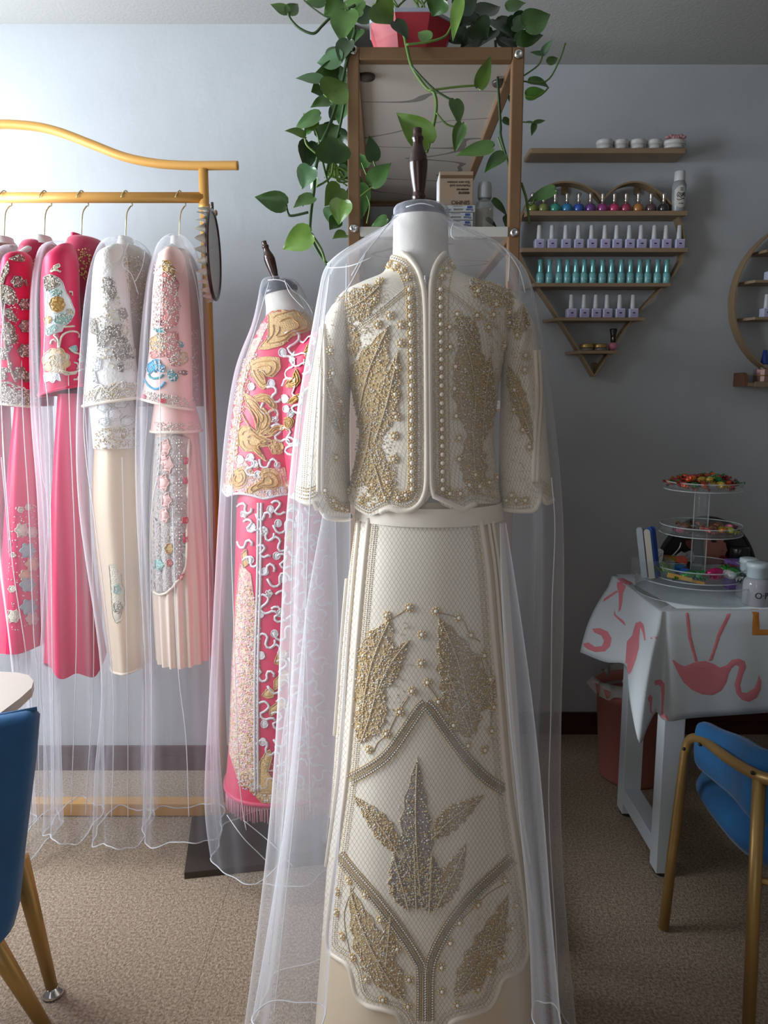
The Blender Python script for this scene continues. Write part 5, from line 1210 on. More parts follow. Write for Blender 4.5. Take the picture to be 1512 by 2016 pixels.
pe = pe_l+pe_b+pe_r
cord(SP_, [(x+(5 if i < 8 else 0), y) for i, (x, y) in enumerate(pe_l)]+pe_b[:8], .0050, m_pipe, SK, 'piping', lift=.001, n=8)
cord(SP_, pe_b[10:]+[(x-5, y) for x, y in pe_r], .0050, m_pipe, SK, 'piping', lift=.001, n=8)
for dx in (-12, -25): cord(SS, [(x+dx, y) for x, y in pe_l[:7]], .0036, m_pipe, SK, 'piping', lift=.003, n=6)
for dx in (10, 20): cord(SS, [(x+dx*.8, y) for x, y in pe_r[1:]], .0036, m_pipe, SK, 'piping', lift=.003, n=6)
BW = MB(); BG = MB(); BS = MB()
lp = [(x+2, y) for x, y in pe_l]+pe_b[:8]; rp = pe_b[10:]+[(x-2, y) for x, y in pe_r]
for path, sg in ((lp, -1), (rp, -1)):
    for d, mbb, r_ in ((12, BG, .0015), (16.5, BS, .0020), (21, BW, .0016)): beadline(SP_, off(path, sg*d), 4.2, r_, mbb, k=1)
for dx in (-19,): beadline(SS, [(x+dx, y) for x, y in pe_l[:7]], 3.7, .0015, BW, lift=.002)
band_paths = [[(690, 1534), (730, 1512), (765, 1484), (800, 1435), (826, 1396), (838, 1386)], [(838, 1386), (850, 1396), (880, 1440), (915, 1488), (955, 1530), (994, 1556)], [(668, 1682), (700, 1722), (745, 1775), (790, 1835), (822, 1886), (831, 1915), (831, 2010)], [(1008, 1690), (975, 1720), (925, 1768), (885, 1820), (858, 1870), (846, 1915), (845, 2010)]]
for path in band_paths:
    q = MB(); ll = off(path, 11); rl = off(path, -11); patch(SP_, ll+rl[::-1], .0012, q, 9); q.build('trim_band', mat('band_cloth', 'B8A588', .5, color2='9C8868', vscale=240, bump=.5, bscale=500), SK)
    for d, mbb, r_, st_ in ((-11, BG, .0016, 3.8), (-7, BS, .0022, 5), (-1, BG, .0013, 3.8), (3, BW, .0014, 3.8), (8, BS, .0022, 5), (12, BG, .0016, 3.8)): beadline(SP_, off(path, d), st_, r_, mbb, lift=.0028, k=1)
for a, b, w, n_, m_, bend in (((712, 1462), (748, 1330), 60, 330, m_seq, 4), ((716, 1400), (772, 1214), 84, 520, m_seq, -10), ((745, 1360), (806, 1260), 46, 220, m_seq, -6), ((928, 1452), (880, 1320), 70, 380, m_seq, 0), ((925, 1420), (864, 1214), 88, 560, m_seq, 10), ((940, 1400), (972, 1330), 42, 150, m_seq, 0),
                              ((828, 1760), (822, 1490), 62, 260, m_seqd, -6), ((785, 1680), (696, 1566), 40, 330, m_seq, 6), ((850, 1650), (952, 1566), 44, 340, m_seq, -6), ((805, 1790), (775, 1680), 52, 240, m_seqd, 0), ((858, 1790), (918, 1660), 44, 280, m_seq, 0), ((845, 1795), (850, 1680), 60, 260, m_seqd, 0), ((820, 1790), (815, 1650), 70, 300, m_seqd, 0),
                              ((796, 1968), (690, 1745), 66, 520, m_seq, -14), ((760, 1900), (770, 1800), 34, 150, m_seq, 0), ((896, 1962), (1000, 1760), 62, 480, m_seq, 12), ((930, 1870), (1000, 1850), 30, 120, m_seq, 0)):
    beaded_leaf(SP_, a, b, w, SK, n_, m_, bend)
beadfill(SP_, [(705, 1240), (820, 1220), (800, 1380), (720, 1480)], 130, .0016, BW); beadfill(SP_, [(850, 1220), (960, 1240), (985, 1500), (880, 1380)], 130, .0016, BW)
beadfill(SP_, [(790, 1520), (850, 1520), (890, 1700), (880, 1810), (790, 1810), (770, 1690)], 260, .0013, BS)
beadfill(SP_, [(665, 1720), (800, 1880), (800, 1980), (700, 1940), (655, 1830)], 120, .0014, BW); beadfill(SP_, [(1015, 1720), (870, 1880), (870, 1980), (980, 1940), (1025, 1830)], 120, .0014, BW)
stuff(BW.build('champagne_beadwork', m_bead, SK)); stuff(BG.build('gold_beadwork', m_beadg, SK)); stuff(BS.build('silver_beadwork', m_beads, SK))
for x, y in ((763, 1211), (806, 1196), (732, 1249), (858, 1203), (902, 1216), (926, 1250), (831, 1249), (830, 1305), (842, 1343), (812, 1360), (788, 1401), (762, 1444), (863, 1381), (892, 1427), (920, 1467), (953, 1476), (952, 1290), (963, 1337), (970, 1391), (966, 1438), (718, 1290), (712, 1340), (710, 1395), (710, 1430), (727, 1475),
             (688, 1733), (665, 1755), (663, 1795), (675, 1842), (696, 1884), (722, 1927), (755, 1967), (783, 1867), (806, 1927), (804, 1980), (750, 1810), (720, 1760), (992, 1732), (1014, 1781), (1006, 1825), (990, 1880), (964, 1911), (940, 1946), (900, 1977), (870, 1950), (869, 1903), (886, 1855), (904, 1815), (940, 1780)): flower(SP_, x, y, SK)
for path in ([(722, 1250), (760, 1225), (800, 1200)], [(858, 1205), (900, 1215), (915, 1225), (925, 1250), (950, 1265)], [(762, 1450), (780, 1410), (808, 1365)], [(890, 1425), (868, 1385), (840, 1345)], [(952, 1290), (970, 1340), (966, 1430)], [(736, 1480), (745, 1460), (765, 1445)], [(945, 1290), (962, 1370), (920, 1400)]): cord(SP_, path, .0011, m_cordg, SK, 'gold_stem', n=5)
for path in ([(690, 1880), (678, 1800), (700, 1740)], [(905, 1815), (960, 1760), (1005, 1735)]): cord(SP_, path, .0009, m_cordg, SK, 'gold_stem', n=5)
# veil over the front dress form
VL = thing('organza_veil', 'sheer white organza cover draped over the ivory gown on the front dress form', 'garment cover', (P(830, 1000, 1.39).x, 1.39, .01))
vl = loft([(402, 806, 846), (404, 786, 868), (412, 775, 882), (440, 768, 894), (475, 712, 968), (505, 664, 1006), (535, 640, 1030), (580, 630, 1044), (640, 620, 1054), (800, 592, 1077), (1000, 572, 1093), (1200, 562, 1093), (1400, 554, 1086), (1600, 540, 1084), (1800, 518, 1094), (2008, 490, 1112)], [1.40]*6+[1.40, 1.40, 1.40, 1.40, 1.395, 1.39, 1.385, 1.38, 1.38, 1.38], [.018, .040, .055, .070, .09, .105, .115, .125, .135, .15, .172, .185, .195, .205, .21, .215], 120, 6, folds=((5, .0, .030, .3, 1.), (9, .004, .030, 1.2, -1.5), (16, .004, .016, 2., 2.5)))
vl.build('organza_layer', m_sheer, VL)
MB().tube(ring(vl, -1), .0014, 5, closed=True).build('rolled_hem', m_hem, VL)
SV = Surf(vl)
for path in ([(775, 430), (745, 468), (715, 505), (690, 548)], [(646, 528), (690, 524), (735, 506)], [(645, 520), (700, 480), (770, 440)], [(652, 520), (638, 560), (628, 640), (612, 740)], [(890, 444), (940, 466), (985, 484), (1020, 528), (1034, 580)], [(892, 440), (888, 460), (900, 472), (960, 470)], [(800, 408), (830, 401), (858, 408)], [(683, 520), (682, 600)], [(1004, 470), (1000, 560)], [(600, 760), (586, 900), (578, 1040), (572, 1300), (560, 1600), (530, 1900)], [(1085, 940), (1092, 1040), (1086, 1200), (1084, 1400), (1080, 1600), (1094, 1850), (1100, 2010)], [(720, 500), (690, 560), (660, 600)], [(650, 540), (632, 700), (616, 900), (606, 1100), (596, 1400), (570, 1700), (540, 2000)]):
    cord(SV, path, .0010, m_hem, VL, 'veil_seam', lift=.0008, n=5)
for rows_, Yf in (([(1010, 636, 690), (1200, 602, 686), (1400, 582, 676), (1600, 560, 668), (1800, 530, 655), (2008, 498, 640)], [1.27, 1.25, 1.22, 1.20, 1.18, 1.17]), ([(1030, 984, 996), (1200, 988, 1022), (1400, 1000, 1048), (1600, 1020, 1068), (1800, 1040, 1084), (2008, 1050, 1104)], [1.30, 1.27, 1.24, 1.22, 1.20, 1.19])):
    vf = loft(rows_, Yf, [.012, .02, .03, .035, .04, .045], 40, 5, folds=((3, .02, .10, 0, 3), (5, 0, .06, 1, -2)))
    vf.build('organza_fold', m_sheer, VL); MB().tube(ring(vf, -1), .0013, 5, closed=True).build('rolled_hem', m_hem, VL)
# ------------------------------------------------------------------ second dress form with the red and gold gown
Y2 = 2.06
m_goldd = mat('deep_gold_thread', 'C9964E', .4, metal=.3); m_broc = mat('gold_brocade', 'F3E2BC', .45, color2='E79AA8', vscale=95, bump=.7, bscale=260, detail=6); m_broc2 = mat('peach_brocade', 'F0D5B0', .45, color2='DDB27C', vscale=110, bump=.7, bscale=260, detail=6)
def squig(cx, cy, s, rot, var=0):
    base = [[(-14, -8), (-6, -13), (2, -8), (-2, 0), (-8, 6), (0, 12), (10, 7), (16, 11)], [(-15, 4), (-10, -6), (-1, -5), (1, 5), (8, 9), (14, 1), (10, -8)], [(-12, -10), (-13, 2), (-4, 6), (2, -2), (9, -4), (13, 5), (6, 12)]][var % 3]
    c_, s_ = math.cos(rot), math.sin(rot); return [(cx+s*(x*c_-y*s_), cy+s*(x*s_+y*c_)) for x, y in base]
def ap(S_, poly, m_, par, name, lift=.0022, seg=8):
    q = MB(); patch(S_, poly, lift, q, seg, .0006)
    e = S_.pts(resample(list(poly)+[poly[0]], 4.), lift*.8)
    if q.f and len(e) > 4: q.tube(e, .0014, 5)
    if q.f and name in ('silver_flower', 'silver_leaf', 'beaded_motif', 'lace_cuff', 'gold_centre', 'peony_petal'):
        ar = abs(sum(a[0]*b[1]-b[0]*a[1] for a, b in zip(poly, list(poly[1:])+[poly[0]])))/2; q.m = 1
        beadfill(S_, poly, int(ar/14), .0026, q, lift+.0005); return q.build(name, [m_, m_goldd if name == 'gold_centre' else m_beads], par)
    return q.build(name, m_, par) if q.f else None
def dots(S_, pts, r, m_, par, name):
    q = MB()
    for x, y in pts:
        h = S_.hit(x, y, r*.5)
        if h: q.ball(h[0], r, 8, 5)
    return q.build(name, m_, par) if q.f else None
def rosette(S_, x, y, s, par, m_=None, name='silver_rosette'):
    ap(S_, blob(x, y, s*5.2, s*5.6, 1, 0., 0, 14), m_ or m_silver, par, name, .003)
D2 = thing('dress_form', 'smaller white dress form behind, wearing the red and gold gown beside the rack', 'mannequin', (P(555, 1000, Y2).x, Y2, 0))
u2 = 2.0/FPX
mb = loft([(572, 521, 583), (590, 522, 592), (612, 524, 604), (640, 520, 625), (690, 500, 650), (800, 480, 640), (900, 480, 635), (1000, 480, 640)], Y2, [.045, .046, .048, .055, .08, .09, .085, .09], 40, 3)
mb.build('torso_form', m_linen, D2)
Mt = Matrix.Rotation(-.30, 3, 'Y'); c2 = P(551, 574, Y2)
MB().lathe([(35*u2, -3*u2), (36*u2, 0), (36*u2, 5*u2), (34*u2, 6*u2), (33*u2, 9*u2), (28*u2, 16*u2), (20*u2, 21*u2), (9*u2, 22*u2)], c2, 32, Mt.lerp(Matrix.Identity(3), .35)).build('neck_cap', mat('slate_cap', '4A4C58', .22), D2)
finial(c2+Vector((-.008, 0, 19*u2)), u2*.58, Mt, D2)
bl, br = PZ(363, 1731, 0), PZ(640, 1702, 0); bx = (br-bl); bx.normalize(); by = Vector((-bx.y, bx.x, 0)); 
M4 = Matrix(((bx.x, by.x, 0, bl.x), (bx.y, by.y, 0, bl.y), (0, 0, 1, 0), (0, 0, 0, 1)))
MB().bevbox((0, 0, 0), ((br-bl).length, .285, .02), .002, M4).build('base_board', mat('dark_board', '3E332C', .5, var=.2, vscale=7), D2, smooth=False)
MB().lathe([(.018, .018), (.018, .75)], (P(555, 1000, Y2).x, Y2, 0), 14).build('stand_pole', m_wood_d, D2)
# jacket
J2 = thing('embroidered_jacket', 'raspberry jacket thick with gold and silver embroidery on the dress form behind', 'jacket', (P(555, 800, Y2).x, Y2, .9))
h2 = lambda th: .012*abs(math.sin(3.5*th+.4)) - .004
jb = loft([(615, 528, 602), (628, 521, 614), (655, 506, 640), (695, 488, 656), (745, 472, 656), (800, 461, 652), (860, 453, 650), (920, 447, 650), (968, 441, 650)], Y2, [.052, .06, .08, .1, .112, .115, .112, .116, .12], 96, 5, hem=(h2, 4))
js = loft([(622, 655, 646, 648), (600, 668, 656, 656), (574, 705, 662, 692), (558, 760, 654, 760), (556, 830, 645, 830), (561, 900, 640, 900), (572, 975, 635, 980)], Y2-.10, [.03, .05, .058, .06, .06, .06, .06], 56, 4)
jb.build('bodice', m_redsilk, J2); js.build('sleeve', m_redsilk, J2)
MB().tube(ring(jb, -1), .004, 6, closed=True).build('hem_piping', m_silver, J2); MB().tube(ring(js, -1), .004, 6, closed=True).build('cuff_piping', m_silver, J2)
SJ2 = Surf(jb, js)
z4 = lambda pts: [(440+x/4.8, 580+y/4.8) for x, y in pts]
gold_polys = [ # phoenix, dragon and flowers of the bodice
 z4([(430, 190), (560, 130), (700, 90), (760, 180), (840, 230), (850, 330), (760, 360), (640, 400), (560, 480), (420, 520), (330, 520), (430, 400)]),
 z4([(250, 640), (330, 600), (420, 590), (530, 600), (540, 700), (470, 780), (400, 770), (380, 720), (320, 720), (380, 800), (420, 860), (380, 900), (330, 860), (270, 760)]),
 z4([(190, 930), (260, 960), (310, 1000), (350, 1060), (420, 1120), (450, 1200), (420, 1300), (370, 1330), (320, 1290), (340, 1200), (300, 1120), (230, 1040)]),
 z4([(290, 960), (370, 935), (450, 960), (510, 1050), (500, 1090), (440, 1060), (400, 1010), (330, 1010)]),
 z4([(140, 1300), (180, 1240), (260, 1250), (330, 1310), (420, 1360), (470, 1380), (400, 1400), (460, 1430), (330, 1440), (400, 1560), (300, 1480), (200, 1480), (150, 1420)]),
 z4([(400, 1310), (470, 1250), (540, 1230), (590, 1240), (580, 1275), (500, 1290), (440, 1340)]),
 z4([(150, 1640), (200, 1620), (240, 1700), (220, 1790), (170, 1830), (100, 1840), (60, 1780), (90, 1690)]),
 z4([(370, 1660), (460, 1640), (540, 1700), (560, 1800), (470, 1840), (360, 1830), (220, 1900), (230, 1830), (320, 1780), (380, 1740)]),
 z4([(585, 860), (620, 800), (650, 820), (690, 700), (720, 760), (730, 820), (690, 870), (610, 880)]), z4([(610, 1030), (660, 960), (745, 930), (740, 960), (690, 1010), (640, 1035)]), z4([(580, 1170), (630, 1150), (670, 1190), (650, 1250), (600, 1290)]), z4([(760, 560), (800, 470), (830, 480), (825, 580), (790, 600)]),
]
for p in gold_polys:
    ap(SJ2, p, m_goldt, J2, 'gold_motif', .003)
    gx_, gy_ = sum(q[0] for q in p)/len(p), sum(q[1] for q in p)/len(p)
    for f_ in (.72, .42): cord(SJ2, [(gx_+(x-gx_)*f_, gy_+(y-gy_)*f_) for x, y in p], .0016, m_goldd, J2, 'gold_twist', lift=.0045, k=3, closed=True, n=5)
for p in ([(505, 620), (528, 640), (500, 700), (480, 760), (470, 860), (462, 960), (440, 975), (446, 880), (458, 800), (470, 740), (486, 690)], [(444, 900), (480, 905), (500, 930), (560, 920), (570, 960), (566, 985), (440, 985)]): ap(SJ2, p, m_broc, J2, 'brocade_ground', .0014)
for x, y, s in ((505, 1440, 75), (700, 560, 0), (400, 1700, 60), (620, 1210, 44)):
    if s: 
        xx, yy = 440+x/4.8, 580+y/4.8
        for k in range(6): ap(SJ2, blob(xx+s/4.8*.55*math.cos(k*1.05), yy+s/4.8*.6*math.sin(k*1.05), s/4.8*.42, None, 1, 0, 0, 12), m_goldt, J2, 'gold_petal', .0034)
        ap(SJ2, blob(xx, yy, s/4.8*.35, None, 1, 0, 0, 12), m_goldt, J2, 'gold_petal', .0042)
for path in ([(320, 1290), (300, 1180), (250, 1080), (210, 1060)], [(350, 1310), (430, 1240), (440, 1150), (360, 1050)], [(340, 1330), (450, 1340), (540, 1250), (590, 1245)], [(300, 1480), (400, 1570), (440, 1560)], [(270, 1280), (210, 1180), (180, 1120)], [(330, 1300), (360, 1200), (330, 1120), (270, 1010)], [(430, 1110), (470, 1080), (500, 1130)]):
    cord(SJ2, z4(path), .0022, m_goldt, J2, 'gold_plume', lift=.003)
sil = [(560, 550, 1.2), (455, 840, 1.1), (370, 735, .9), (270, 870, 1), (585, 985, 1.2), (260, 1540, 1.1), (160, 1560, 1.2), (60, 1850, 1.4), (330, 1700, 1.1), (300, 1600, 1), (560, 1850, 1.1), (440, 1880, 1), (690, 1400, 1), (510, 1610, .9), (600, 1080, 1.)]
for x, y, s in sil: rosette(SJ2, 440+x/4.8, 580+y/4.8, s*1.25, J2)
for k, (x, y, s, r) in enumerate(((690, 470, 1.5, .2), (640, 690, 1.4, 1.2), (740, 650, 1.3, .4), (690, 870, 1.4, -.5), (480, 940, 1., 1), (440, 1100, 1.1, .3), (540, 1310, 1.1, .1), (620, 1330, 1.1, .8), (430, 1590, 1., -.3), (710, 1050, 1, .5), (640, 1430, 1, 1.5), (790, 420, 1., 0), (270, 1640, 1, .4))):
    cord(SJ2, squig(440+x/4.8, 580+y/4.8, s*1.25, r, k), .0036, m_silver, J2, 'silver_squiggle', lift=.002, flat=.6)
for x, y in ((650, 610), (490, 1180), (790, 640), (640, 1130)): ap(SJ2, blob(440+x/4.8, 580+y/4.8, 6, None, 5, .3), m_silver, J2, 'silver_flower', .003)
bd = MB()
for poly, n_ in ((z4([(430, 190), (700, 90), (850, 250), (760, 360), (560, 480), (330, 520)]), 200), (z4([(140, 650), (330, 520), (250, 900), (180, 1200), (100, 1300), (90, 900)]), 420), (z4([(0, 1600), (250, 1600), (560, 1700), (560, 1900), (100, 1930), (0, 1900)]), 320), (z4([(60, 1250), (140, 1250), (140, 1600), (20, 1600)]), 130)):
    for k_ in range(2): bd.m = k_; beadfill(SJ2, poly, n_//2, .0030, bd)
stuff(bd.build('metal_thread_work', [m_goldt, m_silver], J2))
# skirt
K2_ = thing('embroidered_skirt', 'raspberry fringed skirt with silver cloud embroidery on the dress form behind', 'skirt', (P(555, 1200, Y2).x, Y2, .15))
k2 = loft([(955, 474, 640), (985, 470, 645), (1200, 464, 655), (1400, 458, 660), (1518, 450, 664)], Y2, [.1, .125, .148, .168, .18], 96, 10, ex=2.5)
k2.build('skirt_panel', m_redsilk, K2_)
S2 = Surf(k2)
k_ = 0
for gy in range(16):
    for gx in range(5):
        y = 1000+gy*35+(gx % 2)*15; x = 478+gx*36+(gy % 2)*11
        if y > 1545: continue
        k_ += 1
        if x < 515 and y > 1130: continue
        if x > 515: cord(S2, squig(x, y, 1.3+.2*math.sin(k_*1.7), .7*math.sin(k_*2.1), k_), .0036, m_silver, K2_, 'silver_squiggle', lift=.002, flat=.6)
        elif gy < 5: cord(S2, squig(x+6, y, 1., .5*math.sin(k_*2.1), k_), .0038, m_silver, K2_, 'silver_squiggle', lift=.002)
for x, y in ((533, 1003), (575, 1000), (548, 1030), (545, 1094), (522, 1125), (558, 1140), (552, 1207), (513, 1209), (541, 1247), (515, 1290), (521, 1425), (518, 1460), (497, 1037), (494, 1102), (605, 1060), (610, 1150), (590, 1320), (600, 1240)): rosette(S2, x, y, 1.35, K2_)
for x, y in ((519, 1047), (530, 1168), (508, 1322), (482, 1012), (580, 1105)): ap(S2, blob(x, y, 6.5, None, 5, .3), m_silver, K2_, 'silver_flower', .003)
for p in ([(545, 1290), (560, 1278), (566, 1288), (552, 1310), (540, 1305)], [(540, 1340), (560, 1318), (572, 1330), (556, 1350), (540, 1358)], [(530, 1395), (552, 1378), (570, 1384), (548, 1400), (532, 1410)], [(522, 1360), (530, 1352), (540, 1360), (538, 1372), (526, 1374), (516, 1368)], [(510, 1560), (512, 1500), (524, 1480), (532, 1475), (536, 1490), (528, 1520), (545, 1545), (540, 1560)], [(560, 1060), (570, 1040), (580, 1048), (574, 1068)], [(477, 1090), (486, 1080), (490, 1110), (480, 1118)]): ap(S2, p, m_goldt, K2_, 'gold_motif', .003)
for p in ([(474, 1110), (494, 1130), (503, 1200), (503, 1560), (470, 1535), (452, 1480), (458, 1300), (466, 1180)], [(505, 1530), (540, 1556), (640, 1550), (640, 1584), (520, 1584), (503, 1566)]): ap(S2, p, m_broc if p[0][0] < 500 else m_broc2, K2_, 'brocade_ground', .0014)
for dx in (-3, 3): cord(S2, [(512+dx, 990), (510+dx, 1150), (506+dx, 1300), (505+dx, 1450), (506+dx, 1560)], .0035, m_silver, K2_, 'silver_braid')
bd = MB()
for poly, n_ in (([(472, 1130), (508, 1180), (505, 1570), (470, 1540), (455, 1480), (460, 1300)], 1150), ([(458, 1480), (505, 1480), (600, 1540), (640, 1530), (640, 1580), (520, 1580), (470, 1545)], 420), ([(508, 1000), (518, 1000), (508, 1560), (500, 1560)], 200), ([(590, 1180), (640, 1180), (640, 1260), (590, 1240)], 80)):
    for q_ in range(2): bd.m = q_; beadfill(S2, poly, n_//2, .0032, bd)
stuff(bd.build('metal_thread_work', [m_goldt, m_silver], K2_))
m_fr = mat('pink_fringe', 'C83A60', .5, sheen=.3)
rg = ring(k2, -1); fbm = MB(); hb_ = MB(); cen = sum(rg, Vector((0, 0, 0)))/len(rg)
hb_.tube([p + Vector((0, 0, -.004)) for p in rg], .007, 6, closed=True).build('fringe_heading', m_fr, K2_)
rgr = resample([tuple(p) for p in rg]+[tuple(rg[0])], .0072)
for i, p in enumerate(rgr):
    p = Vector(p); fbm.tube([p, p+Vector((R.uniform(-.002, .002), R.uniform(-.002, .002), -.055+R.uniform(-.006, .004)))], .0021, 5)
stuff(fbm.build('fringe', mat('pale_pink_fringe', 'D98C9E', .5, sheen=.3), K2_))
# veil
V2 = thing('organza_veil', 'sheer white organza cover draped over the red and gold gown on the dress form behind', 'garment cover', (P(555, 1000, Y2).x, Y2, .01))
v2 = loft([(545, 536, 560), (549, 520, 576), (562, 513, 590), (600, 506, 612), (645, 496, 642), (730, 466, 664), (850, 448, 668), (1000, 437, 672), (1300, 423, 676), (1540, 412, 690), (1658, 424, 690)], [Y2]*8+[Y2-.02, Y2-.03, Y2-.05], [.015, .035, .05, .07, .115, .15, .165, .18, .19, .2, .2], 100, 7, folds=((5, .0, .035, .8, 1.), (8, .004, .035, 0., -1.5), (15, .003, .018, 2., 2.)))
v2.build('organza_layer', m_sheer, V2); MB().tube(ring(v2, -1), .0016, 5, closed=True).build('rolled_hem', m_hem, V2)
SV2 = Surf(v2)
for path in ([(528, 552), (545, 551), (562, 556), (575, 572), (590, 582), (606, 600), (616, 620)], [(530, 556), (520, 590), (506, 640), (480, 720)], [(560, 552), (572, 580), (600, 610)], [(486, 720), (464, 860), (456, 1040), (460, 1200), (466, 1400), (474, 1560), (486, 1640)], [(566, 1330), (572, 1365), (560, 1420), (552, 1560)], [(572, 1365), (598, 1400), (606, 1500)], [(595, 1010), (600, 1200), (606, 1400), (610, 1600)], [(447, 1604), (480, 1650), (510, 1680), (530, 1700)], [(480, 1615), (540, 1665), (580, 1710)], [(560, 1690), (520, 1730), (480, 1752)]): cord(SV2, path, .0012, m_hem, V2, 'veil_seam', lift=.001, n=5)
vf = loft([(1000, 592, 660), (1300, 575, 665), (1500, 545, 655), (1660, 540, 640)], [1.88, 1.86, 1.84, 1.82], [.02, .03, .035, .04], 40, 6, folds=((3, .02, .1, 0, 3),))
vf.build('organza_fold', m_sheer, V2)

# ------------------------------------------------------------------ gowns on the rack
m_hook = mat('pale_gold_wire', 'C4B48A', .25, metal=.85); m_pad = mat('hanger_white', 'D5D2CE', .6)
def hanger(k, xs, xh, label):
    t = thing('clothes_hanger', label, 'hanger', (P(xs, 470, YR).x, YR, P(xs, 470, YR).z), 'hangers on the golden rack')
    a = P(xs, 474, YR-.02); b = P(xs+2, 424, YR-.02); top = P(xs+8, 400, YR); z = zb
    px_ = P(xs+5, 390, YR).x
    path = [tuple(a), tuple(b), tuple(P(xs+9, 408, YR-.005)), (P(xs+10, 402, YR).x, YR+.016, z-.016), (px_, YR+.019, z+.004), (px_-.004, YR, z+.0185), (px_-.009, YR-.0175, z+.006), (px_-.013, YR-.0185, z-.004)]
    MB().tube(cr(path, 5), .0019, 7).build('hook', m_hook, t)
    arm = MB(); pts = []
    for s in (-1, -.6, -.25, 0, .25, .6, 1): pts.append((a.x+s*.02, a.y+s*.13, a.z-.012-.05*abs(s)**1.4))
    arm.tube(pts, [.006, .009, .010, .010, .010, .009, .006], 8).build('arm', m_pad, t)
    return t
names = ['ivory gown cut off by the left edge', 'raspberry gown with silver flowers', 'raspberry gown with the teal and gold peony', 'ivory gown with champagne flowers', 'blush pink gown with turquoise trim']
for k, (xs, xh) in enumerate(((8, 8), (87, 78), (160, 157), (247, 245), (353, 355))): hanger(k, xs, xh, 'gilt wire hanger on the rack holding the ' + names[k])
def garment(k, col_mat, sleeve, body_, collar, label, sd=(.04, .06), hem_m=None, bm_=None):
    cx = P((sleeve[2][0]+sleeve[2][2])/2, 600, 2.12)
    t = thing('hanging_jacket', label, 'jacket', (cx.x, 2.15, P(100, 790, 2.12).z), 'jackets on the golden rack')
    n_ = len(sleeve)
    s = loft(sleeve, 2.09, [sd[0]]+[sd[1]]*(n_-1), 56, 5, folds=((3, .0, .02, 1, 1),)); s.build('sleeve', col_mat, t)
    b = loft(body_, [2.24]*len(body_), [.03, .09]+[.13]*(len(body_)-2), 56, 5); b.build('bodice', bm_ or col_mat, t)
    MB().tube(ring(s, -1), .0042, 7, closed=True).build('cuff_piping', hem_m or m_pipe, t)
    c = loft(collar, 2.21, [.035]*len(collar), 32, 3); c.build('collar', m_pad if k != 2 else col_mat, t)
    return t, Surf(s), Surf(s, b)
def skirt(k, m_, rows_, dr_, label, folds, hem_m=None, hem=None, Y=2.14):
    cx = P((rows_[0][1]+rows_[0][2])/2, rows_[0][0], Y)
    t = thing('hanging_skirt', label, 'skirt', (cx.x, Y, P(100, rows_[-1][0], Y).z), 'skirts on the golden rack')
    s = loft(rows_, Y, dr_, 96, 8, folds=folds, hem=hem); s.build('skirt_panel', m_, t)
    if hem_m: MB().tube(ring(s, -1), .004, 6, closed=True).build('hem_piping', hem_m, t)
    return t, Surf(s)
def cover(k, rows_, Ys, drs, label, seams, ph):
    cx = P((rows_[3][1]+rows_[3][2])/2, 800, 2.1)
    t = thing('garment_cover', label, 'garment cover', (cx.x, 2.1, .03), 'sheer covers on the golden rack')
    s = loft(rows_, Ys, drs, 84, 7, folds=((4, .01, .05, ph, 1.2), (7, .008, .05, ph*2, -1.6), (13, .005, .025, ph*3, 2.2)), hem=(lambda th: .012*math.sin(3*th+ph), 8))
    s.build('organza_layer', m_sheer, t); MB().tube(ring(s, -1), .0016, 5, closed=True).build('rolled_hem', m_hem, t)
    S_ = Surf(s)
    for q in seams: cord(S_, q, .0012, m_hem, t, 'cover_seam', lift=.001, n=5)
    return t
m_bead_silver = mat('silver_lace', 'BDB3A4', .4, metal=.3, bump=.7, bscale=400, color2='9A8E7E', vscale=300)
m_darkrose = mat('rose_silk', 'B82A52', .5, sheen=.2)
m_ivw = mat('white_lace', 'E9E6E2', .6, sheen=.2, bump=.3, bscale=120); m_beige = mat('beige_tulle', 'AFA294', .7, bump=.3, bscale=150)
m_blush = mat('blush_satin', 'EFC6BE', .45, sheen=.2); m_blushp = mat('blush_pleats', 'F0DCCB', .5, sheen=.2); m_coral = mat('coral_lace', 'DE8C84', .5, bump=.4, bscale=300)
m_turq = mat('turquoise_bead', '3CB0B8', .3, bump=.6, bscale=400); m_sky = mat('sky_bead', '4AB4E0', .3, bump=.6, bscale=400); m_mint = mat('mint_thread', 'A9D2CC', .5, bump=.5, bscale=350); m_wine = mat('wine_bead', '8A2A34', .3); m_peach = mat('peach_thread', 'E8C9A0', .45, bump=.5, bscale=300); m_cream = mat('cream_thread', 'E6DDC8', .45, bump=.5, bscale=300); m_redtab = mat('red_tab', 'D8485A', .5); m_whitet = mat('white_thread', 'ECEFF0', .5, bump=.4, bscale=300)
# 0: cut off by the edge
t, S_, SA = garment(0, m_ivw, [(-70, 500, -30, 490), (-80, 530, -25, 525), (-85, 600, -20, 600), (-95, 790, -16, 795)], [(476, -12, 26), (492, -22, 24), (600, -25, 12), (790, -30, 10)], [(468, -4, 22), (482, -10, 27)], 'ivory and gold jacket on the rack, cut off by the left edge', bm_=m_beige)
bd = MB(); beadfill(SA, [(-10, 490), (24, 490), (14, 560), (-10, 600)], 160, .003, bd); stuff(bd.build('gold_beadwork', m_beadg, t))
skirt(0, m_fuchsia, [(795, -28, 8), (1000, -40, 14), (1260, -50, 18)], [.07, .09, .11], 'fuchsia skirt on the rack, cut off by the left edge', ((5, .02, .08, .4, 1),))
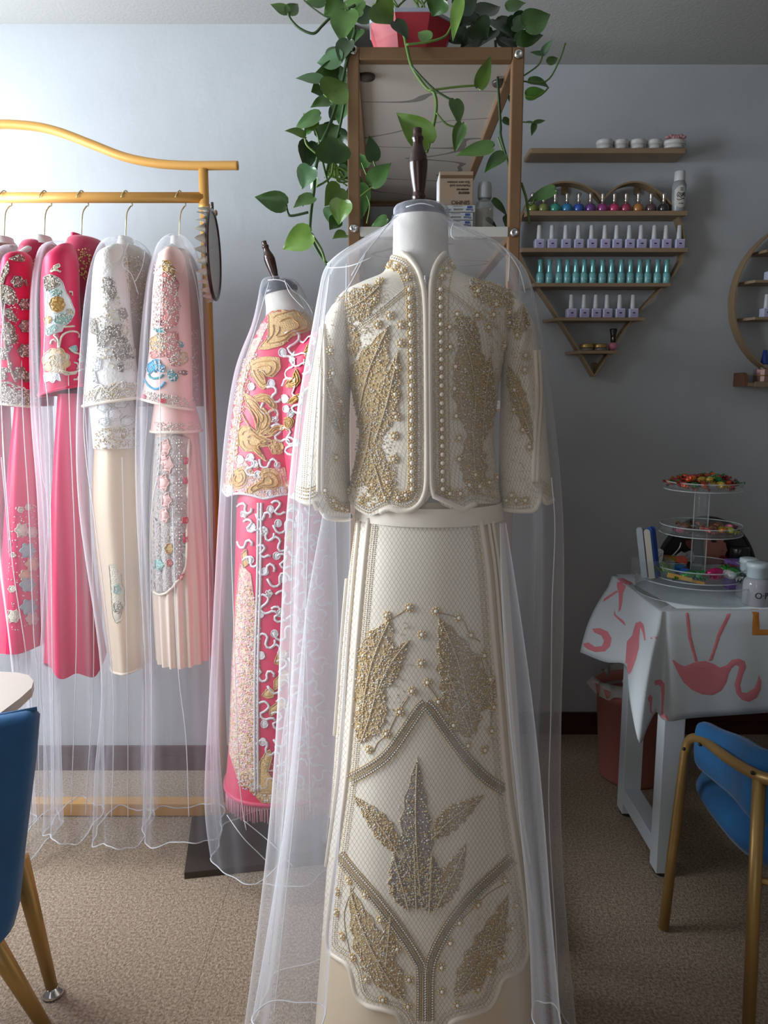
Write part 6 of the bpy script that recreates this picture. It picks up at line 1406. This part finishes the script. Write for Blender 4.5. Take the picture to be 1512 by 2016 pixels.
# 1: raspberry with silver flowers
t, S_, SA = garment(1, m_redsilk, [(30, 505, 50, 497), (14, 515, 56, 508), (4, 560, 58, 555), (-2, 640, 61, 640), (-8, 720, 67, 720), (-14, 790, 72, 800)], [(478, 66, 104), (492, 50, 106), (600, 46, 88), (800, 42, 84)], [(466, 70, 98), (482, 62, 106)], 'raspberry jacket with silver beaded flowers on the rack', hem_m=m_cream, bm_=m_darkrose)
z5 = lambda pts: [(x/5.6, 460+y/5.6) for x, y in pts]
for x, y, s in ((190, 530, 62), (270, 780, 60), (280, 1020, 66), (270, 1290, 70), (220, 1540, 66), (310, 1580, 56), (30, 1570, 44), (340, 1320, 36), (20, 1330, 60)): ap(S_, blob(x/5.6, 460+y/5.6, s/5.6, None, 6, .18), m_bead_silver, t, 'silver_flower', .003)
for p in ([(100, 280), (200, 230), (270, 270), (250, 310), (180, 300)], [(40, 570), (100, 580), (150, 620), (160, 680), (200, 740), (150, 770), (90, 780), (30, 740)], [(40, 1000), (100, 975), (160, 1040), (160, 1110), (200, 1150), (170, 1200), (80, 1230), (30, 1150)], [(40, 880), (90, 820), (140, 850), (130, 900), (200, 950), (180, 970), (110, 950)], [(100, 420), (60, 470), (40, 560), (10, 540), (30, 420), (90, 300)], [(0, 1260), (80, 1260), (140, 1240), (100, 1300), (50, 1390), (0, 1390)], [(90, 1400), (130, 1430), (120, 1520), (100, 1510)], [(0, 1480), (70, 1480), (130, 1530), (60, 1520), (0, 1530)]): ap(S_, z5(p), m_bead_silver, t, 'silver_leaf', .003)
for path in ([(20, 560), (30, 800), (60, 1100), (60, 1230), (120, 1500), (180, 1640)], [(60, 850), (130, 870), (190, 960)], [(270, 500), (290, 610)], [(0, 1650), (100, 1640), (200, 1700)]): cord(S_, z5(path), .0035, m_bead_silver, t, 'silver_stem')
ap(S_, z5([(0, 1640), (200, 1740), (390, 1720), (395, 1860), (200, 1890), (0, 1870)]), m_bead_silver, t, 'lace_cuff', .002)
bd = MB(); beadfill(S_, z5([(0, 1640), (390, 1720), (390, 1890), (0, 1870)]), 220, .003, bd); beadfill(S_, z5([(0, 560), (200, 700), (200, 1200), (0, 1400)]), 130, .0025, bd)
beadfill(SA, [(62, 500), (84, 500), (80, 780), (62, 780)], 160, .0022, bd); stuff(bd.build('silver_beadwork', m_beads, t))
t, S_ = skirt(1, m_fuchsia, [(798, 38, 72), (950, 26, 80), (1100, 18, 88), (1262, 8, 96)], [.06, .085, .1, .12], 'fuchsia skirt with pale floral embroidery, under the silver flowered jacket on the rack', ((5, .02, .05, 1.4, 1),))
z6 = lambda pts: [(x/2.24, 780+y/2.24) for x, y in pts]
for x, y, s, m_ in ((90, 500, 12, m_cream), (120, 490, 12, m_cream), (95, 590, 26, m_cream), (140, 600, 22, m_cream), (120, 680, 30, m_mint), (140, 740, 28, m_peach), (110, 790, 24, m_peach), (120, 830, 30, m_mint), (125, 930, 32, m_mint), (60, 970, 26, m_cream), (140, 980, 26, m_cream), (55, 850, 14, m_cream), (60, 700, 10, m_cream)): ap(S_, blob(x/2.24, 780+y/2.24, s/2.24, None, 6, .2), m_, t, 'pale_flower', .003)
bd = MB(); beadfill(S_, [(20, 990), (75, 990), (75, 1240), (15, 1240)], 160, .0025, bd); stuff(bd.build('silver_beadwork', m_beads, t))
# 2: raspberry with peony
t, S_, SA = garment(2, m_redsilk, [(108, 500, 140, 480), (94, 512, 148, 500), (87, 540, 152, 535), (84, 600, 154, 600), (85, 680, 159, 678), (82, 740, 164, 728), (79, 780, 168, 758)], [(470, 150, 176), (486, 138, 204), (600, 142, 190), (780, 112, 172)], [(462, 144, 160), (482, 142, 164)], 'raspberry jacket with a teal and gold peony on the rack', hem_m=m_redsilk, bm_=m_darkrose)
ap(S_, z5([(490, 480), (560, 450), (650, 490), (690, 540), (720, 640), (770, 720), (820, 850), (810, 900), (760, 980), (700, 1020), (680, 1080), (600, 1090), (530, 1130), (510, 1100), (500, 700)]), m_whitet, t, 'white_ground', .0015)
for p, m_ in (([(500, 480), (560, 455), (640, 500), (660, 560), (590, 600), (520, 640), (495, 560)], m_bead_silver), ([(560, 650), (620, 610), (690, 640), (660, 690), (590, 700)], m_mint), ([(600, 910), (700, 880), (790, 910), (770, 970), (690, 1000), (600, 980)], m_mint), ([(520, 1050), (600, 1000), (640, 1040), (590, 1090), (530, 1120)], m_mint), ([(730, 840), (780, 830), (815, 880), (770, 905), (735, 880)], m_cream)): ap(S_, z5(p), m_, t, 'peony_petal', .0035)
ap(S_, blob(630/5.6, 460+780/5.6, 82/5.6, None, 8, .08), m_beadg, t, 'gold_centre', .004); ap(S_, blob(535/5.6, 460+950/5.6, 38/5.6, None, 6, .1), m_beadg, t, 'gold_centre', .004)
for p, m_ in (([(490, 1540), (560, 1530), (650, 1540), (670, 1630), (620, 1600), (590, 1650), (550, 1620), (500, 1640)], m_whitet), ([(770, 1250), (830, 1230), (850, 1290), (800, 1310), (770, 1290)], m_mint), ([(850, 1390), (900, 1350), (920, 1400), (880, 1420)], m_cream), ([(590, 360), (650, 330), (665, 360), (620, 390), (560, 420)], m_cream), ([(660, 1500), (760, 1530), (840, 1520), (840, 1545), (720, 1560)], m_cream)): ap(S_, z5(p), m_, t, 'silk_petal', .003)
for k_ in range(9): ap(S_, blob((620+88*math.cos(k_*.7+.3))/5.6, 460+(1405+86*math.sin(k_*.7+.3))/5.6, 62/5.6, 58/5.6, 3, .1, k_), (m_peach, m_cream)[k_ % 3 == 2], t, 'silk_petal', .0025+.0003*(k_ % 4))
for k_ in range(5): ap(S_, blob((620+38*math.cos(k_*1.26))/5.6, 460+(1400+38*math.sin(k_*1.26))/5.6, 40/5.6, 36/5.6, 3, .1, k_), (m_cream, m_peach)[k_ % 2], t, 'silk_petal', .0045+.0003*k_)
for path in ([(640, 1260), (640, 1170), (590, 1110), (640, 1100)], [(650, 1260), (680, 1130), (760, 1080), (860, 1090), (860, 1160)], [(560, 1220), (580, 1160), (630, 1200)], [(700, 1030), (800, 1020), (850, 1020)], [(760, 1540), (840, 1520), (940, 1480)], [(810, 1420), (860, 1440), (840, 1500)], [(760, 1260), (810, 1310), (880, 1330), (910, 1380)], [(810, 1610), (860, 1600), (840, 1550)], [(755, 640), (790, 640), (790, 690)], [(560, 420), (620, 400), (680, 430)]): cord(S_, z5(path), .0026, m_cream, t, 'silk_tendril')
bd = MB(); beadfill(SA, [(150, 490), (180, 490), (175, 560), (155, 540)], 90, .003, bd); beadfill(SA, [(160, 600), (175, 590), (180, 700), (165, 700)], 60, .0022, bd); stuff(bd.build('gold_beadwork', m_beadg, t))
hem_w = lambda th: -.02*math.sin(2*th+.3)-.012*math.sin(5*th)
skirt(2, m_fuchsia, [(775, 122, 168), (950, 114, 168), (1150, 108, 180), (1302, 104, 200)], [.07, .085, .1, .12], 'bright fuchsia skirt with wavy hem, under the peony jacket on the rack', ((3, .02, .07, .4, 1), (7, .01, .05, 1.4, 2)), hem=(hem_w, 10))
# 3: ivory with champagne flowers
t, S_, SA = garment(3, m_ivw, [(212, 495, 240, 482), (196, 505, 246, 496), (187, 535, 250, 530), (182, 600, 254, 600), (176, 670, 260, 668), (169, 740, 269, 732), (164, 800, 277, 783)], [(482, 236, 262), (500, 232, 290), (560, 240, 302), (680, 256, 300), (800, 268, 298)], [(468, 236, 258), (486, 230, 264)], 'ivory jacket with champagne beaded flowers on the rack', hem_m=m_pipe, bm_=m_beige)
z7 = lambda pts: [(150+x/4.8, 460+y/4.8) for x, y in pts]
m_taupe = mat('taupe_lace', '8C7C6A', .5, bump=.7, bscale=300)
for p, m_ in (([(340, 880), (420, 850), (430, 960), (480, 1000), (450, 1060), (360, 990), (330, 950)], m_taupe), ([(450, 1060), (500, 1050), (540, 1180), (480, 1180), (440, 1100)], m_taupe), ([(390, 1230), (440, 1220), (440, 1310), (390, 1290)], m_taupe), ([(420, 870), (470, 860), (490, 930), (460, 980), (420, 940)], m_cream), ([(500, 1060), (540, 1080), (550, 1150), (510, 1160)], m_cream), ([(360, 1020), (420, 990), (470, 1060), (440, 1180), (380, 1200), (340, 1120)], m_bead_silver), ([(440, 1230), (530, 1210), (520, 1280), (440, 1290)], m_cream), ([(250, 420), (320, 410), (380, 560), (340, 640), (270, 560)], m_bead_silver), ([(140, 800), (190, 820), (210, 960), (150, 940)], m_bead_silver), ([(200, 960), (290, 880), (350, 860), (340, 950), (260, 1080), (210, 1060)], m_bead_silver), ([(170, 1160), (240, 1180), (230, 1280), (180, 1300), (210, 1420), (160, 1400)], m_whitet), ([(400, 720), (450, 700), (480, 780), (420, 830)], m_bead_silver)): ap(S_, z7(p), m_, t, 'beaded_motif', .004)
for path in ([(160, 1460), (230, 1420), (300, 1500), (380, 1430), (430, 1400), (440, 1470), (420, 1410)], [(420, 1410), (450, 1390), (465, 1440), (445, 1475), (425, 1450), (430, 1410)], [(180, 1540), (200, 1480), (250, 1440)], [(540, 1400), (560, 1450), (540, 1500)]): cord(S_, z7(path), .0022, m_beads, t, 'bead_scroll')
bd = MB()
for poly, n_ in ((z7([(80, 1500), (400, 1400), (590, 1390), (600, 1530), (300, 1580), (80, 1610)]), 420), (z7([(230, 400), (380, 420), (420, 700), (500, 800), (540, 1290), (380, 1300), (200, 1130), (140, 800), (260, 760)]), 420)):
    for q_ in range(2): bd.m = q_; beadfill(S_, poly, n_//2, .0026, bd)
for q_ in range(2): bd.m = q_; beadfill(SA, [(240, 500), (290, 510), (298, 640), (262, 640)], 150, .0026, bd)
stuff(bd.build('champagne_beadwork', [m_bead, m_beads], t))
t, S_ = skirt(3, mat('sand_satin', 'E4D0B4', .42, sheen=.25, bump=.05, bscale=25), [(870, 192, 272), (1000, 188, 277), (1150, 204, 285), (1303, 227, 292)], [.08, .085, .09, .1], 'cream satin skirt with a scalloped applique, under the ivory jacket on the rack', ((5, .02, .03, .2, 1), (9, .01, .015, 1, 1)), hem_m=m_pipe)
ti = loft([(770, 178, 264), (820, 184, 270), (880, 190, 272)], 2.135, [.09, .092, .094], 56, 5); ti.build('lace_tier', m_ivw, t); ST = Surf(ti)
bd = MB(); beadfill(ST, [(186, 848), (230, 838), (275, 846), (274, 886), (188, 884)], 260, .0026, bd); stuff(bd.build('champagne_beadwork', m_bead, t))
for x, y, s in ((205, 800, 13), (238, 795, 12), (225, 815, 14), (250, 830, 12), (205, 830, 10)): ap(ST, blob(x, y, s, s*.8, 7, .12), m_whitet, t, 'white_flower', .004)
cord(ST, [(238, 846), (244, 840), (250, 850), (246, 864), (238, 866), (236, 856), (238, 846)], .002, m_beads, t, 'bead_loop')
sc = [(215, 1110), (228, 1112), (234, 1126), (240, 1132), (240, 1150), (246, 1160), (244, 1178), (247, 1190), (240, 1204), (238, 1220), (228, 1226), (222, 1210), (219, 1160)]
ap(S_, sc, m_cream, t, 'scalloped_applique', .003); ap(S_, blob(231, 1160, 6, 9, 5, .2), m_mint, t, 'mint_flower', .005); ap(S_, blob(232, 1195, 7, 11, 5, .2), m_bead_silver, t, 'silver_flower', .005)
# 4: blush pink
t, S_, SA = garment(4, m_blush, [(330, 492, 352, 490), (314, 510, 362, 508), (304, 560, 370, 560), (299, 630, 374, 630), (294, 700, 376, 700), (286, 750, 377, 755), (279, 784, 378, 806)], [(488, 340, 368), (520, 345, 378), (600, 350, 384), (800, 355, 392)], [(468, 338, 360), (492, 335, 366)], 'blush pink jacket with coral and turquoise beading on the rack', bm_=mat('pale_mauve_tulle', 'C9AFA8', .7))
for p, m_ in (([(820, 260), (870, 250), (900, 300), (940, 340), (920, 400), (860, 380), (820, 340)], m_goldt), ([(820, 360), (930, 390), (970, 480), (950, 560), (960, 620), (985, 680), (960, 740), (970, 790), (950, 860), (880, 900), (820, 900)], m_coral), ([(840, 920), (960, 930), (980, 1100), (990, 1250), (900, 1250), (850, 1150), (720, 1180), (700, 1140)], m_coral), ([(700, 1000), (780, 940), (850, 1000), (860, 1080), (800, 1140), (720, 1110)], m_goldt), ([(890, 1190), (930, 1130), (1040, 1120), (1055, 1200), (1010, 1240), (930, 1230)], m_goldt), ([(950, 1040), (980, 1020), (1015, 1040), (1000, 1075), (955, 1070)], m_turq), ([(680, 1240), (740, 1190), (790, 1190), (800, 1230), (840, 1260), (830, 1310), (780, 1300), (740, 1280), (700, 1330), (680, 1300)], m_sky), ([(860, 1320), (900, 1280), (925, 1310), (970, 1350), (930, 1400), (890, 1390)], m_turq), ([(740, 910), (790, 890), (840, 910), (830, 930), (760, 930)], m_turq), ([(760, 830), (830, 820), (850, 850), (800, 870)], m_wine), ([(960, 1310), (1020, 1290), (1055, 1310), (1030, 1340), (990, 1325)], m_wine)): ap(S_, z7(p), m_, t, 'beaded_motif', .003)
for path, m_ in (([(650, 1370), (680, 1430), (740, 1470), (800, 1450), (850, 1390)], m_sky), ([(690, 1330), (720, 1370), (790, 1360), (830, 1330)], m_turq), ([(700, 1300), (740, 1290), (770, 1330)], m_turq)): cord(S_, z7(path), .0030, m_, t, 'turquoise_line')
bd = MB()
for poly, n_ in ((z7([(620, 1480), (1080, 1560), (1090, 1660), (620, 1560)]), 240), (z7([(740, 280), (800, 300), (800, 900), (720, 900)]), 130)): beadfill(S_, poly, n_, .0026, bd)
beadfill(SA, [(374, 650), (388, 650), (390, 800), (378, 800)], 120, .0026, bd)
stuff(bd.build('silver_beadwork', m_beads, t))
def tabs(SS_, pts, par):
    for x, y, w_, h_, a in pts:
        c_, s_ = math.cos(a), math.sin(a); ap(SS_, [(x+dx*c_-dy*s_, y+dx*s_+dy*c_) for dx, dy in ((-w_, -h_), (w_, -h_), (w_, h_), (-w_, h_))], m_redtab, par, 'red_tab', .0062)
tabs(S_, [(283, 781, 5, 3, .2), (320, 789, 6, 3.2, .25)], t)
t, S_ = skirt(4, m_blushp, [(842, 310, 388), (1000, 303, 402), (1150, 306, 414), (1288, 316, 420)], [.08, .09, .105, .12], 'pale pleated skirt with a white beaded panel, under the blush jacket on the rack', ((19, .015, .07, 0, 0),))
ti = loft([(790, 308, 380), (825, 303, 390), (848, 300, 395)], 2.13, [.085, .09, .092], 56, 4); ti.build('blush_tier', m_blush, t); MB().tube(ring(ti, -1), .0042, 7, closed=True).build('tier_piping', m_pipe, t); ST = Surf(ti)
bd = MB(); beadfill(ST, [(304, 832), (394, 830), (394, 850), (304, 852)], 150, .0024, bd)
tabs(ST, [(339, 862, 6, 3.2, .1), (373, 866, 5, 3, .15)], t)
pan = cr([(306, 862), (372, 862), (371, 950), (369, 1050), (368, 1110), (362, 1130), (348, 1150), (333, 1166), (316, 1172), (300, 1166)], 4)
pm_ = MB(); patch(S_, pan+[(303, 1000)], .009, pm_, 9); pm_.build('beaded_panel', mat('silver_white_lace', 'D9D2CE', .45, bump=.6, bscale=260, color2='BDB3AE', vscale=220), t); SPn = Surf(pm_)
cord(SPn, [(370, 864), (369, 950), (367, 1050), (366, 1108), (360, 1128), (346, 1148), (331, 1164), (316, 1170), (302, 1164)], .0038, m_pipe, t, 'panel_piping', lift=.002)
tabs(SPn, [(365, 907, 3, 6, 0), (364, 946, 3, 6, 0), (364, 1024, 3, 6, 0), (364, 1061, 3, 6, 0), (357, 1135, 3, 6, .8)], t)
for k_ in range(11):
    x, y = 353, 872+26*k_; q = MB()
    for dx, dy in ((0, 0), (5, 0), (-5, 0), (0, 6), (0, -6)):
        h = SPn.hit(x+dx, y+dy, .002)
        if h: q.ball(h[0], .0028, 6, 4)
    if q.f: q.build('bead_cross', m_beads, t)
for x, y, s in ((326, 880, 11), (330, 915, 12), (322, 950, 12), (328, 985, 11), (324, 1015, 10), (322, 905, 8)): ap(SPn, blob(x, y, s*.8, s*1.3, 5, .2), m_blush, t, 'pink_motif', .003)
ap(SPn, blob(333, 1080, 8, 10, 6, .15), m_goldt, t, 'gold_flower', .003); ap(SPn, blob(334, 1108, 6, 7, 5, .2), m_coral, t, 'rose_flower', .003); ap(SPn, blob(314, 1112, 8, 10, 5, .2), m_mint, t, 'mint_flower', .003)
beadfill(SPn, pan, 240, .002, bd); stuff(bd.build('silver_beadwork', m_beads, t))
# covers
Yc = [2.20, 2.19, 2.165, 2.13, 2.105, 2.09, 2.08, 2.075]; Dc = [.05, .11, .15, .14, .125, .115, .112, .118]
cl_ = 'sheer organza cover on the rack over '
cover(0, [(492, -22, 26), (520, -34, 27), (600, -40, 12), (800, -46, 22), (1000, -40, 36), (1300, -40, 46), (1500, -50, 52), (1625, -60, 60)], Yc, Dc, cl_+names[0], [[(2, 900), (20, 1100), (36, 1320), (44, 1500), (50, 1610)], [(0, 700), (6, 900), (20, 1120), (30, 1400), (34, 1600)]], .4)
cover(1, [(488, 24, 70), (508, 8, 74), (600, -3, 80), (800, -12, 88), (1000, 0, 98), (1300, 40, 102), (1500, 48, 106), (1642, 42, 110)], Yc, Dc, cl_+names[1], [[(14, 540), (2, 700), (6, 860), (24, 1100), (56, 1340), (62, 1630)], [(70, 560), (80, 900), (94, 1000), (84, 1200), (78, 1340), (92, 1500), (98, 1630)], [(40, 560), (44, 800), (56, 1000), (66, 1250), (74, 1340), (76, 1630)]], 1.1)
cover(2, [(480, 104, 150), (505, 88, 160), (600, 81, 168), (800, 80, 176), (1000, 92, 184), (1300, 98, 192), (1500, 100, 196), (1615, 100, 196)], Yc, Dc, cl_+names[2], [[(100, 510), (86, 700), (94, 800), (100, 1000), (104, 1300), (108, 1605)], [(150, 520), (166, 800), (178, 1000), (184, 1300), (174, 1500), (168, 1605)], [(128, 520), (136, 800), (150, 1200), (140, 1605)]], 2.0)
cover(3, [(470, 228, 262), (495, 200, 290), (590, 180, 302), (800, 162, 300), (1000, 166, 284), (1300, 210, 288), (1500, 196, 288), (1628, 192, 296)], Yc, Dc, cl_+names[3], [[(252, 480), (240, 520), (258, 540), (272, 580)], [(285, 495), (278, 530), (262, 560)], [(178, 620), (166, 800), (170, 900), (190, 1050), (220, 1310), (224, 1450), (220, 1615)], [(288, 600), (290, 800), (278, 1000), (282, 1330), (282, 1450), (284, 1615)], [(240, 900), (250, 1300), (252, 1620)]], 2.8)
cover(4, [(466, 336, 364), (495, 314, 384), (590, 296, 402), (800, 277, 414), (1000, 275, 420), (1300, 290, 424), (1500, 290, 430), (1622, 285, 440)], Yc, Dc, cl_+names[4], [[(326, 510), (316, 600), (314, 700), (315, 900), (298, 1010), (297, 1200), (300, 1400), (298, 1610)], [(340, 1000), (350, 1300), (366, 1450), (372, 1610)], [(372, 510), (390, 590), (402, 760), (408, 1000), (412, 1300), (416, 1600)]], 3.7)

# ------------------------------------------------------------------ sub-parts: small pieces hang on the part that carries them
SUB = {'logo_mark': 'label', 'printed_script': 'label', 'rolled_hem': ('organza_layer', 'organza_fold'), 'leaf_beadwork': 'sequin_leaf', 'foot': 'leg', 'bolt': 'post', 'tray_edge': 'round_tray', 'post_edge': 'post', 'ring_screw': 'wooden_ring', 'lace_edge': 'stretched_cloth', 'lettering': ('carton', 'bottle_body'), 'blue_mark': 'carton', 'brown_band': 'carton', 'fold_line': 'carton', 'barcode_line': 'packet_body', 'screw_head': 'arm_tube', 'printed_lips': 'printed_face', 'printed_eye': 'printed_face', 'printed_nostril': 'printed_face', 'printed_brow': 'printed_face', 'cuff_piping': 'sleeve', 'neck_ring': 'bottle_body', 'edge_band': 'shelf_board', 'soil': 'pot', 'pot_rim': 'pot', 'tier_piping': ('lace_tier', 'blush_tier'), 'bead_cross': 'beaded_panel', 'panel_piping': 'beaded_panel', 'zip_pull': 'zip', 'silver_emblem': 'cap', 'jar_band': 'jar_body'}
def base_name(o): return o.name.split('.')[0]
def middle(o):
    vs_ = [v.co for v in o.data.vertices]; vs_ = vs_[::max(1, len(vs_)//60)]
    return sum(vs_, Vector((0, 0, 0)))/max(1, len(vs_))
for root in [o for o in scene.objects if o.type == 'EMPTY' and o.parent is None]:
    kids = list(root.children)
    for k_ in kids:
        w_ = SUB.get(base_name(k_))
        if not w_ or k_.type != 'MESH': continue
        c_ = [q for q in kids if q is not k_ and base_name(q) in (w_ if isinstance(w_, tuple) else (w_,)) and q.parent == root]
        if c_:
            m_ = middle(k_); k_.parent = min(c_, key=lambda q: (middle(q)-m_).length)
